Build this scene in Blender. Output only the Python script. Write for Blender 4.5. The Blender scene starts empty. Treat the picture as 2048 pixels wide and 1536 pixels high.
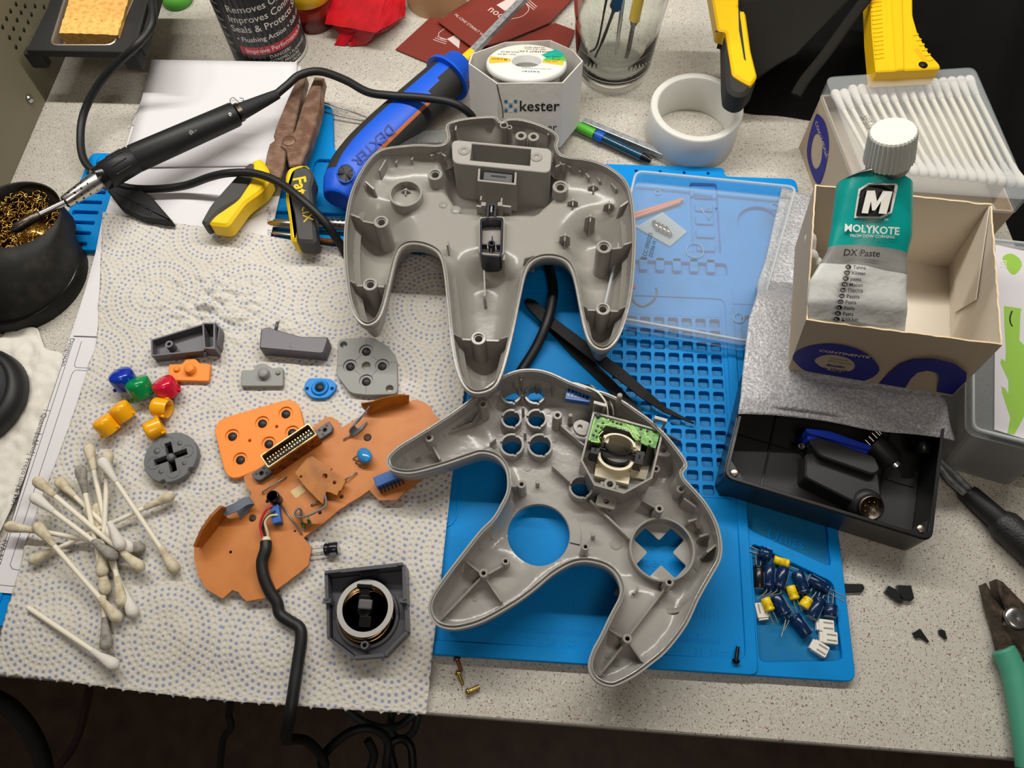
import bpy, math, random
import numpy as np
from mathutils import Vector, Matrix, geometry, noise

# ---------------------------------------------------------------- scene frame
MM = 0.001          # all shapes are written in millimetres
TH = 0.74           # height of the worktop surface above the floor, metres
F = 1550.0          # focal length in pixels of the 2048 px wide frame
RC = [[0.9976656, 0.0639176, -0.0240379], [0.0472936, -0.9006449, -0.4319746], [-0.0492604, 0.4298293, -0.9015654]]
CC = [301.2287, -40.3818, 393.5448]
sc = bpy.context.scene
COL = sc.collection

def m3(v): return Vector((v[0]*MM, v[1]*MM, v[2]*MM + TH))

cam_d = bpy.data.cameras.new('camera'); cam = bpy.data.objects.new('camera', cam_d); COL.objects.link(cam)
cam_d.sensor_width = 36.0; cam_d.lens = F/2048*36.0; cam_d.clip_start = 0.01; cam_d.clip_end = 20
mw = Matrix(((RC[0][0], -RC[1][0], -RC[2][0]), (RC[0][1], -RC[1][1], -RC[2][1]), (RC[0][2], -RC[1][2], -RC[2][2]))).to_4x4()
mw.translation = m3(CC); cam.matrix_world = mw
sc.camera = cam
cam_d.dof.use_dof = False

w = bpy.data.worlds.new('world'); sc.world = w; w.use_nodes = True
w.node_tree.nodes['Background'].inputs[0].default_value = (1.0, 0.93, 0.86, 1)
w.node_tree.nodes['Background'].inputs[1].default_value = 0.075

def area(name, loc, sx, sy, power, col, tgt=None):
    l = bpy.data.lights.new(name, 'AREA'); l.shape = 'RECTANGLE'; l.size = sx*MM; l.size_y = sy*MM
    l.energy = power; l.color = col
    o = bpy.data.objects.new(name, l); COL.objects.link(o); o.location = m3(loc)
    if tgt is not None:
        d = m3(tgt)-o.location; o.rotation_euler = d.to_track_quat('-Z', 'Y').to_euler()
    return o
area('under_cabinet_led_strip', (230, 385, 520), 900, 14, 5.1, (1.0, 0.955, 0.895), (230, 300, 0))
area('room_fill_light', (500, -700, 1500), 500, 500, 4.5, (1.0, 0.88, 0.76), (250, 100, 0))  # weak warm fill added to lift the shaded sides, stands for no visible lamp

sc.view_settings.view_transform = 'Standard'; sc.view_settings.look = 'None'
sc.view_settings.gamma = 1.0; sc.view_settings.use_curve_mapping = False
sc.view_settings.exposure = 0.0
sc.cycles.max_bounces = 10; sc.cycles.transparent_max_bounces = 12; sc.cycles.caustics_refractive = True; sc.cycles.sample_clamp_indirect = 4.0; sc.cycles.transmission_bounces = 10; sc.cycles.blur_glossy = 1.0; sc.cycles.caustics_reflective = False

# ---------------------------------------------------------------- helpers
def at(px, py, z=0.0):
    """pixel of the photograph -> point of the plane z (mm above the worktop)"""
    a = (px-1024)/F; b = (py-768)/F
    d = [RC[0][i]*a + RC[1][i]*b + RC[2][i] for i in range(3)]
    t = (z-CC[2])/d[2]
    return Vector((CC[0]+d[0]*t, CC[1]+d[1]*t, z))
def atl(pts, z=0.0): return [at(p[0], p[1], p[2] if len(p) > 2 else z) for p in pts]
def at_plane(px, py, p0, nrm):
    a = at(px, py, 0); c = Vector(CC); d = a-c; t = (Vector(p0)-c).dot(nrm)/d.dot(nrm); return c+d*t
def lin(c): return tuple(((x/255)/12.92 if x/255 <= .04045 else ((x/255+.055)/1.055)**2.4) for x in c)
MATS = {}
def mat(name, rgb, rough=.5, metal=0., spec=.5, bump=None, var=None, alpha=1., trans=0., ior=1.45, sss=0., coat=0., emit=None, speck=None, aniso=0):
    """procedural principled material; bump=(scale mm, strength); var=(scale mm, rgb2, lo, hi); speck=(scale mm, rgb, threshold)"""
    m = bpy.data.materials.new(name); m.use_nodes = True; nt = m.node_tree; b = nt.nodes['Principled BSDF']
    I = b.inputs
    I['Base Color'].default_value = (*lin(rgb), 1); I['Roughness'].default_value = rough; I['Metallic'].default_value = metal
    I['Specular IOR Level'].default_value = spec; I['Alpha'].default_value = alpha; I['Transmission Weight'].default_value = trans
    I['IOR'].default_value = ior; I['Coat Weight'].default_value = coat
    if sss: I['Subsurface Weight'].default_value = sss; I['Subsurface Scale'].default_value = .002; I['Subsurface Radius'].default_value = (1, .9, .8)
    if emit: I['Emission Color'].default_value = (*lin(emit[0]), 1); I['Emission Strength'].default_value = emit[1]
    N = nt.nodes; L = nt.links
    tc = None
    def coord():
        nonlocal tc
        if tc is None: tc = N.new('ShaderNodeTexCoord')
        return tc.outputs['Object']
    def nz(scale_mm, detail=3):
        t = N.new('ShaderNodeTexNoise'); t.inputs['Scale'].default_value = 1000.0/scale_mm; t.inputs['Detail'].default_value = detail
        L.new(coord(), t.inputs['Vector']); return t
    src = None
    if var:
        t = nz(var[0], 4); r = N.new('ShaderNodeMapRange'); r.inputs[1].default_value = var[2]; r.inputs[2].default_value = var[3]
        L.new(t.outputs['Fac'], r.inputs[0]); mx = N.new('ShaderNodeMix'); mx.data_type = 'RGBA'
        L.new(r.outputs[0], mx.inputs[0]); mx.inputs[6].default_value = (*lin(rgb), 1); mx.inputs[7].default_value = (*lin(var[1]), 1)
        src = mx.outputs[2]; L.new(src, I['Base Color'])
    if speck:
        for (s, c, th) in speck:
            t = nz(s, 1); r = N.new('ShaderNodeMapRange'); r.inputs[1].default_value = th; r.inputs[2].default_value = th+.025
            L.new(t.outputs['Fac'], r.inputs[0]); mx = N.new('ShaderNodeMix'); mx.data_type = 'RGBA'
            L.new(r.outputs[0], mx.inputs[0]); mx.inputs[7].default_value = (*lin(c), 1)
            if src is None: mx.inputs[6].default_value = (*lin(rgb), 1)
            else: L.new(src, mx.inputs[6])
            src = mx.outputs[2]; L.new(src, I['Base Color'])
    if bump:
        t = nz(bump[0], 3); bp = N.new('ShaderNodeBump'); bp.inputs['Strength'].default_value = bump[1]; bp.inputs['Distance'].default_value = bump[0]*MM*.3
        L.new(t.outputs['Fac'], bp.inputs['Height']); L.new(bp.outputs[0], I['Normal'])
    MATS[name] = m
    return m

def sm(pts, closed=True, n=6):
    """Catmull-Rom through the points"""
    P = [Vector(p) for p in pts]; out = []; k = len(P)
    rng = range(k) if closed else range(k-1)
    for i in rng:
        if closed: a, b, c, d = P[(i-1) % k], P[i], P[(i+1) % k], P[(i+2) % k]
        else: a, b, c, d = P[max(i-1, 0)], P[i], P[i+1], P[min(i+2, k-1)]
        for j in range(n):
            t = j/n; out.append(.5*((2*b)+(c-a)*t+(2*a-5*b+4*c-d)*t*t+(3*b-a-3*c+d)*t**3))
    if not closed: out.append(P[-1])
    return out
def v3(p, z=0.): return Vector((p[0], p[1], p[2] if len(p) > 2 else z))
def area2(o): return .5*sum(o[i][0]*o[(i+1) % len(o)][1]-o[(i+1) % len(o)][0]*o[i][1] for i in range(len(o)))
def ccw(o): o = [Vector((p[0], p[1])) for p in o]; return o if area2(o) > 0 else o[::-1]
def inset(o, d):
    """offset a ccw outline inwards by d"""
    n = len(o); r = []
    for i in range(n):
        a, b, c = o[i-1], o[i], o[(i+1) % n]
        e1 = (b-a); e2 = (c-b)
        if e1.length < 1e-6 or e2.length < 1e-6: r.append(b.copy()); continue
        e1 = e1.normalized(); e2 = e2.normalized()
        n1 = Vector((-e1.y, e1.x)); n2 = Vector((-e2.y, e2.x)); m = n1+n2
        if m.length < 1e-3: r.append(b+n1*d); continue
        m = m.normalized(); k = max(m.dot(n1), .4); r.append(b+m*(d/k))
    return r
def rrect(x0, y0, x1, y1, r, n=4):
    o = []
    for cx, cy, a in ((x1-r, y1-r, 0), (x0+r, y1-r, 90), (x0+r, y0+r, 180), (x1-r, y0+r, 270)):
        for i in range(n+1):
            t = math.radians(a+90*i/n); o.append(Vector((cx+r*math.cos(t), cy+r*math.sin(t))))
    return o
def circ(cx, cy, r, n=24, ry=None, a0=0):
    return [Vector((cx+r*math.cos(a0+2*math.pi*i/n), cy+(ry or r)*math.sin(a0+2*math.pi*i/n))) for i in range(n)]
def roundpoly(o, r, n=3):
    o = ccw(o); k = len(o); out = []
    for i in range(k):
        a, b, c = o[i-1], o[i], o[(i+1) % k]; u = (a-b); v = (c-b)
        d = min(r, u.length*.45, v.length*.45); p = b+u.normalized()*d; q = b+v.normalized()*d
        for j in range(n+1):
            t = j/n; out.append(p*(1-t)**2+b*2*t*(1-t)+q*t*t)
    return out

class G:
    """collects faces of one mesh, in millimetres"""
    def __init__(s): s.V = []; s.F = []; s.M = []; s.S = []
    def add(s, vs, fs, smooth=False, m=0):
        b = len(s.V); s.V += [Vector(v) for v in vs]
        for f in fs: s.F.append([b+i for i in f]); s.M.append(m); s.S.append(smooth)
        return s
    def box(s, c, d, rz=0, m=0, R=None):
        x, y, z = d[0]/2, d[1]/2, d[2]/2
        R = R or Matrix.Rotation(math.radians(rz), 3, 'Z'); c = Vector(c)
        vs = [c+R@Vector((i*x, j*y, k*z)) for k in (-1, 1) for j in (-1, 1) for i in (-1, 1)]
        return s.add(vs, [(0, 2, 3, 1), (4, 5, 7, 6), (0, 1, 5, 4), (2, 6, 7, 3), (0, 4, 6, 2), (1, 3, 7, 5)], m=m)
    def bar(s, a, b, wd, z0, z1, m=0):
        a = v3(a); b = v3(b); d = b-a
        return s.box(((a.x+b.x)/2, (a.y+b.y)/2, (z0+z1)/2), (math.hypot(d.x, d.y), wd, z1-z0), math.degrees(math.atan2(d.y, d.x)), m)
    def lathe(s, prof, c=(0, 0, 0), R=None, n=24, m=0, smooth=True, ang=2*math.pi, a0=0):
        c = Vector(c); R = R or Matrix.Identity(3); k = len(prof); full = ang > 6.28; nn = n if full else n+1
        vs = [c+R@Vector((r*math.cos(a0+ang*i/n), r*math.sin(a0+ang*i/n), z)) for i in range(nn) for r, z in prof]
        fs = []
        for i in range(n):
            j = (i+1) % nn
            for q in range(k-1): fs.append((i*k+q, j*k+q, j*k+q+1, i*k+q+1))
        if full and prof[0][0] > 1e-6 and prof[0] != prof[-1]: fs.append([i*k for i in range(nn)][::-1])
        if full and prof[-1][0] > 1e-6 and prof[0] != prof[-1]: fs.append([i*k+k-1 for i in range(nn)])
        return s.add(vs, fs, smooth, m)
    def cyl(s, a, b, r0, r1=None, n=16, m=0, smooth=True, bev=0):
        a = v3(a); b = v3(b); d = b-a; h = d.length; R = d.to_track_quat('Z', 'Y').to_matrix(); r1 = r0 if r1 is None else r1
        pr = [(r0, 0), (r1, h)] if not bev else [(r0-bev, 0), (r0, bev), (r1, h-bev), (r1-bev, h)]
        return s.lathe(pr, a, R, n, m, smooth)
    def ring(s, cx, cy, ro, ri, z0, z1, n=24, m=0):
        return s.lathe([(ri, z0), (ro, z0), (ro, z1-.25), (ro-.25, z1), (ri+.25, z1), (ri, z1-.25), (ri, z0)], (cx, cy, 0), n=n, m=m, smooth=False)
    def tube(s, path, r, n=10, m=0, caps=True, flat=None, closed=False):
        P = [Vector(p) for p in path]; k = len(P); vs = []; fs = []; up = Vector((0, 0, 1)); prev = None
        for i in range(k):
            if closed: t = P[(i+1) % k]-P[i-1]
            else: t = P[min(i+1, k-1)]-P[max(i-1, 0)]
            if t.length < 1e-9: t = Vector((1, 0, 0))
            t.normalize()
            if prev is None:
                x = t.cross(up)
                if x.length < .1: x = t.cross(Vector((0, 1, 0)))
            else: x = prev-t*prev.dot(t)
            x.normalize(); prev = x; y = t.cross(x)
            rr = r[i] if isinstance(r, (list, tuple)) else r
            for j in range(n):
                a = 2*math.pi*j/n; vs.append(P[i]+x*(rr*math.cos(a))+y*(rr*(flat or 1)*math.sin(a)))
        for i in range(k if closed else k-1):
            i2 = (i+1) % k
            for j in range(n): fs.append((i*n+j, i*n+(j+1) % n, i2*n+(j+1) % n, i2*n+j))
        s.add(vs, fs, True, m)
        if caps and not closed: s.add(vs[:n], [list(range(n))[::-1]], False, m); s.add(vs[-n:], [list(range(n))], False, m)
        return s
    def loft(s, secs, smooth=True, m=0, caps=True, closed=True):
        k = len(secs[0]); vs = [p for q in secs for p in q]; fs = []
        for i in range(len(secs)-1):
            for j in range(k if closed else k-1): fs.append((i*k+j, i*k+(j+1) % k, (i+1)*k+(j+1) % k, (i+1)*k+j))
        s.add(vs, fs, smooth, m)
        if caps: s.add(secs[0], [list(range(k))[::-1]], False, m); s.add(secs[-1], [list(range(k))], False, m)
        return s
    def prism(s, o, z0, z1, holes=(), ch=0., m=0, T=None, smooth=False):
        """extruded outline with holes; ch = chamfer on the top edge; T maps (x,y,z) to the place"""
        o = ccw(o); T = T or (lambda v: v); H = [ccw(h)[::-1] for h in holes]; b = [(o, ch)]+[(h, ch) for h in H]
        def side(q, lo, hi, q2=None):
            q2 = q2 or q; k = len(q)
            vs = [T(Vector((p.x, p.y, lo))) for p in q]+[T(Vector((p.x, p.y, hi))) for p in q2]
            s.add(vs, [(i, (i+1) % k, k+(i+1) % k, k+i) for i in range(k)], smooth, m)
        tops = []
        for q, c in b:
            if c: qi = inset(q, c); side(q, z0, z1-c); side(q, z1-c, z1, qi); tops.append(qi)
            else: side(q, z0, z1); tops.append(q)
        for polys, z, fl in ((tops, z1, False), ([o]+H, z0, True)):
            flat = [p for q in polys for p in q]
            if len(polys) == 1: tr = [list(range(len(flat)))]
            else:
                tr = [list(t) for t in geometry.tessellate_polygon([[Vector((p.x, p.y, 0)) for p in q] for q in polys])]
                tr = [t if area2([flat[i] for i in t]) > 0 else t[::-1] for t in tr]
            if fl: tr = [t[::-1] for t in tr]
            s.add([T(Vector((p.x, p.y, z))) for p in flat], tr, False, m)
        return s
    def xf(s, M):
        s.V = [M@v for v in s.V]; return s
    def grid(s, f, nu, nv, smooth=True, m=0, keep=None):
        vs = [f(i/nu, j/nv) for j in range(nv+1) for i in range(nu+1)]
        fs = [(j*(nu+1)+i, j*(nu+1)+i+1, (j+1)*(nu+1)+i+1, (j+1)*(nu+1)+i) for j in range(nv) for i in range(nu) if keep is None or keep((i+.5)/nu, (j+.5)/nv)]
        return s.add(vs, fs, smooth, m)
    def text(s, body, size, T, m=0, ext=0., align='LEFT', shear=0, bold=0., sx=1.):
        """flat letters (size = letter height scale, mm) mapped by T(x, y)"""
        c = bpy.data.curves.new('t', 'FONT'); c.body = body; c.size = size; c.align_x = align; c.shear = shear; c.offset = bold; c.resolution_u = 2
        c.extrude = 0; o = bpy.data.objects.new('t', c); COL.objects.link(o)
        dg = bpy.context.evaluated_depsgraph_get(); dg.update(); me = o.evaluated_get(dg).to_mesh()
        vs = [T(v.co.x*sx, v.co.y) for v in me.vertices]; fs = [tuple(p.vertices) for p in me.polygons]
        s.add(vs, fs, False, m)
        bpy.data.objects.remove(o); bpy.data.curves.remove(c); return s

def bez(a, b, n): return [a+(b-a)*(i/n) for i in range(n+1)]
def tag(o, label=None, cat=None, group=None, kind=None):
    if label: o['label'] = label
    if cat: o['category'] = cat
    if group: o['group'] = group
    if kind: o['kind'] = kind
    return o
ROOT = {}
def T_(name, label, cat, loc=(0, 0, 0), rz=0., group=None, kind=None):
    o = bpy.data.objects.new(name, None); COL.objects.link(o); o.location = m3(loc); o.rotation_euler = (0, 0, math.radians(rz)); o.empty_display_size = .01
    ROOT[o.name] = Matrix.Translation(Vector(loc)) @ Matrix.Rotation(math.radians(rz), 4, 'Z')
    return tag(o, label, cat, group, kind)
def build(name, g, mats, parent=None, loc=None, label=None, cat=None, group=None, kind=None, bevel=0., solid=0., subd=0, auto=None, local=False):
    """links the mesh; g is in world millimetres unless local"""
    if parent is not None: base = ROOT.get(parent.name, Matrix.Identity(4))
    else: base = Matrix.Translation(Vector(loc or (0, 0, 0)))
    inv = base.inverted() if not local else Matrix.Identity(4)
    me = bpy.data.meshes.new(name)
    vs = [(inv@v)*MM for v in g.V]
    me.from_pydata([tuple(v) for v in vs], [], g.F)
    if not isinstance(mats, (list, tuple)): mats = [mats]
    for m in mats: me.materials.append(MATS[m] if isinstance(m, str) else m)
    me.polygons.foreach_set('material_index', g.M); me.polygons.foreach_set('use_smooth', g.S)
    me.update()
    o = bpy.data.objects.new(name, me); COL.objects.link(o)
    if parent is not None:
        o.parent = parent; ROOT[o.name] = base
    else: o.location = m3(loc or (0, 0, 0)); ROOT[o.name] = base
    if solid: md = o.modifiers.new('thick', 'SOLIDIFY'); md.thickness = solid*MM; md.offset = 0 if kind == 'mid' else -1
    if bevel: md = o.modifiers.new('edge', 'BEVEL'); md.width = bevel*MM; md.segments = 2; md.limit_method = 'ANGLE'; md.angle_limit = .7
    if subd: md = o.modifiers.new('soft', 'SUBSURF'); md.levels = subd; md.render_levels = subd
    return tag(o, label, cat, group, kind if kind != 'mid' else None)
def part(name, parent, g, mats, **k): return build(name, g, mats, parent, **k)
def copy_tree(o, parent=None):
    c = o.copy(); COL.objects.link(c); c.parent = parent
    for ch in list(o.children): copy_tree(ch, c)
    return c
def place(o, loc, R=None, label=None):
    """puts a copied thing at loc (mm) with rotation matrix R"""
    o.location = m3(loc)
    if R is not None: o.rotation_euler = R.to_euler()
    if label: o['label'] = label
    return o
def inside(pts, o):
    x = pts[:, 0]; y = pts[:, 1]; r = np.zeros(len(pts), bool); n = len(o)
    for i in range(n):
        x0, y0 = o[i-1][0], o[i-1][1]; x1, y1 = o[i][0], o[i][1]
        if y0 == y1: continue
        c = ((y0 > y) != (y1 > y)) & (x < (x1-x0)*(y-y0)/(y1-y0)+x0); r ^= c
    return r
def dist_poly(pts, o, closed=True):
    d = np.full(len(pts), 1e9); n = len(o)
    for i in range(0 if closed else 1, n):
        a = np.array([o[i-1][0], o[i-1][1]]); b = np.array([o[i][0], o[i][1]]); ab = b-a; L = ab@ab
        if L < 1e-12: continue
        t = np.clip(((pts-a)@ab)/L, 0, 1); q = a+t[:, None]*ab; d = np.minimum(d, np.hypot(*(pts-q).T))
    return d
def cdt(outline, holes, step):
    """triangulated plate: outline, holes and an interior grid"""
    V = []; E = []
    for o in [outline]+list(holes):
        b = len(V); V += [Vector((p[0], p[1])) for p in o]; E += [(b+i, b+(i+1) % len(o)) for i in range(len(o))]
    A = np.array([[p[0], p[1]] for p in outline]); lo = A.min(0); hi = A.max(0)
    gx, gy = np.meshgrid(np.arange(lo[0], hi[0], step), np.arange(lo[1], hi[1], step)); gx = gx+(np.arange(gx.shape[0]) % 2)[:, None]*step/2
    P = np.stack([gx.ravel(), gy.ravel()], 1); k = inside(P, outline) & (dist_poly(P, outline) > step*.45)
    for h in holes: k &= ~inside(P, h) & (dist_poly(P, h) > step*.45)
    V += [Vector(p) for p in P[k]]
    v, e, f, *_ = geometry.delaunay_2d_cdt(V, E, [], 0, 1e-5)
    v = np.array([[p[0], p[1]] for p in v]); f = np.array([list(t) for t in f if len(t) == 3])
    c = v[f].mean(1); k = inside(c, outline)
    for h in holes: k &= ~inside(c, h)
    f = f[k]
    a = v[f]; s = (a[:, 1, 0]-a[:, 0, 0])*(a[:, 2, 1]-a[:, 0, 1])-(a[:, 1, 1]-a[:, 0, 1])*(a[:, 2, 0]-a[:, 0, 0])
    f[s < 0] = f[s < 0][:, ::-1]
    return v, f
def basis(origin, xdir, ydir):
    o = Vector(origin); x = Vector(xdir).normalized(); y = Vector(ydir); y = (y-x*y.dot(x)).normalized(); z = x.cross(y)
    M = Matrix.Identity(4)
    for i in range(3): M[i][0] = x[i]; M[i][1] = y[i]; M[i][2] = z[i]; M[i][3] = o[i]
    return M
def onto(M, z=0.): return lambda x, y: M@Vector((x, y, z))
rnd = random.Random(7)
def sstep(x): x = np.clip(x, 0, 1); return x*x*(3-2*x)
# ---------------------------------------------------------------- materials
mat('worktop', (192, 188, 178), .32, speck=[(1.05, (100, 92, 82), .66), (.7, (120, 110, 98), .66), (1.9, (205, 200, 190), .67), (1.6, (140, 100, 84), .72)], var=(60, (185, 180, 169), .4, .7))
mat('floor', (84, 62, 44), .45, var=(30, (62, 44, 30), .35, .7))
mat('silicone', (0, 132, 206), .5, spec=.18, var=(18, (2, 122, 186), .5, .8), bump=(1.2, .12))
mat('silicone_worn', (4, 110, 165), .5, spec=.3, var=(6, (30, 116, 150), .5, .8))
mat('paper', (214, 212, 214), .75)
mat('ink', (60, 60, 66), .7)
mat('tissue', (218, 214, 204), .9, bump=(1.6, .5), var=(20, (206, 200, 186), .5, .75))
mat('shell', (146, 143, 136), .24, bump=(14, .08))
mat('shell_gloss', (158, 156, 150), .22, bump=(5, .14))
mat('shell_dark', (86, 86, 88), .42)
mat('black_rubber', (22, 23, 24), .5)
mat('black_gloss', (14, 14, 15), .22)
mat('black_soft', (30, 30, 31), .7, bump=(1, .2))
mat('steel', (190, 188, 184), .25, 1.)
mat('steel_dark', (96, 90, 84), .38, 1., var=(3, (60, 50, 42), .45, .7))
mat('brass', (205, 160, 80), .25, 1.)
mat('white_plastic', (225, 222, 212), .4)

# paper towel: rings of printed and pressed dots
def towel_mat(name, blue, base=(207, 205, 199)):
    m = bpy.data.materials.new(name); m.use_nodes = True; nt = m.node_tree; N = nt.nodes; L = nt.links; b = N['Principled BSDF']
    b.inputs['Roughness'].default_value = .9; b.inputs['Specular IOR Level'].default_value = .2
    tc = N.new('ShaderNodeTexCoord'); sp = N.new('ShaderNodeSeparateXYZ'); L.new(tc.outputs['Object'], sp.inputs[0])
    def M(op, a, b_=None, c=None):
        n = N.new('ShaderNodeMath'); n.operation = op
        for i, v in enumerate((a, b_, c)):
            if v is None: continue
            if isinstance(v, (int, float)): n.inputs[i].default_value = v
            else: L.new(v, n.inputs[i])
        return n.outputs[0]
    TX, TY, D = .056, .048, .0028
    x, y = sp.outputs[0], sp.outputs[1]
    row = M('FLOOR', M('DIVIDE', y, TY)); sh = M('MULTIPLY', M('FLOORED_MODULO', row, 2), TX/2)
    xx = M('SUBTRACT', M('FLOORED_MODULO', M('ADD', x, sh), TX), TX/2); yy = M('SUBTRACT', M('FLOORED_MODULO', y, TY), TY/2)
    r = M('SQRT', M('ADD', M('MULTIPLY', xx, xx), M('MULTIPLY', yy, yy))); th = M('ARCTAN2', yy, xx)
    ring = M('ROUND', M('DIVIDE', r, D)); rr = M('SUBTRACT', r, M('MULTIPLY', ring, D))
    n = M('MAXIMUM', M('ROUND', M('MULTIPLY', ring, 2*math.pi*D/.0033)), 1)
    a = M('FRACT', M('ADD', M('MULTIPLY', M('DIVIDE', th, 2*math.pi), n), M('MULTIPLY', ring, .37)))
    aa = M('MULTIPLY', M('DIVIDE', M('SUBTRACT', a, .5), n), M('MULTIPLY', r, 2*math.pi))
    d = M('SQRT', M('ADD', M('MULTIPLY', rr, rr), M('MULTIPLY', aa, aa)))
    def mr(v, a0, a1):
        q = N.new('ShaderNodeMapRange'); q.inputs[1].default_value = a0; q.inputs[2].default_value = a1; q.inputs[3].default_value = 1; q.inputs[4].default_value = 0
        L.new(v, q.inputs[0]); return q.outputs[0]
    dot = mr(d, .00052, .00085); dent = mr(d, .0004, .0012)
    bl = M('LESS_THAN', M('FLOORED_MODULO', M('ADD', ring, M('MULTIPLY', M('FLOOR', M('DIVIDE', ring, 4)), 1)), 2), .5)
    fac = M('MULTIPLY', M('MULTIPLY', dot, bl), .85)
    t = N.new('ShaderNodeTexNoise'); t.inputs['Scale'].default_value = 30; L.new(tc.outputs['Object'], t.inputs[0])
    mx0 = N.new('ShaderNodeMix'); mx0.data_type = 'RGBA'; L.new(t.outputs['Fac'], mx0.inputs[0]); mx0.inputs[6].default_value = (*lin(base), 1); mx0.inputs[7].default_value = (*lin((base[0]-8, base[1]-12, base[2]-20)), 1)
    mx = N.new('ShaderNodeMix'); mx.data_type = 'RGBA'; L.new(fac, mx.inputs[0]); L.new(mx0.outputs[2], mx.inputs[6]); mx.inputs[7].default_value = (*lin(blue), 1)
    L.new(mx.outputs[2], b.inputs['Base Color'])
    t2 = N.new('ShaderNodeTexNoise'); t2.inputs['Scale'].default_value = 350; L.new(tc.outputs['Object'], t2.inputs[0])
    h = M('ADD', M('MULTIPLY', dent, -1.0), M('MULTIPLY', t2.outputs['Fac'], .5))
    bp = N.new('ShaderNodeBump'); bp.inputs['Strength'].default_value = .7; bp.inputs['Distance'].default_value = .0006; L.new(h, bp.inputs['Height']); L.new(bp.outputs[0], b.inputs['Normal'])
    MATS[name] = m
towel_mat('towel', (128, 142, 190))

# ---------------------------------------------------------------- the room: floor and worktop
g = G()
for i in range(9):
    y0 = -900+i*190.; g.box((300, y0+94, -740-6), (3200, 188, 12))
build('floor', g, 'floor', kind='structure', loc=(0, 0, -740), bevel=1)
mat('wall_paint', (150, 144, 134), .8, bump=(3, .1))
build('wall_back', G().box((200, 632, 300), (3200, 20, 2080)), 'wall_paint', kind='structure', loc=(200, 632, -740))
# worktop slab with its front edge
o = [(-700, -13), (-700, 620), (1100, 620), (1100, -29.5), (522, -28.2), (252, -26), (42, -21.8)]
g = G().prism([Vector(p) for p in o], -20, 0, ch=.8)
build('worktop', g, 'worktop', loc=(200, 300, -20), label='light grey speckled stone worktop that carries the whole clutter', cat='worktop')
# base cabinet behind, in the dark
g = G(); g.box((200, 320, -20-30), (1700, 560, 60))
g.box((-620, 320, -380), (20, 560, 720)); g.box((1020, 320, -380), (20, 560, 720))
build('desk_frame', g, MATS['floor'], loc=(200, 320, -740), label='dark wooden frame carrying the speckled worktop, in shadow below its edge', cat='desk frame')

# ---------------------------------------------------------------- blue silicone work mat
mt = T_('work_mat', 'blue silicone repair mat with numbered cells, ruler and trays, under the controller halves', 'work mat', (220, 150, 0))
ol = roundpoly([(27, 0), (450, 0), (450, 298), (405.3, 298), (405.3, 305), (165, 305), (160, 308), (152, 309), (145, 347), (135, 350), (126, 346), (132, 309), (110, 300), (44, 300), (38, 322), (30, 322), (26, 300), (-9, 300), (-9, 223), (27, 223)], 5, 4)
cells = (334.4, 85.6, 397.7, 193.5)
upper = roundpoly([(405, 70), (444.5, 53), (445, 120), (405, 120)], 3)
lower = roundpoly([(406, 63), (444.7, 45.5), (445, 9), (406, 6)], 3)
trays = [rrect(141, 263, 326, 301, 4), rrect(121.8, 210, 262, 258, 3), rrect(268, 222, 326, 256, 3), rrect(338, 222.5, 403, 231.5, 2),
         rrect(383, 238, 400, 292, 2), circ(424, 262, 13, 24), rrect(409, 130, 444, 196, 4)]
slots = [rrect(-6.5, y, 10.5, y+3.2, 1.2, 3) for y in (225.5, 233.5, 241.5, 249.5, 257.5, 265.5, 273.5, 281.5)]
pins = [circ(x, 300, 1.0, 10) for x in (349.6, 364.8, 380, 395.1)]
def quad_(x0, y0, x1, y1): return [Vector((x0, y0)), Vector((x1, y0)), Vector((x1, y1)), Vector((x0, y1))]
g = G(); g.prism(ol, 0, 1.6)
g.prism(ol, 1.6, 4.4, holes=[quad_(*cells), upper, lower]+trays+slots+pins, ch=.35)
field = roundpoly([(33, 6.6), (399.4, 6.6), (400, 196), (400, 206), (33, 206)], 4)
g.prism(roundpoly([(27, 0), (404.8, 0), (404.8, 215), (27, 215)], 4), 4.4, 5.4, holes=[field], ch=.35)
cw = (cells[2]-cells[0])/8; chh = (cells[3]-cells[1])/14
for i in range(8):
    for j in range(14):
        x = cells[0]+cw*i; y = cells[1]+chh*j
        g.prism(quad_(x, y, x+cw, y+chh), 1.6, 4.4, holes=[rrect(x+.95, y+.95, x+cw-.95, y+chh-.95, 1.2, 3)], ch=0)
g.prism(rrect(402.5, 203, 449, 207, 1.5), 4.4, 5.0, ch=.3); g.prism(rrect(328, 208, 402, 212, 1.5), 4.4, 5.2, ch=.3)
for k in range(6): g.prism(rrect(341+10*k, 225, 346+10*k, 234, 1), 1.6, 4.4, ch=.3)
for k in range(5): g.prism(rrect(386, 241+10*k, 397, 247+10*k, 1), 1.6, 3.2, ch=.3)
# pressed frame lines in the field and a button bump at the corner
g.prism(roundpoly([(200, 62), (253.5, 62), (257, 68), (257, 185), (200, 185)], 3), 4.4, 4.9, holes=[roundpoly([(201, 63), (252.5, 63), (256, 68.5), (256, 184), (201, 184)], 3)], ch=.1)
g.lathe([(4, 4.4), (3.6, 5.4), (2.2, 6.4), (0, 6.8)], (1, 292.5, 0), n=20)
part('mat_body', mt, g, 'silicone')
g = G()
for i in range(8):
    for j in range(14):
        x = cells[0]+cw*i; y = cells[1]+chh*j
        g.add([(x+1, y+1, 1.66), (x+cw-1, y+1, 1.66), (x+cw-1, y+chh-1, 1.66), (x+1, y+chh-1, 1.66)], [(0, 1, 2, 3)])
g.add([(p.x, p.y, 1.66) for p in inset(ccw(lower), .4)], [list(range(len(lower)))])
g.add([(p.x, p.y, 1.66) for p in inset(ccw(upper), .4)], [list(range(len(upper)))])
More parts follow.
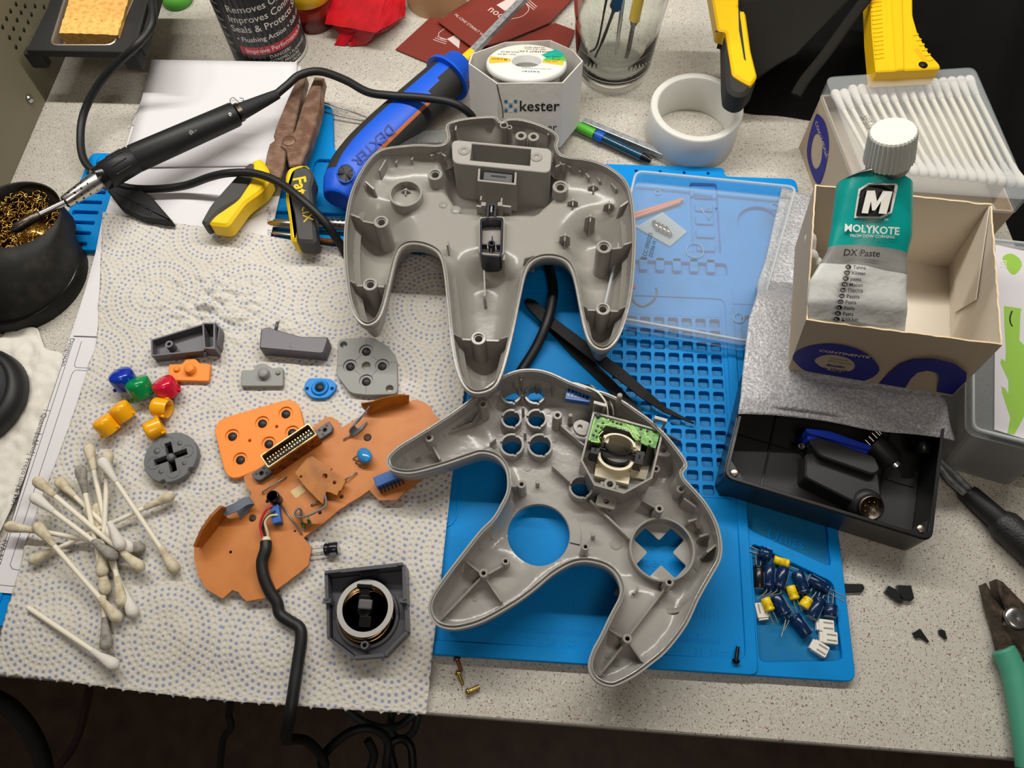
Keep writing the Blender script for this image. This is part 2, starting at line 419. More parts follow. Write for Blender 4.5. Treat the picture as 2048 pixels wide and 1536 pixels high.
part('recess_floors', mt, g, 'silicone_worn')
g = G()
for j in range(14):
    for i in range(8):
        n = 112-(j*8+(7-i)); g.text(str(n), 4.0, (lambda X, Y: lambda x, y: Vector((X+x, Y+y, 1.85)))(cells[0]+cw*(i+.5), cells[1]+chh*(j+.5)-1.4), align='CENTER')
def flat(X, Y, Z, a=0):
    ca, sa = math.cos(math.radians(a)), math.sin(math.radians(a))
    return lambda x, y: Vector((X+x*ca-y*sa, Y+x*sa+y*ca, Z))
RX = 27.6
for k in range(1, 37): g.text(str(k)+('cm' if k == 36 else ''), 4.6, flat(RX+10*k, 7.6, 4.55), align='CENTER')
for k in range(0, 361):
    h = 4.2 if k % 10 == 0 else (3.2 if k % 5 == 0 else 2.2)
    g.box((RX+k, 13+h/2, 4.5), (.22, h, .25))
    if k % 2 == 0: g.box((RX+k, 25+h/2, 4.5), (.22, h, .2))
g.text('Units', 9, flat(414, 66, 1.9, -14)); g.text('tented', 8, flat(342, 48, 4.6))
part('raised_markings', mt, g, 'silicone')

# ---------------------------------------------------------------- papers
def sheet(name, label, cat, pts, z, m='paper', th=.15, loc=None):
    P = [at(a, b, z) for a, b in pts]; o = [Vector((p.x, p.y)) for p in P]
    g = G().prism(o, z-th, z); c = sum((p for p in P), Vector())/len(P)
    return build(name, g, m, loc=(c.x, c.y, z-th), label=label, cat=cat)
sheet('paper_sheet', 'lower white sheet, its small print edge showing beside the rusty pliers', 'paper', [(270, 230), (240, 335), (200, 460), (540, 478), (574, 330), (602, 236)], 6.0)
fp = T_('printed_form', 'printed order form with ruled boxes lying under the left edge of the dotted towel', 'paper', at(80, 900, 5.6))
P = [at(a, b, 5.6) for a, b in [(195, 505), (138, 680), (0, 1118), (-60, 1180), (12, 1186), (60, 1190), (330, 1180), (420, 600)]]
g = G().prism([Vector((p.x, p.y)) for p in P], 5.45, 5.6); part('sheet', fp, g, 'paper')
g = G(); Z = 5.63
def pline(pts, wd=.28, z=Z):
    for a, b in zip(pts, pts[1:]):
        a = at(*a, z); b = at(*b, z); g.bar(a, b, wd, z-.02, z+.02)
pline([(130, 712), (57, 930), (0, 1118)]); pline([(148, 678), (90, 855), (0, 1130)]); pline([(163, 683), (150, 725), (149, 732), (153, 735), (175, 736)])
pline([(176, 742), (152, 740), (147, 743), (143, 750), (75, 960), (20, 1130), (25, 1138), (60, 1144)]); pline([(86, 820), (101, 822)]); pline([(69, 866), (84, 868)]); pline([(52, 908), (68, 911)]); pline([(30, 970), (42, 973)]); pline([(23, 1000), (36, 1003)])
pline([(0, 1170), (60, 1176)])
dvx = at(57, 930, Z)-at(130, 712, Z); dvx.normalize(); ang = math.degrees(math.atan2(dvx.y, dvx.x))
for s_, x, y in (('Designação', 141, 676), ('Quantidade', 85, 826), ('Unid', 69, 880), ('Preço unitário', 53, 916), ('% IVA', 34, 975), ('IVA N.º', 6, 1080)):
    q = at(x, y, Z); M = basis((q.x, q.y, Z+.03), dvx, (-dvx.y, dvx.x, 0)); g.text(s_, 4.0, onto(M))
part('printing', fp, g, 'ink')
sheet('paper_sheet', 'blank white sheet strip over the printed form beside the dotted towel', 'paper', [(207, 424), (191, 505), (146, 671), (200, 673), (420, 600), (420, 470)], 6.6)
# upper blank stack beside the pliers, slightly curled
def curl(name, label, pts, z0, amp, z1):
    q = [at(pts[0][0], pts[0][1], z0), at(pts[1][0], pts[1][1], z0), at(pts[2][0], pts[2][1], z0+z1), at(pts[3][0], pts[3][1], z0+z1)]
    def f(u, v):
        v_ = 1-v; p = (q[0]*(1-u)+q[1]*u)*(1-v)+(q[3]*(1-u)+q[2]*u)*v; return Vector((p.x, p.y, z0+amp*math.sin(u*2.6)*v_**2*v+z1*v**2.2))
    g = G().grid(f, 14, 14); return build(name, g, 'paper', loc=(q[0].x, q[0].y, z0), label=label, cat='paper', solid=.12)
curl('paper_sheet', 'top white sheet of the stack, below the soldering iron handle', [(240, 335), (574, 330), (594, 124), (303, 119)], 7.4, 1.0, 6)
curl('paper_sheet', 'second white sheet of the stack, corner showing beside the contact cleaner can', [(262, 250), (590, 300), (602, 132), (308, 124)], 6.7, .6, 4)
g = G(); Z = 6.05
for i, s_ in enumerate(("OT", "10'.j.or", "fra", "are a p.or", "ne ta", "Fq")):
    q = at(538-2*i+4, 470-24*i, 6.1); M = basis((q.x, q.y, 6.06), at(545, 420, 6)-at(540, 470, 6), (-1, .1, 0)); g.text(s_, 3.2, onto(M))
pr = part('printing', ROOT and bpy.data.objects['paper_sheet'], g, 'ink')

# ---------------------------------------------------------------- dotted kitchen towel
L_ = [(205, 424), (201, 540), (192, 680), (175, 735), (154, 805), (122, 900), (95, 965), (60, 1060), (28, 1175), (0, 1262), (-28, 1345)]
R_ = [(955, 512), (940, 650), (928, 790), (905, 950), (890, 1080), (878, 1200), (862, 1330), (850, 1427)]
T_top = [(205, 424), (290, 437), (350, 445), (430, 457), (500, 465), (600, 483), (690, 497), (800, 506), (955, 512)]
T_bot = [(-28, 1345), (100, 1358), (200, 1372), (330, 1388), (450, 1400), (650, 1415), (850, 1427)]
def poly_at(P, z):
    Q = sm([at(a, b, z) for a, b in P], False, 6); L = [0]
    for a, b in zip(Q, Q[1:]): L.append(L[-1]+(b-a).length)
    L = [x/L[-1] for x in L]
    def f(t):
        for i in range(len(L)-1):
            if t <= L[i+1]+1e-9: k = (t-L[i])/max(L[i+1]-L[i], 1e-9); return Q[i].lerp(Q[i+1], k)
        return Q[-1].copy()
    return f
zt = 7.2
fl, fr, ft, fb = poly_at(L_, zt), poly_at(R_, zt), poly_at(T_top, zt), poly_at(T_bot, zt)
NU = NV = 230
TT = [ft(i/NU) for i in range(NU+1)]; BB = [fb(i/NU) for i in range(NU+1)]; LL = [fl(j/NV) for j in range(NV+1)]; RR_ = [fr(j/NV) for j in range(NV+1)]
crum = at(430, 610, zt); crum2 = at(640, 640, zt)
def tow(i, j):
    u = i/NU; v = j/NV
    p = LL[j]*(1-u)+RR_[j]*u + TT[i]*(1-v)+BB[i]*v - (TT[0]*(1-u)*(1-v)+TT[NU]*u*(1-v)+BB[0]*(1-u)*v+BB[NU]*u*v)
    h = 1.0*noise.noise(Vector((p.x/26, p.y/14, 3)))+.7*noise.noise(Vector((p.x/9, p.y/12, 8)))
    k = math.exp(-((p.x-crum.x)/34)**2-((p.y-crum.y)/22)**2)+.3*math.exp(-((p.x-crum2.x)/40)**2-((p.y-crum2.y)/9)**2)*(p.x < 168)
    h += k*(4.4*abs(noise.noise(Vector(((p.x+p.y*.5)/11, p.y/6, 1))))*2+.8*noise.noise(Vector((p.x/4.5, p.y/4.5, 5)))+1.0)
    h += math.exp(-(u/.04)**2)*.8*noise.noise(Vector((1, p.y/4, 7)))
    if j == NV:
        p = p+Vector((0, (1.2 if (i % 9) == 0 else .5*rnd.random())*-1 if i % 9 < 2 else -.2*rnd.random(), 0))
    edge = min(1, (1-v)*12)
    z = 7.2+max(-.5, h*.8)*(0.35+.65*edge)
    z -= 4.0*float(sstep((6-p.y)/30))   # sinks from the mat towards the worktop edge
    return Vector((p.x, p.y, z))
vs = [tow(i, j) for j in range(NV+1) for i in range(NU+1)]
g = G().add(vs, [(j*(NU+1)+i, (j+1)*(NU+1)+i, (j+1)*(NU+1)+i+1, j*(NU+1)+i+1) for j in range(NV) for i in range(NU)], True)
build('kitchen_towel', g, 'towel', loc=(120, 120, 0), label='white kitchen towel with blue dots, torn front edge, under the small controller parts', cat='paper towel', solid=.2)
# crumpled tissue at the left
LP = [at(a, b, 2) for a, b in [(-90, 760), (14, 662), (75, 655), (92, 700), (125, 705), (135, 740), (100, 830), (40, 985), (-20, 1110), (-90, 1110)]]
o = [Vector((p.x, p.y)) for p in LP]; v, f = cdt(roundpoly(o, 3), [], 1.6)
g = G().add([(p[0], p[1], 2.2+2.2*abs(noise.noise(Vector((p[0]/14, p[1]/9, 2))))+1.2*noise.noise(Vector((p[0]/5, p[1]/5, 4)))) for p in v], [tuple(t) for t in f], True)
build('crumpled_tissue', g, 'tissue', loc=(o[0].x, o[0].y, 0), label='crumpled plain white tissue under the grey wheel at the left edge', cat='tissue', solid=.3)
# ---------------------------------------------------------------- controller shell halves
def mmpx(px, py, z): return (at(px+1, py, z)-at(px-1, py, z)).length/2
class Shell:
    def __init__(s, name, label, cat, outline_px, rim, D, wdt, first, holes_px=(), sub=5, flare=((0, 0), (5, .2), (11, 2.2), (16, 6)), hole_z=10, shellmat='shell', loc=None, step=2.2):
        s.rim = rim; s.D = D; s.w = wdt; s.first = first
        o = [Vector((p.x, p.y)) for p in sm([at(a, b, rim) for a, b in outline_px], True, sub)]
        o = ccw(o); s.o = o
        c = sum(o, Vector((0, 0)))/len(o)
        s.root = T_(name, label, cat, (c.x, c.y, 0) if loc is None else loc)
        s.inn = inset(o, 2.0)
        s.holes = holes_px
        v, f = cdt(s.inn, s.holes, step)
        z = s.surf(v)
        g = G(); top = [(p[0], p[1], q) for p, q in zip(v, z)]
        d = np.minimum(dist_poly(v, s.inn), 3)
        bot = [(p[0], p[1], q-1.8) for p, q in zip(v, z)]
        n = len(top); F_ = [tuple(t) for t in f]
        g.add(top+bot, F_+[tuple(n+i for i in t[::-1]) for t in F_], True)
        for h in s.holes:
            h = ccw(h); zz = s.surf(np.array([[p.x, p.y] for p in h])); k = len(h)
            g.add([(p.x, p.y, q) for p, q in zip(h, zz)]+[(p.x, p.y, q-1.8) for p, q in zip(h, zz)], [(i, (i+1) % k, k+(i+1) % k, k+i) for i in range(k)])
        # rim with its stepped lip, inner wall, outer wall
        k = len(o); i1 = inset(o, 1.0); i2 = inset(o, 1.15)
        def V(q, z): return [Vector((p.x, p.y, z)) for p in q]
        g.loft([V(inset(o, .25), rim+0), V(inset(o, .8), rim+.0), V(i1, rim-.9), V(inset(o, 1.5), rim-.9), V(inset(o, 1.7), rim+.6), V(s.inn, rim+.5), V(s.inn, rim-s.first-.3)], smooth=False, caps=False)
        g.loft([V(inset(o, b), rim-a) for a, b in flare][::-1]+[V(inset(o, .25), rim)], smooth=True, caps=False)
        part('shell_half', s.root, g, shellmat)
    def surf(s, P):
        P = np.atleast_2d(P); d = dist_poly(P, s.inn); t = np.clip(d/s.w, 0, 1); D = s.D(P)
        return s.rim-(s.first+(D-s.first)*np.sqrt(np.clip(1-(1-t)**2, 0, 1)))
    def z(s, x, y): return float(s.surf(np.array([[x, y]]))[0])
def segd(P, a, b): return dist_poly(P, [a, b], False)

RZ = 40.
def lx(p, z=RZ): q = at(*p, z); return np.array([q.x, q.y])
back_o = [(894, 278), (891, 256), (899, 244), (930, 236), (975, 232), (992, 234), (1003, 243), (1017, 237), (1045, 238), (1080, 248), (1106, 261), (1118, 275), (1115, 292), (1122, 307), (1140, 313), (1165, 316), (1190, 321), (1215, 331), (1238, 346), (1253, 362), (1263, 385), (1269, 420), (1272, 470), (1270, 530), (1264, 590), (1252, 640), (1238, 675), (1222, 694), (1205, 700), (1188, 694), (1175, 678), (1166, 650), (1158, 610), (1150, 568), (1142, 540), (1130, 523), (1110, 515), (1085, 515), (1064, 525), (1052, 546), (1042, 590), (1030, 650), (1016, 710), (1004, 750), (991, 773), (970, 785), (945, 786), (925, 770), (911, 735), (901, 680), (893, 600), (887, 545), (880, 515), (868, 500), (845, 490), (820, 488), (804, 495), (795, 510), (788, 535), (780, 570), (770, 610), (760, 635), (748, 647), (733, 651), (718, 644), (705, 625), (695, 590), (689, 540), (687, 490), (690, 440), (698, 395), (711, 360), (728, 330), (748, 306), (768, 296), (800, 291), (838, 288), (878, 289)]
axes = [(lx((738, 440)), lx((735, 610))), (lx((965, 540)), lx((957, 740))), (lx((1205, 450)), lx((1205, 660)))]
hood = [lx(p) for p in ((900, 262), (1110, 282), (1108, 330), (1060, 375), (930, 372), (905, 335))]
def Dback(P):
    D = np.full(len(P), 15.)
    leg = np.zeros(len(P))
    for i, (a, b) in enumerate(axes): leg = np.maximum(leg, sstep(1-(segd(P, a, b)-6)/(22 if i != 1 else 20)))
    D = D+15*leg
    hd = dist_poly(P, hood); hd[inside(P, hood)] = 0
    D = D+20*sstep(1-(hd-1)/8)
    return np.minimum(D, 34)
bs = Shell('controller_back_shell', 'grey back half of a three-pronged game controller lying open side up', 'controller shell', back_o, RZ, Dback, 13, 5, (), loc=(*lx((985, 450)), 4.4))
def boss(sh, g, px, py, rp, zt, ri=None, zb=None, cb=True, n=24):
    q = at(px, py, zt); r = rp*mmpx(px, py, zt); zb = sh.z(q.x, q.y)-.8 if zb is None else zb; ri = r*.5 if ri is None else ri
    if cb: g.lathe([(r*1.04, zb), (r, zt-.3), (r-.3, zt), (r*.68, zt), (r*.66, zt-1.0), (ri, zt-1.0), (ri, zb+.5)], (q.x, q.y, 0), n=n, smooth=False)
    else: g.lathe([(r*1.04, zb), (r, zt-.3), (r-.3, zt), (ri+.2, zt), (ri, zt-.3), (ri, zb+.5)], (q.x, q.y, 0), n=n, smooth=False)
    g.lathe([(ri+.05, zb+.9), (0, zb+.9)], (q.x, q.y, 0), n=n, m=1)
    return q, r
B = bs.root
for (x, y, rp, zt) in ((762, 443, 15, 35), (740, 568, 15, 34), (1208, 493, 16, 35), (1206, 617, 15, 33), (957, 676, 15.5, 33), (870, 348, 15, 34), (1121, 373, 16, 33)):
    g = G(); q, r = boss(bs, g, x, y, rp, zt)
    if rp < 15.6 or y > 480:
        # wings that reach from the boss to the prong walls
        if y > 430:
            for sgn in (-1, 1):
                if y == 443 and sgn > 0: continue
                if y == 493 and sgn < 0: continue
                e = Vector((q.x+sgn*r, q.y)); stepn = 0
                L = 0
                while L < 40:
                    L += .5; p = np.array([[e.x+sgn*L, e.y]])
                    if not inside(p, bs.inn)[0]: break
                k = L
                zb = [bs.z(e.x+sgn*k*t, e.y)-.5 for t in (0, .5, .9)]
                pts = [(0, zt-1.2), (k*.5, zt-1.6), (k*.62, zt+1.0), (k, RZ-3), (k, RZ-8), (k*.9, zb[2]), (k*.5, zb[1]), (0, zb[0])]
                M = basis((e.x, e.y-.5, 0), (sgn, .25 if y < 500 else .05, 0), (0, 0, 1))
                g.prism([Vector(p) for p in pts], -.5, .5, T=lambda v, M=M: M@v)
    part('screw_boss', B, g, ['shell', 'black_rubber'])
# large ring with a cross post
g = G(); q = at(811, 386, 31); g.ring(q.x, q.y, 9.9, 8.6, bs.z(q.x, q.y)-6, 31, n=36); g.lathe([(8.7, 17.5), (0, 17.5)], (q.x, q.y, 0), n=30)
part('ring_collar', B, g, 'shell')
def cross(px, py, zt, s=3.4, zb=None, rz=0, t=.9):
    g = G(); q = at(px, py, zt); zb = bs.z(q.x, q.y)-1 if zb is None else zb
    for a in (0, 90):
        M = basis((q.x, q.y, 0), (math.cos(math.radians(rz+a)), math.sin(math.radians(rz+a)), 0), (0, 0, 1))
        g.prism([Vector(p) for p in ((-s*1.15, zb), (s*1.15, zb), (s, zt-1.5), (.8, zt-.6 if a else zt), (-.8, zt-.6 if a else zt), (-s, zt-1.5))], -t/2, t/2, T=lambda v, M=M: M@v)
    return g
part('cross_post', B, cross(811, 379, 28, 2.6, 17), 'shell')
for x, y in ((1187, 370), (1146, 400), (1219, 406), (1181, 432), (1130, 470)): part('cross_post', B, cross(x, y, 30, 2.9), 'shell')
g = G()
for x, y, a, L, zt in ((793, 322, 75, 3, 32), (825, 315, 75, 3.4, 33), (840, 303, 70, 5, 34), (765, 330, 72, 9, 35), (1157, 338, -58, 4.5, 33), (1175, 350, -58, 4, 32), (1197, 358, -58, 4, 31), (1228, 372, -55, 5, 33), (1003, 400, 85, 3, 29), (962, 396, 85, 3, 29)):
    q = at(x, y, zt); zb = bs.z(q.x, q.y)-1; g = G().box((q.x, q.y, (zb+zt)/2), (L, .9, zt-zb), a); part('locating_rib', B, g, 'shell')
for (x, y, dx, dy) in ((737, 368, 1, -.6), (1252, 405, -1, -.5), (1062, 512, -1, 0), (895, 487, -.1, 1), (1008, 516, 0, 1)):
    g = G(); q = at(x, y, 35); M = basis((q.x, q.y, 0), (dx, dy, 0), (0, 0, 1)); g.prism([Vector(p) for p in ((-2, 36), (3.5, 33), (5.5, 20), (-2, 20))], -.5, .5, T=lambda v, M=M: M@v); part('side_tab', B, g, 'shell')
for (x, y) in ((1042, 271), (1067, 273)):
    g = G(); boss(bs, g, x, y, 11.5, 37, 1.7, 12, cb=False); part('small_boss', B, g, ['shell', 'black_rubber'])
for (x, y, rp) in ((877, 301, 7.5), (1127, 323, 8)):
    g = G(); q, r = boss(bs, g, x, y, rp, 36, 1.2, cb=False, n=16)
    for a in (215, 325): g.box((q.x+3*math.cos(math.radians(a)), q.y+3*math.sin(math.radians(a)), 30), (5, .9, 10), a)
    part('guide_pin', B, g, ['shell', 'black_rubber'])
# accessory port block with its window
o = roundpoly([lx(p, 38) for p in ((903, 279), (1104, 297), (1101, 346), (905, 326))], 4.5, 4)
h = [lx(p, 38) for p in ((944, 287), (1062, 298), (1060, 331), (940, 320))]
g = G().prism([Vector(p) for p in o], 6, 38, holes=[[Vector(p) for p in h]], ch=.4)
part('port_block', B, g, 'shell_gloss')
for (x, y) in ((928, 300), (1073, 313)):
    g = G(); boss(bs, g, x, y, 12, 38.6, 1.3, 37.0, cb=False); part('port_screw_boss', B, g, ['shell', 'black_rubber'])
g = G(); p0 = at(955, 330, 30); p1 = at(1060, 342, 30); g.prism([Vector(lx(p, 12)) for p in ((940, 300), (1062, 312), (1060, 350), (938, 335))], 8, 10)
part('port_floor', B, g, 'black_rubber')
o = [lx(p, 36) for p in ((957, 331), (1034, 338), (1032, 370), (955, 362))]; hh = [lx(p, 36) for p in ((961, 334), (1030, 340), (1028, 366), (959, 359))]
g = G().prism([Vector(p) for p in o], 12, 36, holes=[[Vector(p) for p in hh]])
part('connector_frame', B, g, 'shell')
g = G().prism([Vector(lx(p, 34)) for p in ((968, 337), (1026, 343), (1024, 366), (966, 359))], 14, 34, ch=.5); g.prism([Vector(lx(p, 34.1)) for p in ((982, 350), (1012, 353), (1012, 356), (982, 353))], 33.9, 34.15, m=1)
part('connector_insert', B, g, ['shell_dark', 'black_rubber'])
# shaft notch on the hood
g = G(); q = at(1008, 251, 40)
g.ring(q.x, q.y, 2.6, 1.8, 24, 40.6, 16); g.ring(q.x+3.4, q.y-.5, 1.7, .9, 28, 39.5, 14)
part('cable_clip', B, g, 'shell')
g = G()
for (x, y) in ((912, 252), (1097, 262)): q = at(x, y, 38); part('hood_rib', B, G().box((q.x, q.y-1.5, 26), (1, 3.5, 24)), 'shell')
# trigger button seen from inside
mat('navy_plastic', (44, 42, 56), .32); mat('navy_dark', (14, 13, 18), .4)
zb_ = T_
g = G(); o = roundpoly([Vector(lx(p, 31)) for p in ((961, 440), (1006, 438), (1003, 517), (960, 513))], 2.5)
oi = inset(ccw(o), 1.0); g.prism(o, 15, 32, holes=[oi], ch=.3); g.prism(oi, 15, 17.5, m=1)
q = at(983, 487, 30); g.ring(q.x, q.y, 2.1, 1.1, 17, 30.5, 16)
for a in (0, 90, 180, 270): g.box((q.x+4.3*math.cos(math.radians(a)), q.y+4.3*math.sin(math.radians(a)), 23), (3.4, .7, 12), a)
zt_ = part('trigger_button', B, g, ['navy_plastic', 'navy_dark'], label='dark navy trigger button seated in the middle prong')
g = G()
for dx in (-2.1, 2.1): q = at(983, 425, 33); g.box((q.x+dx, q.y, 29), (1.2, 9.5, 9))
q = at(983, 412, 34); g.box((q.x, q.y+1.5, 31), (5.5, 1.2, 5)); g.box((q.x, q.y-1, 30), (1, 5, 6), m=1)
part('lever', zt_, g, ['navy_plastic', 'shell'])
g = G()
for x in (967, 1000): q = at(x, 408, 35); g.box((q.x, q.y, 27), (2.6, 2.6, 16))
for (x0, x1) in ((953, 963), (1003, 1022)): a = at(x0, 410, 32); b = at(x1, 412, 32); g.bar(a, b, 1.2, 20, 31.5)
part('hinge_post', B, g, 'shell')
g = G(); o = roundpoly([Vector(lx(p, 30)) for p in ((957, 434), (1010, 432), (1008, 512), (957, 508))], 3); g.prism(o, 14, 30, holes=[inset(ccw(o), .9)]); part('trigger_window', B, g, 'shell')
g = G(); g.bar(at(968, 540, 22), at(970, 592, 22), .9, 6, 22); q = at(969, 592, 22); g.cyl((q.x, q.y, 6), (q.x, q.y, 23), 1.0)
part('centre_rib', B, g, 'shell')
g = G(); 
for x, y, r in ((911, 418, 3.3), (886, 408, 2.6)): q = at(x, y, 26); zz = bs.z(q.x, q.y); g.lathe([(r, zz-.6), (r-.1, zz+.25), (0, zz+.25)], (q.x, q.y, 0), n=20)
q = at(886, 408, 26); M = basis((q.x-1.2, q.y-1.6, bs.z(q.x, q.y)+.4), (1, 0, 0), (0, 1, 0)); g.text('E', 4, onto(M))
part('mould_mark', B, g, 'shell')

# ---- front half
FZ = 32.
fro = [(773, 918), (780, 906), (800, 889), (830, 871), (870, 846), (915, 816), (950, 790), (985, 764), (1013, 747), (1043, 738), (1075, 738), (1105, 746), (1140, 762), (1175, 775), (1210, 784), (1245, 800), (1272, 818), (1300, 838), (1326, 862), (1344, 882), (1362, 905), (1374, 924), (1374, 936), (1367, 946), (1371, 958), (1388, 976), (1412, 1004), (1431, 1036), (1441, 1065), (1445, 1095), (1441, 1122), (1426, 1150), (1399, 1198), (1374, 1251), (1336, 1301), (1305, 1328), (1274, 1351), (1245, 1367), (1224, 1374), (1200, 1368), (1182, 1352), (1176, 1328), (1184, 1300), (1200, 1270), (1220, 1228), (1237, 1195), (1240, 1174), (1230, 1150), (1212, 1134), (1188, 1126), (1165, 1124), (1140, 1130), (1106, 1150), (1070, 1180), (1031, 1208), (971, 1242), (929, 1256), (900, 1259), (875, 1252), (861, 1236), (856, 1214), (863, 1190), (884, 1158), (929, 1099), (960, 1060), (985, 1035), (1000, 1010), (1012, 985), (1014, 960), (1010, 938), (1000, 922), (985, 911), (962, 907), (937, 914), (887, 931), (824, 947), (787, 943), (775, 932)]
fa = [(lx((800, 920), FZ), lx((900, 870), FZ)), (lx((880, 1230), FZ), lx((990, 1130), FZ)), (lx((1205, 1350), FZ), lx((1290, 1220), FZ))]
def Dfront(P):
    leg = np.zeros(len(P))
    for a, b in fa: leg = np.maximum(leg, sstep(1-(segd(P, a, b)-10)/12))
    return 20.5-3.5*leg
def fl_(x, y, z=11.5): return lx((x, y), z)
hz = []
for x, y, r in ((1022, 793, 17), (1070, 794, 17), (1023, 842, 16.5), (1073, 842, 17), (1024, 896, 20), (1080, 897, 21), (1161, 981, 20)):
    q = fl_(x, y, 14); hz.append(circ(q[0], q[1], r*mmpx(x, y, 14), 24))
q = fl_(1077, 1070); hz.append(circ(q[0], q[1], 62*mmpx(1077, 1070, 11), 48))
# plus-shaped opening
dc = fl_(1320, 1105); ca = math.radians(-42); cx = []
for a, b in ((4.3, 13.4), (4.3, 4.3), (13.4, 4.3), (13.4, -4.3), (4.3, -4.3), (4.3, -13.4), (-4.3, -13.4), (-4.3, -4.3), (-13.4, -4.3), (-13.4, 4.3), (-4.3, 4.3), (-4.3, 13.4)):
    cx.append(Vector((dc[0]+a*math.cos(ca)-b*math.sin(ca), dc[1]+a*math.sin(ca)+b*math.cos(ca))))
hz.append(roundpoly(cx, 1.0, 2))
fs_ = Shell('controller_front_shell', 'grey front half of the game controller with round button holes, lying open side up', 'controller shell', fro, FZ, Dfront, 4.5, 9, hz, loc=(*lx((1150, 1000)), 5.4), flare=((0, 0), (6, .2), (14, 1.2), (20, 3.4)), shellmat='shell_gloss', step=2.0)
Fr = fs_.root
zf = 11.5
for i, (x, y, r) in enumerate(((1022, 793, 17), (1070, 794, 17), (1023, 842, 16.5), (1073, 842, 17), (1024, 896, 20), (1080, 897, 21), (1161, 981, 20))):
    q = fl_(x, y, 14); R_mm = r*mmpx(x, y, 14); g = G()
    hts = 17.5 if i < 4 else 19
    if i == 6: hts = 20
    for a0, a1, h in ((-60, 60, hts), (75, 165, hts), (180, 285, hts), (60, 75, hts-1.6), (165, 180, hts-1.6), (285, 300, hts-1.6)):
        n = max(2, int((a1-a0)/12)); A = [math.radians(a0+(a1-a0)*k/n) for k in range(n+1)]
        for k in range(n):
            p = [(q[0]+rr*math.cos(a), q[1]+rr*math.sin(a)) for a in (A[k], A[k+1]) for rr in (R_mm, R_mm+1.1)]
            g.add([(p[0][0], p[0][1], zf-2), (p[1][0], p[1][1], zf-1), (p[3][0], p[3][1], zf-1), (p[2][0], p[2][1], zf-2), (p[0][0], p[0][1], h), (p[1][0], p[1][1], h), (p[3][0], p[3][1], h), (p[2][0], p[2][1], h)], [(4, 5, 7, 6) if 0 else (4, 5, 6, 7), (0, 4, 7, 3), (1, 2, 6, 5), (0, 1, 5, 4), (3, 7, 6, 2)])
    part('button_collar', Fr, g, 'shell')
g = G(); g.ring(dc[0], dc[1], 15.9, 14.7, zf-2, 19, 48); part('direction_pad_collar', Fr, g, 'shell')
g = G(); q = at(1077, 1070, 12); R1 = 62*mmpx(1077, 1070, 11)
for k in range(36):
    a0 = math.radians(-10+k*6); p = [(q.x+r*math.cos(a), q.y+r*math.sin(a)) for a in (a0, a0+math.radians(6)) for r in (R1+.4, R1+5.5)]
    g.add([(p[0][0], p[0][1], 12.4), (p[1][0], p[1][1], 12.4), (p[3][0], p[3][1], 12.4), (p[2][0], p[2][1], 12.4), (p[1][0], p[1][1], 11), (p[3][0], p[3][1], 11), (p[0][0], p[0][1], 11), (p[2][0], p[2][1], 11)], [(0, 1, 2, 3), (1, 4, 5, 2), (0, 3, 7, 6)])
part('stick_ring', Fr, g, 'shell_gloss')
def fboss(x, y, rp, zt, ri=None):
    g = G(); q = at(x, y, zt); r = rp*mmpx(x, y, zt); z0 = zf-.5; ri = ri or r*.48
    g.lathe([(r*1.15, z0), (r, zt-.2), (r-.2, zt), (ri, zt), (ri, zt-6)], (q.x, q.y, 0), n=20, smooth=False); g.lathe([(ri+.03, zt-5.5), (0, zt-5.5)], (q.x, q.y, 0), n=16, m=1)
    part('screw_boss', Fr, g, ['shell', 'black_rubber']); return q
fb_ = [fboss(*a) for a in ((966, 808, 9.5, 28), (858, 875, 9.5, 28), (1115, 830, 9.5, 27), (1043, 968, 9, 27), (1130, 1094-0, 7.5, 22), (1171, 1093, 8, 26), (1319, 1017, 9, 27), (1362, 978, 9, 25), (1339, 1164, 9, 27), (1255, 1277, 9.5, 28), (967, 1146, 9, 27), (1011, 1122, 8, 22), (1312, 937, 8.5, 20))if a[0] != 1130]
def frib(pts, zt=22, wd=1.0, g=None):
    g = g or G()
    for a, b in zip(pts, pts[1:]): g.bar(at(*a, zt), at(*b, zt), wd, zf-1.5, zt)
    return g
for pts, zt in ((((966, 815), (945, 845), (860, 880)), 19), (((858, 878), (795, 925)), 20), (((858, 878), (880, 918)), 21), (((858, 878), (838, 868)), 21),
                (((967, 1150), (880, 1240)), 20), (((967, 1150), (932, 1122)), 23), (((967, 1150), (1003, 1202)), 21), (((1011, 1128), (975, 1148)), 20),
                (((1255, 1280), (1198, 1352)), 20), (((1255, 1280), (1218, 1258)), 22), (((1255, 1280), (1285, 1322)), 21), (((1255, 1275), (1335, 1170)), 19),
                (((1105, 930), (1140, 962)), 18), (((1180, 1000), (1262, 1078)), 18), (((1122, 850), (1168, 890)), 20), (((1320, 1020), (1285, 1000)), 18), (((1043, 972), (1022, 972)), 24)):
    part('stiffening_rib', Fr, frib(pts, zt), 'shell')
g = G()
for (x, y, zt, a, L) in ((1107, 775, 22, 70, 3), (1075, 768, 20, 75, 3.4), (1043, 755, 28, 80, 3), (1130, 772, 26, -20, 5), (1385, 1040, 22, 20, 4.5), (1408, 1070, 22, 20, 4.5), (1380, 1005, 26, -35, 7), (1425, 1095, 28, 40, 7), (1272, 1180, 18, 55, 4), (985, 880, 18, 45, 4)):
    q = at(x, y, zt); part('locating_rib', Fr, G().box((q.x, q.y, (zf-1+zt)/2), (L, 1.0, zt-zf+1), a), 'shell')
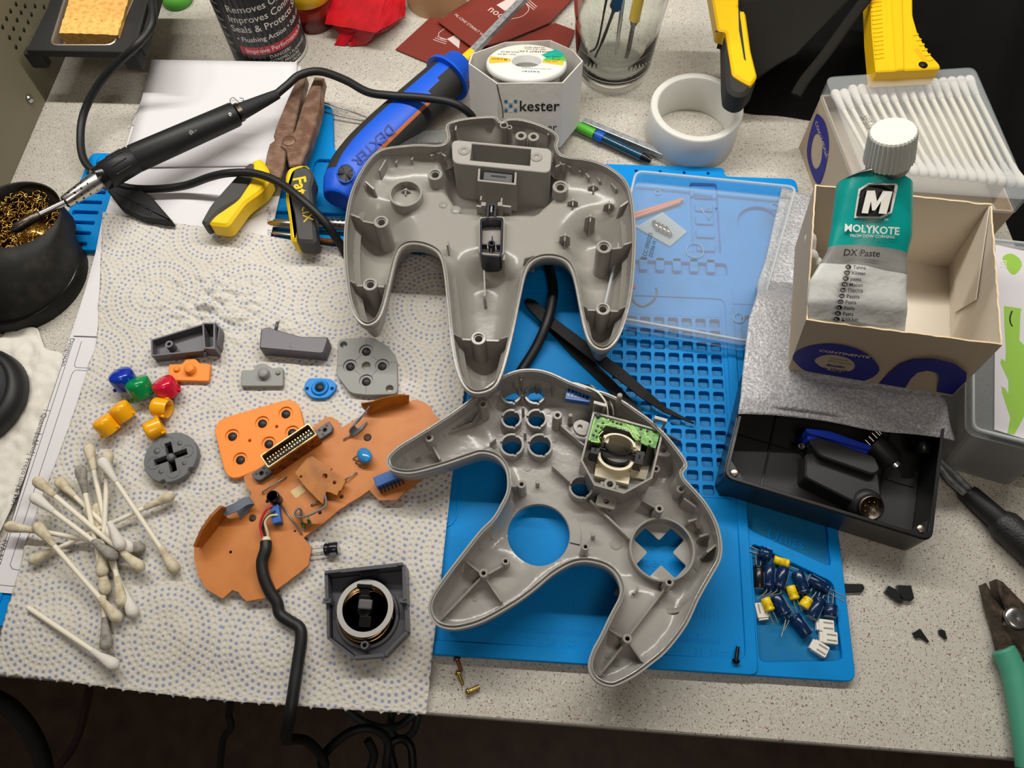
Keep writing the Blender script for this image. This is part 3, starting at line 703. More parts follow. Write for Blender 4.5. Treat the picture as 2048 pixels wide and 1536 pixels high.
for (x, y, zt, r) in ((1240, 790, 40, 5.5), (1257, 822, 24, 6), (1141, 830, 24, 4.5), (1046, 815, 22, 3), (1075, 965, 17, 4), (1187, 1070, 17, 4), (1050, 865, 20, 3)):
    g = G(); q = at(x, y, zt); rm = r*mmpx(x, y, zt); g.cyl((q.x, q.y, zf-1), (q.x, q.y, zt), rm*1.1, rm, 14, bev=.3); part('guide_pin', Fr, g, 'shell')
g = G()
for (x, y, r) in ((995, 800, 7), (1023, 760, 7), (1092, 776, 7), (1095, 822, 6), (1045, 867, 6), (1107, 878, 7), (1055, 935, 7), (1232, 1087, 12), (1400, 1133, 12), (1396, 1053, 8), (822, 907, 6), (837, 923, 6), (933, 1184, 4.5), (951, 1200, 5), (1213, 1312, 6), (1232, 1328, 6), (988, 890, 7)):
    q = at(x, y, zf+.4); r = r*mmpx(x, y, zf); z0 = fs_.z(q.x, q.y); part('mould_mark', Fr, G().lathe([(r, z0-.4), (r, z0+.35), (0, z0+.35)], (q.x, q.y, 0), n=18, smooth=False), 'shell')
g = G(); pts = sm([at(x, y, 13) for x, y in ((950, 845), (938, 862), (936, 885), (948, 905))], False, 5)
for a, b in zip(pts, pts[1:]): g.bar(a, b, .9, 10, 14)
pts = sm([at(x, y, 14) for x, y in ((1232, 1180), (1262, 1202), (1300, 1218), (1345, 1222), (1378, 1212))], False, 5)
for a, b in zip(pts, pts[1:]): g.bar(a, b, 2.2, 8, 14.5)
part('curved_step', Fr, g, 'shell')
# ---------------------------------------------------------------- stick module in the front half
mat('pcb_green', (52, 120, 40), .35, var=(2.2, (96, 160, 60), .46, .52)); mat('solder', (150, 140, 120), .3, .9)
mat('trace', (160, 205, 90), .35); mat('cream', (222, 212, 184), .4, bump=(4, .1)); mat('grease', (20, 24, 30), .12); mat('blue_plug', (24, 92, 170), .4)
S = T_('stick_module_housing', 'grey octagonal thumbstick housing with a green circuit board, set in the front shell', 'stick housing', (*lx((1245, 910), 30), 12))
oc = [Vector(lx(p, 31)) for p in ((1186, 822), (1328, 861), (1305, 957), (1248, 988), (1188, 971), (1161, 921), (1171, 880))]
oc = ccw(oc); ci = inset(oc, 1.1)
g = G(); g.prism(oc, 13, 31, holes=[ci], ch=.15); g.prism(ci, 13, 15.5)
part('octagonal_wall', S, g, 'shell')
g = G()
for pts, zz in (([(1147, 845), (1160, 838), (1180, 845), (1172, 872), (1155, 868), (1146, 856)], 24), ([(1310, 884), (1335, 890), (1346, 902), (1338, 914), (1308, 910)], 24), ([(1197, 985), (1234, 995), (1230, 1020), (1190, 1010)], 22)):
    o = roundpoly([Vector(lx(p, zz)) for p in pts], 1.5); c = sum(o, Vector((0, 0)))/len(o); gg = G().prism(o, zz-2.5, zz, holes=[circ(c.x, c.y, 1.3, 12)], ch=.2)
    if pts[0][0] == 1197: gg.prism(inset(ccw(o), 2), 12, zz-2.5)
    part('mounting_lug', S, gg, 'shell')
for (x, y) in ((1199, 812), (1320, 842)):
    g = G(); q = at(x, y, 33); d = at(1328, 861, 31)-at(1186, 822, 31); a = math.degrees(math.atan2(d.y, d.x))
    M = basis((q.x, q.y, 26), d, (0, 0, 1)); g.prism(quad_(-3.2, -6, 3.2, 10), -.8, .8, holes=[quad_(-1.9, -3, 1.9, 8.2)], T=lambda v, M=M: M@v); part('latch_loop', S, g, 'shell')
# green board
zg = 30
pb = [Vector(lx(p, zg)) for p in ((1191, 825), (1322, 861), (1311, 897), (1293, 891), (1270, 880), (1262, 862), (1212, 851), (1197, 866), (1202, 886), (1173, 880))]
bd = T_('stick_circuit_board', 'small green circuit board with soldered sensors on the thumbstick housing', 'circuit board', (*lx((1245, 850), zg), zg-1.2))
g = G().prism(pb, zg-1.2, zg, ch=.1); part('board', bd, g, 'pcb_green')
g = G()
for tr in ([(1178, 876), (1190, 832), (1200, 830)], [(1182, 878), (1198, 881), (1196, 868), (1206, 858)], [(1205, 834), (1225, 836), (1250, 842), (1262, 850), (1272, 868), (1282, 878)], [(1212, 832), (1240, 837), (1262, 843), (1270, 856), (1279, 868), (1284, 874)],
           [(1222, 830), (1252, 837), (1272, 844)], [(1292, 850), (1290, 868), (1300, 872), (1304, 884)], [(1196, 844), (1214, 846), (1222, 842)], [(1230, 846), (1256, 853), (1268, 872)]):
    for a, b in zip(tr, tr[1:]): g.bar(at(a[0], a[1]+4, zg), at(b[0], b[1]+4, zg), .6, zg, zg+.08)
part('copper_tracks', bd, g, 'trace')
jt = G()
for (x, y) in ((1213, 833), (1221, 836), (1226, 840), (1234, 843), (1242, 845), (1196, 849), (1203, 852), (1192, 858), (1187, 867), (1194, 870), (1201, 873), (1207, 874), (1282, 855), (1294, 859), (1280, 872), (1279, 878), (1276, 884), (1300, 880), (1298, 888), (1206, 843)):
    jt = G(); q = at(x, y+3, zg); jt.lathe([(.75, zg), (.6, zg+.5), (.2, zg+.9), (0, zg+.9)], (q.x, q.y, 0), n=8); part('solder_joint', bd, jt, 'solder')
for (x, y) in ((1196, 832), (1309, 860)):
    q = at(x, y, zg); part('rivet', bd, G().lathe([(1.3, zg), (1.2, zg+1.2), (.6, zg+1.7), (0, zg+1.8)], (q.x, q.y, 0), n=14), 'shell_dark')
g = G(); q = at(1232, 856, zg); d = at(1290, 874, zg)-at(1232, 856, zg); g.text('13-110010-20', 2.0, onto(basis((q.x, q.y, zg+.05), d, (-d.y, d.x, 0)))); part('printing', bd, g, 'white_plastic')
# cream gimbal rings
def arcring(cx, cy, r0, r1, z0, z1, a0, a1, m, ry=.62, rot=-14):
    g = G(); n = 24; secs = []
    for i in range(n+1):
        a = math.radians(a0+(a1-a0)*i/n); c, s_ = math.cos(a), math.sin(a)
        cr, sr = math.cos(math.radians(rot)), math.sin(math.radians(rot))
        def P(r, z): x, y = r*c, r*s_*ry; return Vector((cx+x*cr-y*sr, cy+x*sr+y*cr, z))
        secs.append([P(r0, z0), P(r1, z0), P(r1, z1), P(r0, z1)])
    g.loft(secs, smooth=False); return g
q = at(1237, 890, 27); part('upper_gimbal', S, arcring(q.x, q.y, 7.2, 8.6, 15, 29, 5, 185, 0), 'cream'); part('upper_gimbal_band', S, arcring(q.x, q.y-.5, 6.4, 7.3, 23, 27, 180, 360, 0), 'grease')
g = G(); d = (at(1262, 880, 27)-at(1212, 868, 27)); a = math.degrees(math.atan2(d.y, d.x))
for (x, y, w_, h_, z1) in ((1275, 893, 3.5, 5, 27), (1212, 878, 3, 4, 27)): p = at(x, y, z1); g.box((p.x, p.y, (15+z1)/2), (w_, h_, z1-15), a)
part('gimbal_bearings', S, g, 'cream')
q = at(1232, 912, 26); part('lower_gimbal', S, arcring(q.x, q.y, 7.8, 9.4, 14, 25, 182, 358, 0, ry=.75), 'cream'); part('lower_gimbal_band', S, arcring(q.x, q.y+1, 6.6, 7.5, 18, 24, 185, 355, 0, ry=.5), 'grease')
g = G().prism([Vector(lx(p, 20)) for p in ((1192, 925), (1262, 943), (1258, 968), (1189, 950))], 15, 19, ch=.2); g.prism([Vector(lx(p, 18)) for p in ((1262, 935), (1300, 930), (1292, 958), (1262, 952))], 15, 17)
part('gimbal_base', S, g, 'cream')
for (x, y, w_, l_, zz) in ((1191, 899, 4.2, 4.6, 27), (1279, 915, 4.2, 7, 27), (1287, 897, 3.4, 7, 25)):
    g = G(); p = at(x, y, zz); g.box((p.x, p.y, (15+zz)/2), (w_, l_, zz-15), a); g.box((p.x, p.y+.3, zz+.1), (.8, 1.8, .3), a, m=1); part('optical_sensor', S, g, ['black_gloss', 'grease'])
g = G(); g.tube([at(1200, 897, 25), at(1216, 902, 25)], 1, 8); g.tube([at(1262, 909, 24), at(1276, 913, 24)], 1.1, 8); part('axle', S, g, 'black_gloss')
g = G(); q = at(1220, 968, 27); g.lathe([(3.4, 15), (3.1, 26.7), (2.9, 27), (1.6, 27), (1.5, 20)], (q.x, q.y, 0), n=20, smooth=False); g.lathe([(1.5, 21), (0, 21)], (q.x, q.y, 0), n=14, m=1); g.box((q.x, q.y+.3, 20), (9, 3, 5), a)
part('screw_boss', S, g, ['shell', 'black_rubber'])
# cable plug with six wires
P_ = T_('wire_plug', 'six-way blue wire plug lying at the top of the front shell', 'connector', (*lx((1156, 792), 26), 20))
d = at(1180, 795, 27)-at(1132, 788, 27); a = math.degrees(math.atan2(d.y, d.x)); c = at(1156, 793, 26)
g = G().box((c.x, c.y, 25), (12.6, 5.6, 4.5), a)
M = basis((c.x, c.y, 27.25), d, (-d.y, d.x, 0))
for k in range(6): g.prism(quad_(-5.6+1.95*k, -1.6, -4.4+1.95*k, .3), 0, .25, m=1, T=lambda v, M=M: M@v); g.prism(quad_(-5.6+1.95*k, 1.1, -4.6+1.95*k, 2.9), 0, .12, m=2, T=lambda v, M=M: M@v)
part('plug_body', P_, g, ['blue_plug', 'black_gloss', 'navy_dark'])
for k in range(6):
    m_ = ['white_plastic', 'black_rubber', 'steel_dark', 'black_rubber', 'steel_dark', 'shell'][k]
    s_ = M@Vector((-4.8+1.95*k, 3, -2))
    e = at(1216+2.2*k, 830, 29)
    pth = sm([s_, s_+Vector((1.5, 3.5, 2)), at(1188+k*2, 780+k*2, 34-k), at(1205+k*2, 795+k, 34-k), at(1214+2*k, 812, 32), e], False, 6)
    part('wire', P_, G().tube(pth, .55, 8), m_)

# ---------------------------------------------------------------- main circuit board on the towel
mat('pcb_tan', (196, 122, 60), .5, var=(12, (186, 112, 50), .4, .7), bump=(.8, .1)); mat('pcb_brown', (176, 108, 22), .42, var=(8, (150, 88, 20), .4, .7)); mat('pcb_edge', (150, 84, 30), .6)
mat('gold_metal', (200, 180, 130), .35, .9, var=(6, (150, 110, 70), .45, .7)); mat('rust_gold', (150, 92, 40), .5, .6, var=(4, (70, 45, 25), .45, .65)); mat('grey_ribbon', (112, 120, 132), .45); mat('blue_ceramic', (44, 130, 190), .18, coat=.5)
mat('tin', (150, 148, 142), .4, .7); mat('red_wire', (190, 30, 50), .4); mat('cream_wire', (200, 185, 150), .5); mat('label', (205, 180, 130), .6); mat('cap_black', (20, 20, 26), .25); mat('alu', (190, 188, 184), .35, .35)
zb = 12.
main_px = [(388, 1095), (402, 1085), (450, 1022), (498, 1000), (503, 985), (496, 978), (489, 966), (488, 953), (510, 942), (560, 905), (652, 834), (664, 834), (677, 842), (684, 855), (702, 845), (737, 823), (829, 799), (847, 804), (862, 814), (868, 830), (900, 850), (900, 900), (862, 943), (849, 953), (809, 985), (794, 1000), (757, 1000), (739, 980), (680, 1018), (645, 1048), (607, 1075), (623, 1095), (617, 1130), (590, 1152), (530, 1196), (512, 1199), (492, 1202), (477, 1184), (465, 1180), (445, 1197), (412, 1177), (397, 1152), (389, 1120)]
mb = []
for i, p in enumerate(main_px):   # broken, slightly toothed edge
    q0 = lx(p, zb); q1 = lx(main_px[(i+1) % len(main_px)], zb); mb.append(Vector(q0)); n = int(np.hypot(*(q1-q0))/2.2)
    for k in range(1, n): t = k/n; mb.append(Vector(q0*(1-t)+q1*t)+Vector((rnd.uniform(-.22, .22), rnd.uniform(-.22, .22))))
holes = [circ(*lx((x, y), zb), r, 14) for x, y, r in ((735, 875, 2.2), (505, 1036, 2.0), (461, 1104, .8), (683, 993, 1.1), (640, 1025, 1.0), (535, 1002, 1.1), (660, 1105+2000, 1), (590, 1062, .6)) if y < 1500]
BR = T_('main_circuit_board', 'orange-brown bare circuit board with the edge connector, lying across the dotted towel', 'circuit board', (*lx((640, 1000), zb), zb-1.6))
g = G().prism(mb, zb-1.6, zb, holes=holes); part('board', BR, g, 'pcb_tan')
# edge connector
c0, c1, c2, c3 = [Vector(lx(p, 24)) for p in ((518, 912), (617, 845), (635, 868), (537, 936))]
ux = (c1-c0).normalized(); ang = math.degrees(math.atan2(ux.y, ux.x)); cc = (c0+c1+c2+c3)/4; W_ = ((c1-c0).length+(c2-c3).length)/2; Hh = abs((c3-c0).x*(-ux.y)+(c3-c0).y*ux.x)
CM = basis((cc.x, cc.y, 0), (ux.x, ux.y, 0), (-ux.y, ux.x, 0)); TM = lambda v: CM@v
g = G(); ro = rrect(-W_/2, -Hh/2, W_/2, Hh/2, .7, 2); ri = rrect(-W_/2+.9, -Hh/2+.9, W_/2-.9, Hh/2-.9, .6, 2)
g.prism(ro, 22.6, 24, holes=[ri], ch=.2, T=TM, m=1); g.prism(inset(ro, .15), zb, 22.6, holes=[ri], T=TM)
g.prism(rrect(-3, -Hh/2-.05, -1, -Hh/2+.2, .1, 1), 14, 15.2, T=TM, m=2); g.prism(rrect(8, -Hh/2-.05, 10, -Hh/2+.2, .1, 1), 15, 16.2, T=TM, m=2)
ec = part('edge_connector', BR, g, ['rust_gold', 'gold_metal', 'black_gloss'], label='gold-framed multi-pin edge connector')
g = G().prism(inset(ro, 1.0), zb, 20.5, T=TM); part('connector_core', ec, g, 'black_gloss')
for k in range(16):
    for r_ in (-1, 1):
        x = -W_/2+2.4+(W_-4.8)*k/15; part('contact', ec, G().prism(quad_(x-.28, r_*1.0-.5, x+.28, r_*1.0+.5), 20.5, 22.6, T=TM), 'gold_metal')
for sx in (-1, 1):
    o = roundpoly([Vector((sx*(W_/2-.5), -3)), Vector((sx*(W_/2+7), -3.2)), Vector((sx*(W_/2+9), -1)), Vector((sx*(W_/2+9), 3)), Vector((sx*(W_/2-.5), 3))], .8)
    o = [p for p in o]; g = G().prism(o, zb, 15, holes=[circ(sx*(W_/2+4.6), 0, 1.05, 12)], ch=.3, T=TM)
    for (dx, dy) in ((2.3, 1.6), (6.8, 1.4), (2.5, -1.6)): g.lathe([(.7, 15), (.6, 15.3), (0, 15.3)], TM(Vector((sx*(W_/2+dx), dy, 0))), n=10)
    part('flange', ec, g, 'shell_dark')
# upright and flat daughter boards
def upright(pts_px, zlo, label):
    g = G(); P = [at(x, y, z) for x, y, z in pts_px]; n = len(P)//2
    nrm = (P[1]-P[0]).cross(P[-1]-P[0]).normalized()*1.4
    k = len(P); g.add(P, [list(range(k))]); g.add([p+nrm for p in P], [list(range(k))[::-1]]); g.add(P+[p+nrm for p in P], [(i, (i+1) % k, k+(i+1) % k, k+i) for i in range(k)], m=1)
    return part('daughter_board', BR, g, ['pcb_brown', 'pcb_edge'], label=label)
upright([(400, 1092, 12.2), (449, 1030, 12.2), (448, 1012, 22), (438, 1012, 24), (420, 1030, 25), (402, 1056, 24), (386, 1092, 20)], 12, 'narrow brown board standing on edge at the left lobe')
upright([(737, 826, 12.2), (818, 802, 12.2), (818, 790, 19), (800, 788, 21), (770, 794, 22), (745, 802, 21), (722, 806, 19), (724, 814, 15)], 12, 'narrow brown board standing on edge at the top')
fl3 = [(591, 945), (614, 916), (624, 912), (652, 930), (655, 928), (664, 936), (661, 940), (674, 952), (678, 950), (691, 962), (682, 980), (677, 982), (674, 991), (662, 985), (652, 983), (646, 1008), (634, 998), (612, 975), (600, 960)]
o = [Vector(lx(p, 17)) for p in fl3]; g = G().prism(o, 15.6, 17, holes=[circ(*lx((602, 953), 17), .8, 12), circ(*lx((650, 952), 17), 1.4, 12), circ(*lx((669, 965), 17), 1.0, 12)])
q = at(640, 960, 14); g.box((q.x, q.y, 14), (6, 5, 4), 20, m=1); part('daughter_board', BR, g, ['pcb_brown', 'pcb_edge'], label='flat brown board sitting above the middle of the board')
def ribbon(name, par, path, side, n=6, r=.48, m='grey_ribbon', label=None):
    g = G(); P = sm(path, False, 8)
    for k in range(n): off = Vector(side)*(k-(n-1)/2)*r*1.9; g.tube([p+off for p in P], r, 6)
    return part(name, par, g, m, label=label)
sd = (at(570, 870, 12)-at(520, 905, 12)); sd.z = 0; sd.normalize(); pd = Vector((-sd.y, sd.x, 0))
ribbon('ribbon_cable', BR, [at(735, 818, 19), at(722, 835, 18), at(712, 845, 20), at(704, 856, 16), at(712, 864, 13.4), at(730, 850, 13)], sd*.8+pd*.3)
ribbon('ribbon_cable', BR, [at(446, 1025, 18), at(470, 1015, 19), at(490, 1003, 18), at(503, 1002, 16), at(492, 1014, 14), at(478, 1030, 12.6)], pd*.9)
ribbon('ribbon_cable', BR, [at(650, 990, 17.5), at(652, 1010, 20), at(636, 1022, 21), at(615, 1032, 19), at(597, 1034, 17), at(590, 1026, 18), at(595, 1018, 18), at(602, 1020, 15), at(604, 1035, 12.4)], Vector((.25, -.25, .9)))
q = at(729, 911, 15.5); Mr = Matrix.Translation(q)@Matrix.Rotation(math.radians(-48), 4, 'Z')@Matrix.Rotation(math.radians(-14), 4, 'Y')@Matrix.Diagonal((5.0, 3.7, 2.5, 1)); secs = []
for i in range(11):
    t = -math.cos(math.pi*i/10); rr = max(.02, math.sin(math.pi*i/10)**.85); secs.append([Mr@Vector((t, rr*math.cos(2*math.pi*k/18), rr*math.sin(2*math.pi*k/18))) for k in range(18)])
cp_ = part('ceramic_resonator', BR, G().loft(secs), 'blue_ceramic', label='bright blue three-legged ceramic part')
for (x, y) in ((706, 918), (711, 926), (717, 932)): part('pin', cp_, G().tube([at(x, y, 12), at(x+5, y-4, 14.5), at(x+10, y-7, 15.5)], .4, 6), 'tin')
d = at(810, 945, 16)-at(755, 968, 16); a = math.degrees(math.atan2(d.y, d.x)); c = at(777, 957, 16); g = G().box((c.x, c.y, 15.5), (14, 5.5, 6.5), a); cb = part('board_connector', BR, g, 'blue_plug', bevel=.3)
M = basis((c.x, c.y, 0), d, (-d.y, d.x, 0))
for k in range(7): part('pin', cb, G().tube([M@Vector((-6+k*2, -2.8, 16)), M@Vector((-6+k*2, -4.3, 14.5)), M@Vector((-6+k*2, -4.4, 12))], .4, 6), 'steel_dark')
g = G(); q = at(545, 990, 20); g.cyl((q.x, q.y-.5, zb), (q.x, q.y-.5, 20), 3.1, None, 24, bev=.4); g.lathe([(2.5, 20.05), (0, 20.05)], (q.x, q.y-.5, 0), n=20, m=1); part('capacitor', BR, g, ['cap_black', 'alu'])
for a_, b_ in (((524, 985, 13.5), (572, 953, 13.5)), ((562, 1008, 13.2), (603, 1067, 13.2)), ((690, 960, 14), (713, 945, 13)), ((622, 1010, 13), (636, 1003, 13)), ((687, 879, 13), (704, 868, 13))):
    p, q = at(*a_), at(*b_); part('jumper_wire', BR, G().tube([Vector((p.x, p.y, 11.9)), p, q, Vector((q.x, q.y, 11.9))], .4, 6), 'tin')
for (x, y) in ((606, 1050), (618, 1042)):
    q = at(x, y, 13.5); g = G(); g.tube([q+Vector((-1, 2.6, -1)), q+Vector((-.8, 1.6, 0)), q+Vector((.8, -1.8, 0)), q+Vector((1, -2.8, -1))], .3, 6); g.cyl(q+Vector((-.5, 1, 0)), q+Vector((.5, -1, 0)), .8, None, 10, m=1); part('diode', BR, g, ['tin', 'pcb_green'])
g = G().prism([Vector(lx(p, zb)) for p in ((580, 983), (600, 970), (612, 982), (592, 997))], zb, zb+.12); part('paper_label', BR, g, 'label')
# cable with its small plug
CB = T_('controller_cable', 'thick black controller cable running off the worktop edge from the brown board', 'cable', (*lx((590, 1300), 8), 8))
c = at(553, 1030, 15); g = G().box((c.x, c.y, 14.6), (4.2, 9.5, 5), 20); part('plug', CB, g, 'blue_plug', bevel=.3)
for (m_, pts) in (('red_wire', [(546, 1012, 17), (532, 1020, 18), (521, 1045, 17), (523, 1065, 16), (530, 1082, 15.5)]), ('cream_wire', [(556, 1030, 17), (540, 1032, 18), (530, 1045, 18), (535, 1065, 17), (537, 1082, 15.5)]), ('black_rubber', [(550, 1022, 17), (532, 1036, 18), (526, 1055, 16.5), (533, 1083, 15)])):
    part('wire', CB, G().tube(sm([at(*p) for p in pts], False, 6), .65, 8), m_)
ch = sm([at(*p) for p in ((532, 1084, 16), (531, 1100, 16.5), (524, 1125, 16), (528, 1155, 15), (541, 1185, 13), (554, 1205, 11.5), (560, 1228, 10.5), (580, 1243, 10.5), (599, 1256, 11), (602, 1280, 11), (595, 1330, 10.6), (587, 1385, 10.6), (581, 1424, 8), (577, 1445, 0), (573, 1466, -25), (574, 1480, -60), (590, 1478, -90), (615, 1483, -115), (640, 1508, -140), (650, 1528, -150), (645, 1532, -160), (645, 1515, -165), (668, 1488, -170), (705, 1462, -175), (745, 1458, -180), (775, 1482, -190), (772, 1536, -200), (770, 1600, -230))], False, 6)
g = G().tube(ch, 2.9, 14); part('cable_jacket', CB, g, 'black_rubber')
q0, q1 = at(533, 1075, 16), at(532, 1092, 16.3); part('shield', CB, G().cyl(q0, q1, 1.9, 2.6, 12), 'cream')

# ---------------------------------------------------------------- stick base with its spring
mat('module_grey', (82, 82, 88), .35, bump=(6, .05)); mat('copper_wire', (200, 160, 110), .25, 1.)
SB = T_('thumbstick_unit', 'dark grey thumbstick unit holding a greasy ring spring, near the front of the towel', 'thumbstick unit', (*lx((735, 1225), 12), 8))
o = [lx(p, 17) for p in ((653, 1148), (808, 1131), (813, 1262), (768, 1309), (706, 1314), (655, 1275))]; o = ccw([Vector(p) for p in o]); oi = inset(o, 1.1)
g = G(); g.prism(oi, 8, 10.5, ch=0); k = len(o)
hz_ = {0: 21, 1: 21, 2: 15, 3: 15, 4: 15, 5: 15}
for i in range(k):
    a_, b_ = o[i], o[(i+1) % k]; top = 15.5
    if a_.y > lx((700, 1200), 17)[1] and b_.y > lx((700, 1200), 17)[1]: top = 21
    g.bar(a_, b_, 1.3, 8, top)
for a_, b_ in (((653, 1148), (655, 1200)), ((808, 1131), (810, 1200))): g.bar(at(*a_, 19), at(*b_, 19), 1.6, 8, 20)
for x in (655, 807): q = at(x, 1202, 18); g.box((q.x, q.y, 14), (3.6, 2, 11))
g.bar(at(683, 1143, 21), at(795, 1131, 21), 1.6, 20, 22.5)
part('base_shell', SB, g, 'module_grey')
q = at(732, 1222, 16)
g = G().lathe([(15.5, 10.5), (15, 12.5), (13.8, 12.5), (13, 9)], (q.x, q.y-1.5, 0), n=48); part('cup', SB, g, 'shell_dark')
g = G()
path = [Vector((q.x-.6+(12.6-.06*t)*math.cos(t), q.y-2.2+(12.6-.06*t)*math.sin(t)+t*.14, 11+t*.28)) for t in [2*math.pi*3.4*i/150 for i in range(151)]]
g.tube(path, .55, 6); part('coil_spring', SB, g, 'copper_wire')
qq = at(729, 1215, 20); g = G().lathe([(13.4, 17.6), (13.4, 18.6), (10.9, 18.6), (10.9, 17.6), (13.4, 17.6)], (qq.x, qq.y, 0), n=48, smooth=False); part('washer_ring', SB, g, 'alu')
g = G()
for (y, w_, l_, z0, z1) in ((1180, 4.5, 5, 10, 20), (1172, 7.5, 2, 14, 21), (1200, 5.5, 4, 10, 22), (1262-20, 5.5, 5, 10, 21)): p = at(729, y, 21); g.box((p.x, p.y, (z0+z1)/2), (w_, l_, z1-z0))
g.cyl((qq.x, qq.y-1, 10), (qq.x, qq.y-1, 20), 3.4, None, 18); part('stick_pivot', SB, g, 'black_gloss', bevel=.5)
p = at(730, 1208, 23); part('pivot_cap', SB, G().box((p.x, p.y, 22), (6.5, 4.6, 2.4)), 'shell_dark', bevel=.8)
g = G()
for i in range(9): p = at(722+i*4.2, 1148-i*.3, 21); g.box((p.x, p.y, 20), (.5, 2.4, 2.6), 8)
part('gear_teeth', SB, g, 'black_gloss')
p = at(729, 1290, 18); g = G().lathe([(2.1, 9), (1.9, 18), (1.0, 18), (1.0, 12)], (p.x, p.y, 0), n=16, smooth=False); part('screw_post', SB, g, 'module_grey')

# ---------------------------------------------------------------- rubber pads
mat('orange_rubber', (240, 140, 48), .55); mat('grey_rubber', (136, 138, 134), .5); mat('blue_rubber', (0, 128, 210), .5); mat('carbon', (38, 36, 40), .5); mat('hole_orange', (160, 70, 20), .6)
def pad(name, label, pts, z1, th, m, r, pills, holes=(), px_r=9, rim=True):
    o = roundpoly([Vector(lx(p, z1)) for p in pts], r, 5); c = sum(o, Vector((0, 0)))/len(o)
    t = T_(name, label, 'rubber pad', (c.x, c.y, z1-th)); hl = []
    for (x, y) in pills: hl.append(circ(*lx((x, y), z1), px_r*mmpx(x, y, z1)*1.5, 24))
    hs = [circ(*lx((x, y), z1), rr, 12) for x, y, rr in holes]
    g = G().prism(o, z1-th, z1-.9 if pills else z1, holes=hs); 
    if pills: g.prism(o, z1-.9, z1, holes=hl+hs, ch=.25)
    part('rubber_sheet', t, g, m)
    for (x, y) in pills:
        q = at(x, y+1, z1); part('contact_pill', t, G().lathe([(px_r*mmpx(x, y, z1), z1-.9), (px_r*mmpx(x, y, z1)-.2, z1-.15), (0, z1-.1)], (q.x, q.y, 0), n=20), 'carbon')
    return t
pad('button_pad', 'large orange rubber pad with six black contacts, partly under the brown board', [(424, 842), (594, 793), (618, 893), (455, 966)], 11, 3, 'orange_rubber', 9, [(464, 871), (524, 845), (571, 826), (480, 918), (537, 886), (584, 864)], [(499, 881, .8), (553, 853, .8)])
t = pad('button_pad', 'light grey rubber pad with four black contacts beside the middle prong', [(676, 678), (745, 674), (777, 693), (794, 715), (795, 788), (735, 790), (700, 786), (673, 750)], 10.5, 3, 'grey_rubber', 3, [(732, 701), (700, 731), (764, 730), (732, 761)], [(687, 689, 2.0), (779, 777, 2.1), (732, 731, 2.4)], 9)
mat('seam_grey', (92, 94, 92), .6); g = G()
for a_, b_ in (((732, 680), (732, 690)), ((675, 731), (688, 731)), ((777, 724), (793, 725)), ((732, 773), (732, 786)), ((709, 722), (722, 711)), ((743, 711), (754, 720)), ((709, 740), (721, 750)), ((743, 751), (754, 740))): g.bar(at(*a_, 10.5), at(*b_, 10.5), .25, 10.45, 10.54)
part('seam_lines', t, g, 'seam_grey')
def plug_pad(name, label, pts, z1, m, knobs, r=1.2):
    o = roundpoly([Vector(lx(p, z1)) for p in pts], r, 3); c = sum(o, Vector((0, 0)))/len(o); t = T_(name, label, 'rubber pad', (c.x, c.y, z1-2.4))
    part('rubber_sheet', t, G().prism(o, z1-2.4, z1, ch=.3), m)
    for (x, y, rr, h) in knobs: q = at(x, y, z1+h); part('knob', t, G().lathe([(rr*1.15, z1-.1), (rr, z1+.3), (rr, z1+h-.5), (rr-.5, z1+h), (0, z1+h)], (q.x, q.y, 0), n=24), m)
plug_pad('start_pad', 'small orange rubber pad with a round knob, left of the grey one', [(338, 728), (364, 728), (372, 717), (390, 717), (400, 727), (421, 728), (417, 762), (336, 760)], 10.5, 'orange_rubber', [(377, 735, 2.9, 3.5), (352, 737, 1.6, 1.5)])
plug_pad('start_pad', 'small grey rubber pad with a round knob, beside the blue oval one', [(483, 740), (507, 740), (513, 728), (530, 727), (543, 736), (566, 735), (566, 772), (481, 772)], 10.5, 'grey_rubber', [(525, 744, 2.9, 3.5), (555, 744, 1.3, 1.2)])
o = [(610, 765), (618, 756), (660, 757), (672, 766), (672, 778), (655, 796), (624, 797), (607, 780)]
oo = roundpoly([Vector(lx(p, 9.8)) for p in o], 3, 4); c = sum(oo, Vector((0, 0)))/len(oo); t = T_('trigger_pad', 'bright blue oval rubber pad with one black contact', 'rubber pad', (c.x, c.y, 7.6))
part('rubber_sheet', t, G().prism(oo, 7.6, 9.8, holes=[circ(*lx((614, 777), 9.8), .9, 12), circ(*lx((664, 777), 9.8), .9, 12)], ch=.3), 'blue_rubber')
q = at(639, 774, 11); part('dome', t, G().lathe([(5.0, 9.7), (4.4, 10.8), (3.4, 11.1), (3.2, 10.5), (0, 10.5)], (q.x, q.y, 0), n=24), 'blue_rubber'); part('contact_pill', t, G().lathe([(2.5, 10.4), (2.4, 11.1), (0, 11.1)], (q.x, q.y, 0), n=20), 'carbon')

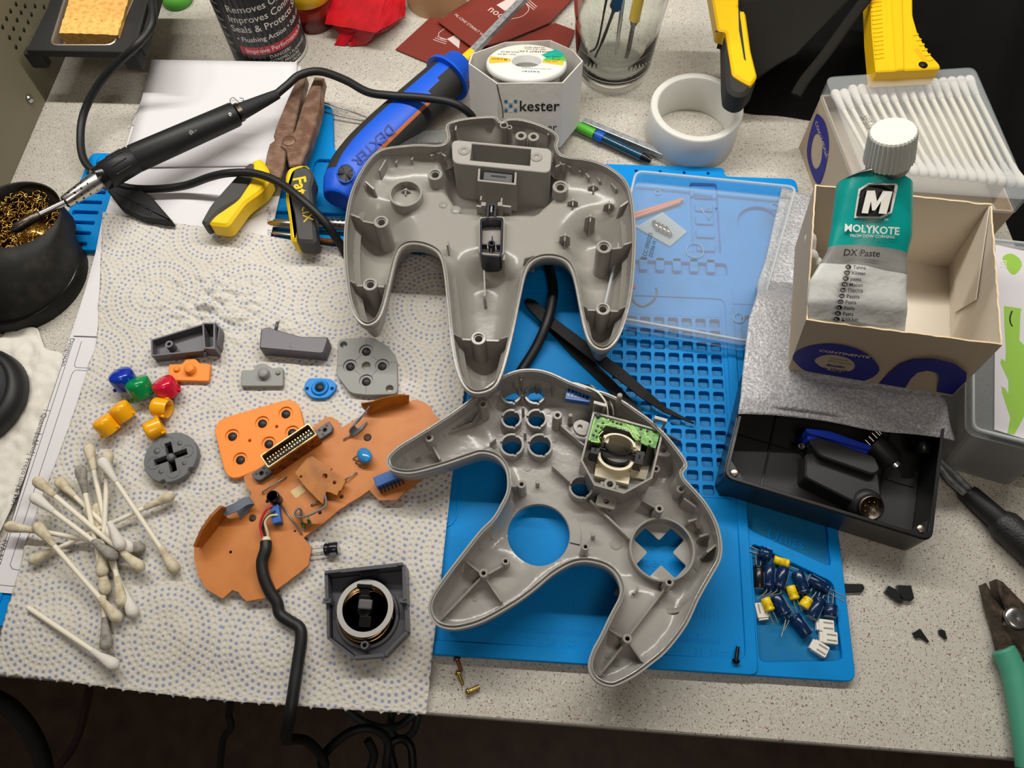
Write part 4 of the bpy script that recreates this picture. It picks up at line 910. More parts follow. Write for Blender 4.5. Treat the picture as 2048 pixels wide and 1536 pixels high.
# ---------------------------------------------------------------- direction pad disc
mat('disc_grey', (98, 100, 102), .42)
c = at(341, 914, 13); dd = T_('direction_pad_disc', 'grey underside of the direction pad, round disc with a black plus-shaped hollow', 'game button', (c.x, c.y, 8)); Rr = 14.0
ca = math.radians(25); plus = []
for a_, b_ in ((1.7, 8.6), (1.7, 1.7), (8.6, 1.7), (8.6, -1.7), (1.7, -1.7), (1.7, -8.6), (-1.7, -8.6), (-1.7, -1.7), (-8.6, -1.7), (-8.6, 1.7), (-1.7, 1.7), (-1.7, 8.6)): plus.append(Vector((c.x+a_*math.cos(ca)-b_*math.sin(ca), c.y+a_*math.sin(ca)+b_*math.cos(ca))))
oo = [Vector((c.x+r_*math.cos(t_), c.y+r_*math.sin(t_))) for t_, r_ in [(2*math.pi*k/72, Rr-(1.4 if k in (66, 67, 53, 54) else 0)) for k in range(72)]]
part('disc', dd, G().prism(oo, 9, 13, holes=[plus], ch=.3), 'disc_grey'); part('plus_hollow', dd, G().lathe([(10.5, 9.2), (0, 9.2)], (c.x, c.y, 0), n=24), 'black_rubber')
part('pivot', dd, G().lathe([(2.2, 9), (2.2, 13), (1.6, 14), (0, 14.4)], (c.x, c.y, 0), n=20), 'disc_grey')
for k in range(4):
    t_ = ca+math.pi/2*k; x, y = c.x+8.8*math.cos(t_), c.y+8.8*math.sin(t_)
    part('contact_ring', dd, G().lathe([(3.6, 12.9), (3.6, 13.12), (3.2, 13.12), (3.2, 12.9)], (x, y, 0), n=24, ang=4.6, a0=t_-2.3), 'disc_grey')
for k, rr_ in ((0, 1.4), (1, 1.8), (2, 1.4), (3, 1.2)):
    t_ = ca+math.pi/4+math.pi/2*k; part('mould_mark', dd, G().lathe([(rr_, 12.9), (rr_, 13.15), (0, 13.15)], (c.x+8.6*math.cos(t_), c.y+8.6*math.sin(t_), 0), n=16), 'disc_grey')

# ---------------------------------------------------------------- coloured buttons
for nm, c_ in (('btn_yellow', (240, 170, 12)), ('btn_blue', (10, 50, 165)), ('btn_green', (0, 135, 70)), ('btn_red', (200, 16, 52))): mat(nm, c_, .22, coat=.4, sss=.0)
def game_button(label, px, py, m, r, h, tilt, az, z=8.0, letter=None, hollow=False):
    """a capped button lying tilted: az = heading of the face in degrees"""
    q = at(px, py, z+r*.8); t = T_('game_button', label, 'game button', (q.x, q.y, z))
    ax = Vector((math.cos(math.radians(az))*math.sin(math.radians(tilt)), math.sin(math.radians(az))*math.sin(math.radians(tilt)), math.cos(math.radians(tilt))))
    R = ax.to_track_quat('Z', 'Y').to_matrix(); low = r*math.sin(math.radians(tilt))+.0
    base = Vector((q.x, q.y, z+low+.2))-ax*(h*.35 if tilt < 100 else 0); 
    if base.z-low < z: base.z = z+low
    prof = [(r*.9, 0), (r*.96, .3), (r*1.0, h*.72), (r*.97, h*.88), (r*.86, h*.98), (r*.5, h+.3), (0, h+.4)]
    g = G().lathe([(r*.8, h*.7), (r*.8, .2), (r*.95, 0)]+prof[1:], base, R, 32)
    part('cap', t, g, m)
    for k in (0.3, 2.4, 4.5):
        p = base+R@Vector((math.cos(k)*r*1.02, math.sin(k)*r*1.02, 1.0)); g = G().box(p, (1.6, 1.3, 1.8), R=R@Matrix.Rotation(k, 3, 'Z')); part('tab', t, g, m, bevel=.25)
    if letter:
        M = Matrix.Translation(base)@(R@Matrix.Rotation(math.radians(-az+80), 3, 'Z')).to_4x4(); g = G(); g.text(letter, r*1.1, lambda x, y: M@Vector((x, y-r*.35, h+.42)), align='CENTER'); part('raised_letter', t, g, m)
    return t
game_button('blue round game button, topmost of the coloured buttons', 250, 763, 'btn_blue', 6.7, 9, 30, 120, letter='Z')
game_button('green round game button with an embossed letter between the blue and red ones', 285, 782, 'btn_green', 6.6, 10, 38, 120, letter='S')
game_button('red round game button next to the green one', 336, 780, 'btn_red', 6.6, 9, 32, 130, letter='R')
game_button('yellow button lying lowest and nearest the pile of swabs', 218, 856, 'btn_yellow', 5.7, 9, 40, 135, letter='Y')
game_button('yellow button between the lowest yellow one and the green button', 250, 829, 'btn_yellow', 5.7, 9, 42, 135, letter='<')
game_button('yellow button lying on its side below the red one, hollow end showing', 329, 818, 'btn_yellow', 5.4, 9, 88, 175)
game_button('yellow button half hidden by the round grey disc', 316, 858, 'btn_yellow', 5.4, 9, 84, 215)

# ---------------------------------------------------------------- shoulder triggers
mat('trigger_grey', (86, 84, 90), .38)
def L3(pts, z): return [Vector(lx(p, z)) for p in pts]
tr_ = T_('shoulder_trigger', 'dark grey shoulder trigger lying open side up above the orange pad', 'trigger', (*lx((370, 685), 12), 8))
o = ccw(roundpoly(L3(((301, 679), (405, 647), (432, 644), (441, 655), (436, 692), (404, 702), (302, 713)), 15), 1.0)); ii = inset(o, 1.1)
g = G().prism(o, 8, 15, holes=[ii], ch=.2); g.prism(ii, 8, 9.5); part('trigger_shell', tr_, g, 'trigger_grey')
q = at(338, 688, 15); part('pivot_post', tr_, G().lathe([(2.4, 9), (2.2, 15), (1.1, 15), (1.1, 10)], (q.x, q.y, 0), n=20, smooth=False), 'trigger_grey')
o = L3(((404, 645), (430, 645), (430, 698), (407, 697)), 18); part('trigger_frame', tr_, G().prism(o, 9, 18, holes=[inset(ccw(o), 1.0)], ch=.1), 'trigger_grey')
q = at(411, 700, 14); part('axle_stub', tr_, G().cyl((q.x, q.y, 13), (q.x, q.y-3.5, 12.5), 1, None, 12), 'trigger_grey')
tr_ = T_('shoulder_trigger', 'dark grey shoulder trigger lying face up with a faint letter beside the grey pad', 'trigger', (*lx((588, 685), 12), 8))
o = roundpoly(L3(((521, 657), (533, 653), (600, 672), (655, 673), (657, 680), (648, 706), (640, 708), (518, 697)), 16), 1.2)
part('trigger_shell', tr_, G().prism(o, 8, 16, ch=.9), 'trigger_grey'); q = at(552, 652, 14); part('axle_stub', tr_, G().cyl((q.x, q.y-2, 13), (q.x, q.y+3, 13), 1, None, 12), 'trigger_grey')
q = at(581, 692, 16); g = G(); g.text('L', 5, flat(q.x-1.2, q.y-1.0, 16.1)); part('raised_letter', tr_, g, 'shell_dark')

# ---------------------------------------------------------------- loose capacitor on the towel
def capacitor(name, label, c, az, r, L, m, leads=((9, .0), (9, .0)), group=None, el=0, cat='capacitor', leadbend=0.):
    t = T_(name, label, cat, (c.x, c.y, c.z-r), group=group)
    ax = Vector((math.cos(math.radians(az))*math.cos(math.radians(el)), math.sin(math.radians(az))*math.cos(math.radians(el)), math.sin(math.radians(el)))); R = ax.to_track_quat('Z', 'Y').to_matrix()
    h = L/2; g = G().lathe([(r-.5, -h), (r, -h+.5), (r, -h+1.2), (r-.35, -h+1.7), (r, -h+2.2), (r, h-.5), (r-.4, h)], c, R, 20); g.lathe([(r-.4, h), (r-.5, h+.02), (0, h+.02)], c, R, 20, m=1)
    part('can', t, g, [m, 'alu'])
    g = G(); g.lathe([(r+.03, -h+3), (r+.03, h-.9)], c, R, 5, ang=.8, a0=-.4+math.pi*(.9 if az > 0 else .1)); part('printed_stripe', t, g, 'cap_print' if m != 'cap_yellow' else 'black_rubber')
    for k, sx in ((0, -1), (1, 1)):
        s_ = c+R@Vector((sx*.9, 0, -h)); e1 = c+R@Vector((sx*1.1, 0, -h-2)); e2 = c+R@Vector((sx*1.2+leadbend*3, leadbend, -h-leads[k][0]));
        e1.z = max(e1.z, c.z-r+.4); e2.z = max(e2.z, c.z-r+.35); part('lead', t, G().tube(sm([s_, e1, e2], False, 4), .28, 6), 'tin')
    return t
mat('cap_print', (150, 165, 190), .4); mat('cap_blue', (8, 32, 68), .2, var=(1.2, (14, 46, 84), .45, .6)); mat('cap_yellow', (232, 200, 20), .3, var=(2., (200, 170, 10), .5, .6))
q = at(663, 1098, 11); capacitor('capacitor', 'single black capacitor lying alone between the brown board and the thumbstick unit', q, 10, 3.2, 7, 'cap_black', ((8, 0), (8, 0)))

# ---------------------------------------------------------------- used cotton swabs
mat('swab_stick', (224, 218, 200), .55); mat('cotton', (214, 210, 202), .95, bump=(1.0, .6)); mat('cotton_dirty', (205, 196, 172), .95, bump=(1., .7), var=(4, (180, 166, 136), .45, .65)); mat('cotton_grey', (150, 146, 138), .95, bump=(1., .7), var=(3, (120, 114, 104), .45, .65))
def swab(label, a_, b_, ta='cotton_dirty', tb='cotton_dirty', cat='cotton swab', group=None, r=1.25, hr=3.0):
    A, B_ = at(*a_), at(*b_); c = (A+B_)/2; d = (B_-A).normalized(); L = (B_-A).length
    t = T_('cotton_swab', label, cat, (c.x, c.y, min(A.z, B_.z)-r), group=group); part('stick', t, G().tube([A+d*3, B_-d*3], r, 10), 'swab_stick')
    for P, s_, m in ((A, 1, ta), (B_, -1, tb)):
        if m is None: continue
        R = (d*s_).to_track_quat('Z', 'Y').to_matrix(); pr = [(0, -1.2), (hr*.55, -.7), (hr*.92, .8), (hr, 2.6), (hr*.82, 6), (hr*.62, 10), (r+.25, 14.5), (r, 15)]
        part('cotton_tip', t, G().lathe(pr, P, R, 16), m)
    return t
SW = [('long swab from the top of the pile to its right side, one brown crumpled end', (203, 920, 20), (352, 1142, 10), 'cotton', 'cotton_dirty'),
 ('swab pointing up right with a yellowish end, crossing behind the pile', (345, 990, 13), (62, 1122, 11), 'cotton_dirty', 'cotton_dirty'),
 ('swab standing highest behind the pile with a flared cream end', (177, 892, 13), (246, 1210, 12), 'cotton_dirty', 'cotton_dirty'),
 ('swab with a rounded grey-cream end beside the flared one', (216, 905, 14), (204, 1150, 13), 'cotton_dirty', 'cotton_dirty'),
 ('swab with a bent grey-brown end left of the flared one', (160, 935, 16), (212, 1185, 11), 'cotton_grey', 'cotton_dirty'),
 ('swab with a brown squared end at the upper left of the pile', (72, 960, 17), (283, 1137, 14), 'cotton_dirty', 'cotton_dirty'),
 ('swab with a white frayed end just below the brown squared one', (66, 992, 20), (230, 1115, 17), 'cotton', 'cotton_grey'),
 ('swab with a light brown stub end seen behind the upper left ends', (116, 960, 11), (262, 1100, 13), 'cotton_dirty', 'cotton'),
 ('swab lying nearly level with its left end on the printed form', (14, 1052, 15), (286, 1097, 11), 'cotton_dirty', 'cotton_grey'),
 ('swab with a dark creased end crossing over the form, running down to the front', (72, 1050, 20), (238, 1240, 12), 'cotton_dirty', 'cotton_dirty'),
 ('swab hidden under the front of the pile with a grey crumpled tip', (196, 1010, 10), (213, 1297, 11), 'cotton_dirty', 'cotton_grey'),
 ('swab with a frayed pale end at the right front of the pile', (176, 1015, 10.5), (268, 1230, 11), 'cotton_dirty', 'cotton'),
 ('short snapped swab with a pale end in the middle of the pile', (226, 1060, 19), (243, 1096, 17), None, 'cotton')]
for s_ in SW: swab(*s_, group='used cotton swabs in the pile')
swab('single clean swab lying alone at the front left of the towel, one end bare', (47, 1209, 8.8), (232, 1333, 10.2), None, 'cotton')
# ---------------------------------------------------------------- left side: station, sponge stand, pot, iron, papers' neighbours
mat('station_paint', (118, 112, 90), .5, bump=(.8, .05)); mat('sponge', (230, 184, 104), .95, bump=(1.4, .9), var=(3, (214, 156, 76), .45, .65), speck=[(5.0, (120, 104, 70), .68)])
mat('stand_black', (34, 34, 34), .65, bump=(.9, .3)); mat('dish_metal', (200, 192, 180), .28, .9); mat('pot_black', (26, 26, 25), .6, spec=.35, bump=(.6, .1), var=(9, (44, 42, 38), .5, .7)); mat('wheel_grey', (74, 76, 80), .7, bump=(.6, .2))
t = T_('rework_station', 'tall beige metal rework station with round vent holes at the left edge', 'soldering station', (-150, 330, 0))
g = G(); g.box((-158, 390, 66), (200, 330, 132)); part('case', t, g, 'station_paint', bevel=1)
g = G(); g.box((-158, 225.6, 66), (198, 1.4, 128)); part('front_panel', t, g, 'station_paint', bevel=.5)
for (x, y) in ((32, 8), (50, 12), (70, 12), (88, 14), (21, 22), (42, 25), (63, 29), (13, 37), (34, 40), (56, 44), (5, 54), (27, 57), (48, 60), (19, 75), (40, 77), (32, 94)):
    q = at_plane(x, y, Vector((-57.9, 0, 0)), Vector((1, 0, 0))); part('vent_hole', t, G().lathe([(1.5, 0), (0, .02)], q, basis((0, 0, 0), (0, 1, 0), (0, 0, 1)).to_3x3(), n=12), 'black_rubber')
g = G().lathe([(3.0, 0), (2.8, 1.2), (1.6, 2.2), (0, 2.4)], (-58, 336, 14), basis((0, 0, 0), (0, 1, 0), (0, 0, 1)).to_3x3(), n=20); part('case_screw', t, g, 'steel')
g = G()
t = T_('sponge_stand', 'black plastic stand arm carrying the metal dish beside the beige station', 'soldering stand', (*lx((180, 60), 42), 0))
z = 42
o = [Vector(lx(p, z)) for p in ((120, -60), (92, 20), (52, 100), (262, 104), (290, 60), (330, -60))]; dish = roundpoly([Vector(lx(p, z)) for p in ((98, 92), (228, 92), (268, 0), (285, -50), (145, -60))], 6, 4)
part('tray_frame', t, G().prism(o, z-5, z, holes=[inset(ccw(dish), 1)], ch=.4), 'stand_black')
for a_, b_ in (((282, 98), (322, -40)), ((268, 98), (305, -40))): part('side_rail', t, G().bar(at(*a_, 46), at(*b_, 46), 3, 40, 47), 'stand_black', bevel=.5)
for (x, y) in ((70, 108), (262, 112)): q = at(x, y, 36); part('clip_foot', t, G().box((q.x, q.y, 33), (11, 7, 12)), 'stand_black', bevel=1)
part('stand_column', t, G().box((*lx((200, -70), 20), 20), (30, 14, 40)), 'stand_black')
t = T_('metal_dish', 'shiny metal dish sunk in the black stand, under the yellow sponge', 'dish', (*lx((190, 40), z), z-6))
o = ccw(dish); i1 = inset(o, 1.4); i2 = inset(o, 4)
def ring3(q, z): return [Vector((p.x, p.y, z)) for p in q]
g = G().loft([ring3(o, z+.2), ring3(inset(o, .5), z+.8), ring3(i1, z+.3), ring3(i2, z-6)], smooth=True, caps=False); g.add(ring3(i2, z-6), [list(range(len(i2)))]); part('dish_bowl', t, g, 'dish_metal')
o = ccw([Vector(lx(p, z+3)) for p in ((118, 66), (235, 70), (266, -30), (150, -40))])
g = G()
def sp(u, v):
    a = o_[0].lerp(o_[1], u); b = o_[3].lerp(o_[2], u); p = a.lerp(b, v); return Vector((p.x, p.y, z+3+.7*noise.noise(Vector((p.x/4, p.y/4, 0)))))
o_ = [Vector(lx(p, z+3)) for p in ((118, 66), (235, 70), (266, -30), (150, -40))]
g.grid(sp, 40, 30); 
for k in range(4):
    a, b = o_[k], o_[(k+1) % 4]; g.grid(lambda u, v: Vector((a.x+(b.x-a.x)*u, a.y+(b.y-a.y)*u, z-5.5+v*8.5+(.7*noise.noise(Vector(((a.x+(b.x-a.x)*u)/4, (a.y+(b.y-a.y)*u)/4, 0))) if v > .99 else 0))), 40, 6)
build('sponge', g, 'sponge', loc=(*lx((190, 30), z), z-6), label='yellow cleaning sponge with grey burn marks lying in the metal dish', cat='sponge')
# brass wool pot
t = T_('tip_cleaner_pot', 'round black pot with a wide opening at the left edge, filled with brass wool', 'tip cleaner', (-24, 203, 0))
secs = []
for k, (u, zz) in enumerate(((0, 0), (0, 5), (.03, 10), (.1, 18), (.3, 27), (.62, 34), (1, 38), (1.03, 37.4), (1.05, 30), (1.0, 18))):
    cx, cy = -24+10*min(u, 1), 203+20*min(u, 1); r = 39-13*min(u, 1) if k < 7 else (25.2 if k == 7 else 24.2)
    secs.append([Vector((cx+r*math.cos(a), cy+r*math.sin(a), zz+ (3*math.sin(a-2.6) if k > 4 else 0))) for a in [2*math.pi*i/48 for i in range(48)]])
part('pot_body', t, G().loft(secs, caps=False).add(secs[-1], [list(range(48))]), 'pot_black')
g = G().lathe([(39.3, 10.6), (39.5, 11.0), (38.9, 11.3)], (-24, 203, 0), n=48); part('seam_groove', t, g, 'black_gloss')
q = at(108, 487, 33); M = basis((8.5, 203, 31.5), (-.25, -.9, -.3), (.75, -.2, .75)); part('printed_mark', t, G().text('BC', 5, lambda x, y: M@Vector((x, y, .4))), 'alu')
g = G(); c0 = Vector((-14, 223, 29))
for i in range(240):
    a = rnd.uniform(0, 6.28); r = 22*math.sqrt(rnd.random()); p = c0+Vector((r*math.cos(a), r*math.sin(a), rnd.uniform(-4, 4))); pts = []; hd = rnd.uniform(0, 6.28)
    for k in range(7): hd += rnd.uniform(.3, 1.1); p = p+Vector((math.cos(hd)*1.5, math.sin(hd)*1.5, rnd.uniform(-.8, .8))); d_ = Vector((p.x-c0.x, p.y-c0.y)); p = p if d_.length < 23 else Vector((c0.x+d_.x*.9, c0.y+d_.y*.9, p.z)); pts.append(p)
    g.tube(sm(pts, False, 2), .34, 4, caps=False, flat=.5)
g.lathe([(23.5, 21), (0, 23)], (c0.x, c0.y, 0), n=24)
build('brass_wool', g, 'brass', loc=(c0.x, c0.y, 24), label='tangle of golden brass wool inside the black pot', cat='brass wool', kind='stuff')
c = at(-58, 800, 6); t = T_('rubber_wheel', 'dark grey rubber-rimmed round stand cut by the left edge, on the crumpled tissue', 'stand', (c.x, c.y, 3))
part('rim', t, G().lathe([(30, 3.5), (31.5, 5), (31, 10), (29, 14), (25, 15.5), (24.5, 14.8), (24, 14)], (c.x, c.y, 0), n=56), 'black_rubber'); part('top_disc', t, G().lathe([(24.6, 14.9), (0, 15.2)], (c.x, c.y, 0), n=48), 'wheel_grey')
# soldering iron
t = T_('soldering_iron', 'black soldering iron with a silver perforated collar, tip resting in the brass wool', 'soldering iron', (*lx((330, 290), 26), 8))
def along(pts, rr, n=20, m=0, g=None, flat=None):
    g = g or G(); return g.tube(pts, rr, n, m=m, flat=flat)
A = [at(22, 463, 38), at(60, 440, 38), at(78, 430, 38), at(130, 405, 37), at(196, 361, 34), at(210, 352, 33.5), at(268, 318, 32), at(472, 228, 28), at(480, 224, 27.5), at(556, 188, 27)]
part('tip', t, along([A[0], A[0].lerp(A[1], .4), A[2], A[2].lerp(A[3], .05)], [1.2, 3.0, 3.0, 2.2]), 'steel_dark')
part('tip_tube', t, along([A[2], A[3]], [1.9, 1.9]), 'steel')
g = along([A[3], A[3].lerp(A[4], .03), A[3].lerp(A[4], .97), A[4]], [3.4, 3.9, 5.6, 5.6]); part('collar', t, g, 'steel')
ax = (A[4]-A[3]).normalized(); up = Vector((0, 0, 1)); sx = ax.cross(up).normalized(); uy = sx.cross(ax)
for k in range(4):
    for j, an in enumerate((25, 60, 95, 130, -10)):
        u_ = .2+.2*k+(.1 if j % 2 else 0); rr = 3.9+1.6*u_; a_ = math.radians(an); nn = sx*math.cos(a_)+uy*math.sin(a_); p = A[3].lerp(A[4], u_)+nn*(rr+.03)
        part('collar_hole', t, G().lathe([(.75, 0), (0, .02)], p, nn.to_track_quat('Z', 'Y').to_matrix(), n=10), 'black_rubber')
part('front_ring', t, along([A[4], A[4].lerp(A[5], .2), A[5]], [7.2, 7.6, 7.6]), 'black_gloss')
g = along([A[5], A[5].lerp(A[6], .02), A[6].lerp(A[5], .02), A[6]], [7.2, 8.4, 8.4, 8.1]); gr = part('grip', t, g, 'black_rubber')
ax = (A[7]-A[5]).normalized(); sx = ax.cross(up).normalized(); uy = sx.cross(ax)
for an in (60, 95, 130, 25):
    a_ = math.radians(an); nn = sx*math.cos(a_)+uy*math.sin(a_); p0 = A[5].lerp(A[6], .3)+nn*8.5; p1 = A[5].lerp(A[6], .8)+nn*8.5; part('grip_slot', t, G().tube([p0, p1], .45, 6), 'black_gloss')
part('handle', t, along([A[6], A[6].lerp(A[7], .01), A[7].lerp(A[6], .02), A[7]], [8.1, 8.5, 7.7, 7.2]), 'black_rubber')
part('end_ring', t, along([A[7], A[8]], [6.0, 6.0]), 'steel_dark')
g = along([A[8], A[8].lerp(A[9], .7), A[9]], [5.4, 3.8, 3.0]); part('strain_relief', t, g, 'black_soft')
nn = (uy*.75+sx*.66); p = A[6].lerp(A[7], .93)+nn*7.4; part('handle_screw', t, G().lathe([(1.6, 0), (1.4, .7), (.5, .9), (0, .5)], p, nn.to_track_quat('Z', 'Y').to_matrix(), n=14), 'steel')
p = A[6].lerp(A[7], .52)
def cyltext(body, size, p0, radius, th0, m, z_off=.08): 
    return G().text(body, size, lambda x, y: p0+ax*x+(sx*math.cos(th0-y/radius)+uy*math.sin(th0-y/radius))*-1*0+(sx*math.cos(th0+y/radius)+uy*math.sin(th0+y/radius))*(radius+z_off))
part('printed_text', t, cyltext('@ischem / CE Pro', 3.2, p, 8.0, math.radians(40), None), 'alu')
t = T_('iron_cable', 'black cable leaving the end of the soldering iron and passing behind the back shell', 'cable', (*lx((750, 190), 20), 12))
part('cable_jacket', t, G().tube(sm([at(*p) for p in ((550, 191, 27), (575, 170, 28), (600, 150, 29), (640, 143, 30), (690, 160, 32), (735, 184, 34), (780, 191, 36), (850, 196, 36), (905, 206, 34), (940, 228, 26), (950, 250, 16), (958, 262, 8), (962, 268, 4))], False, 8), 2.6, 12), 'black_rubber')
t = T_('station_cable', 'black cable hanging from the sponge stand and passing under the soldering iron', 'cable', (*lx((165, 260), 8), 4))
part('cable_jacket', t, G().tube(sm([at(*p) for p in ((300, -30, 58), (306, 30, 56), (298, 60, 54), (272, 92, 52), (240, 122, 44), (200, 165, 32), (170, 220, 20), (161, 270, 14), (168, 320, 11), (200, 352, 10), (250, 374, 12), (310, 378, 12), (370, 371, 14), (420, 354, 22), (460, 346, 27), (510, 347, 29), (560, 366, 31), (610, 405, 32), (650, 445, 26), (680, 488, 14), (705, 530, 4), (760, 560, 2))], False, 8)[:-12], 2.5, 12), 'black_rubber')
# black ribbed handle under the iron
o = roundpoly([Vector(lx(p, 13)) for p in ((212, 378), (262, 365), (300, 390), (347, 444), (285, 436), (240, 415))], 2)
t = T_('black_grip', 'flat black tool grip with a checkered patch under the soldering iron', 'tool', (*lx((275, 405), 9), 7.8)); part('grip_body', t, G().prism(o, 8, 13, ch=1), 'black_soft')
g = G(); c = lx((285, 412), 13.1)
for i in range(9):
    for j in range(5): g.box((c[0]-7+i*1.7, c[1]+3-j*1.4-i*.5, 13.15), (.9, .8, .4), -18)
part('checkered_patch', t, g, 'black_rubber')
# pliers
mat('rust', (110, 82, 66), .5, .6, bump=(1.2, .5), var=(7, (138, 112, 94), .42, .66)); mat('rubber_yellow', (236, 196, 10), .4); mat('rubber_grey', (62, 62, 60), .6)
t = T_('combination_pliers', 'rusty combination pliers with yellow and dark grey grips, lying on the paper', 'pliers', (*lx((580, 300), 14), 8))
zz = 21
la = [(594, 152), (612, 150), (609, 162), (598, 205), (587, 257), (584, 285), (571, 302), (567, 332), (560, 355), (542, 352), (529, 327), (532, 307), (538, 285), (548, 277), (546, 268), (552, 248), (574, 195)]
ra = [(629, 152), (648, 155), (644, 175), (642, 212), (632, 250), (616, 297), (609, 310), (603, 330), (577, 332), (571, 302), (560, 292), (566, 280), (588, 262), (604, 210)]
part('left_jaw', t, G().prism(L3(la, zz), 13, zz-1, ch=.7), 'rust'); part('right_jaw', t, G().prism(L3(ra, zz), 13.5, zz, ch=.9), 'rust')
q = at(578, 282, zz); part('pivot', t, G().lathe([(4.3, zz-1), (4.2, zz+.3), (3.4, zz+.5), (0, zz+.6)], (q.x, q.y, 0), n=28), 'rust')
def grip(name, label, px, z0, z1, m):
    o = roundpoly(L3(px, z1), 3, 4); return part(name, t, G().prism(o, z0, z1, ch=1.6), m, label=label)
grip('right_grip', 'dark grey grip with yellow letters', [(586, 336), (604, 330), (622, 336), (628, 352), (621, 374), (627, 420), (632, 484), (592, 482), (586, 430), (574, 380)], 13, 25, 'rubber_grey')
grip('grip_edge', 'yellow edge of the grip', [(570, 350), (576, 334), (604, 327), (622, 334), (590, 342), (580, 372), (588, 420), (597, 452), (594, 482), (580, 478), (578, 440), (571, 400)], 12.5, 24.4, 'rubber_yellow')
grip('left_grip', 'yellow part of the left grip', [(503, 320), (520, 314), (536, 335), (541, 356), (525, 380), (490, 405), (455, 452), (414, 447), (428, 430), (475, 398), (505, 352)], 12, 23, 'rubber_yellow')
grip('grip_edge', 'dark grey edge of the left grip', [(498, 322), (515, 327), (512, 350), (478, 400), (440, 420), (412, 450), (400, 444), (420, 408), (455, 368)], 12.5, 22.4, 'rubber_grey')
dvx = at(604, 440, 25)-at(590, 345, 25); M = basis((*lx((586, 356), 25), 25.1), dvx, (-dvx.y, dvx.x, 0)); part('grip_lettering', t, G().text('Fat', 11, onto(M), bold=.25), 'rubber_yellow')
M = basis((*lx((603, 414), 25), 25.1), dvx, (-dvx.y, dvx.x, 0)); part('grip_lettering', t, G().text('cIX', 8.5, onto(M)), 'rubber_yellow')
# loose iron tips in the upper tray
for lab, a_, b_, rr, m in (('perforated steel heater sleeve lying in the tray right of the pliers grip', (632, 447, 5), (700, 452, 5), 4.6, 'steel'), ('brass-ended steel barrel in the tray left of the pliers grip', (546, 448, 5), (592, 450, 5), 3.5, 'steel'), ('thin steel tip with a knurled end in the tray, below the brass-ended barrel', (544, 468, 4), (600, 474, 4), 2.2, 'steel'), ('brown copper tip lying below the perforated sleeve', (625, 480, 4), (695, 487, 4), 1.9, 'rust_gold')):
    a, b = at(*a_), at(*b_); t = T_('iron_tip', lab, 'soldering tip', ((a.x+b.x)/2, (a.y+b.y)/2, 1.7)); part('sleeve', t, G().tube([a, a.lerp(b, .08), b], [rr*.6, rr, rr], 18), m)
    if rr > 3: part('nose', t, G().tube([a-(b-a).normalized()*(3 if rr < 4 else 0), a.lerp(b, .1)], [rr*.4, rr*.8], 14), 'brass')
    if rr > 4:
        for i in range(6):
            for j in range(3): p = a.lerp(b, .2+.14*i+(.07 if j % 2 else 0))+Vector((0, -2.2+2.2*j, math.sqrt(rr*rr-(-2.2+2.2*j)**2)+.05)); part('sleeve_hole', t, G().lathe([(.7, 0), (0, .02)], p, n=8), 'black_rubber')
# spray can
mat('can_dark', (50, 50, 52), .35, .3); mat('can_black', (16, 16, 18), .35); mat('can_red', (196, 40, 60), .4); mat('can_white', (220, 218, 210), .5); mat('can_grey', (176, 172, 168), .4)
cx, cy, R_ = 89.4, 404.8, 26.3
t = T_('cleaner_can', 'dark spray can of contact cleaner with white lettering and a red band', 'spray can', (cx, cy, 0))
part('can_body', t, G().lathe([(24.5, 1.5), (26.6, 0), (27, 1.2), (R_, 2.6), (R_, 150), (22, 160)], (cx, cy, 0), n=64), 'can_dark')
part('bottom_rim', t, G().lathe([(26.6, 0), (27.2, .6), (27.1, 1.6), (26.4, 2.6)], (cx, cy, 0), n=64), 'alu')
def oncan(th0, z0, rr=.06, slope=0.): return lambda x, y: Vector((cx+(R_+rr)*math.sin(th0+x/R_), cy-(R_+rr)*math.cos(th0+x/R_), z0+y+slope*x))
def canpatch(a0, a1, z0, z1, m, name='label_panel', rr=.03):
    g = G().grid(lambda u, v: Vector((cx+(R_+rr)*math.sin(a0+(a1-a0)*u), cy-(R_+rr)*math.cos(a0+(a1-a0)*u), z0+(z1-z0)*v)), 16, 1); return part(name, t, g, m)
canpatch(-.55, 1.7, 3, 150, 'can_dark'); canpatch(-1.9, -.62, 8, 150, 'can_black')
canpatch(-.35, 1.5, 17.5, 23.5, 'can_red', 'red_band', .05); canpatch(-.75, .25, 61, 75, 'can_grey', 'grey_tag', .05)
for s_, th, z_, sz in (('Contact Cleaner', -.28, 65, 7), ('Removes Oxidation', -.32, 50.5, 7.2), ('Improves Connections', -.36, 43, 7.2), ('Seals & Protects Surfaces', -.38, 35.5, 7.2), ('• Flushing Action • Safe on plastics', -.33, 28, 5.2), ('Improve Performance & Reliability', -.2, 19, 4.8)):
    part('lettering', t, G().text(s_, sz, oncan(th, z_, .1), bold=.04), 'can_black' if s_[0:2] == 'Co' else 'can_white')
for i, s_ in enumerate(('DANGER!', 'EXTREMELY FLAMMABLE', 'UNDER PRESSURE', 'KEEP AWAY FROM', 'OZ (142')): part('lettering', t, G().text(s_, 3.1 if i else 3.8, oncan(.35-.04*i+(.2 if i == 4 else 0), 13-3.1*i if i else 13.2, .08)), 'can_white')
g = G()
for i in range(24): z_ = 84-i*3.1; g.text(('DIRECTIONS spray on part', 'and allow to drain', 'CAUTION do not puncture', 'store below 50 deg C')[i % 4], 2.7, oncan(-1.75, z_, .08))
part('lettering', t, g, 'can_white')
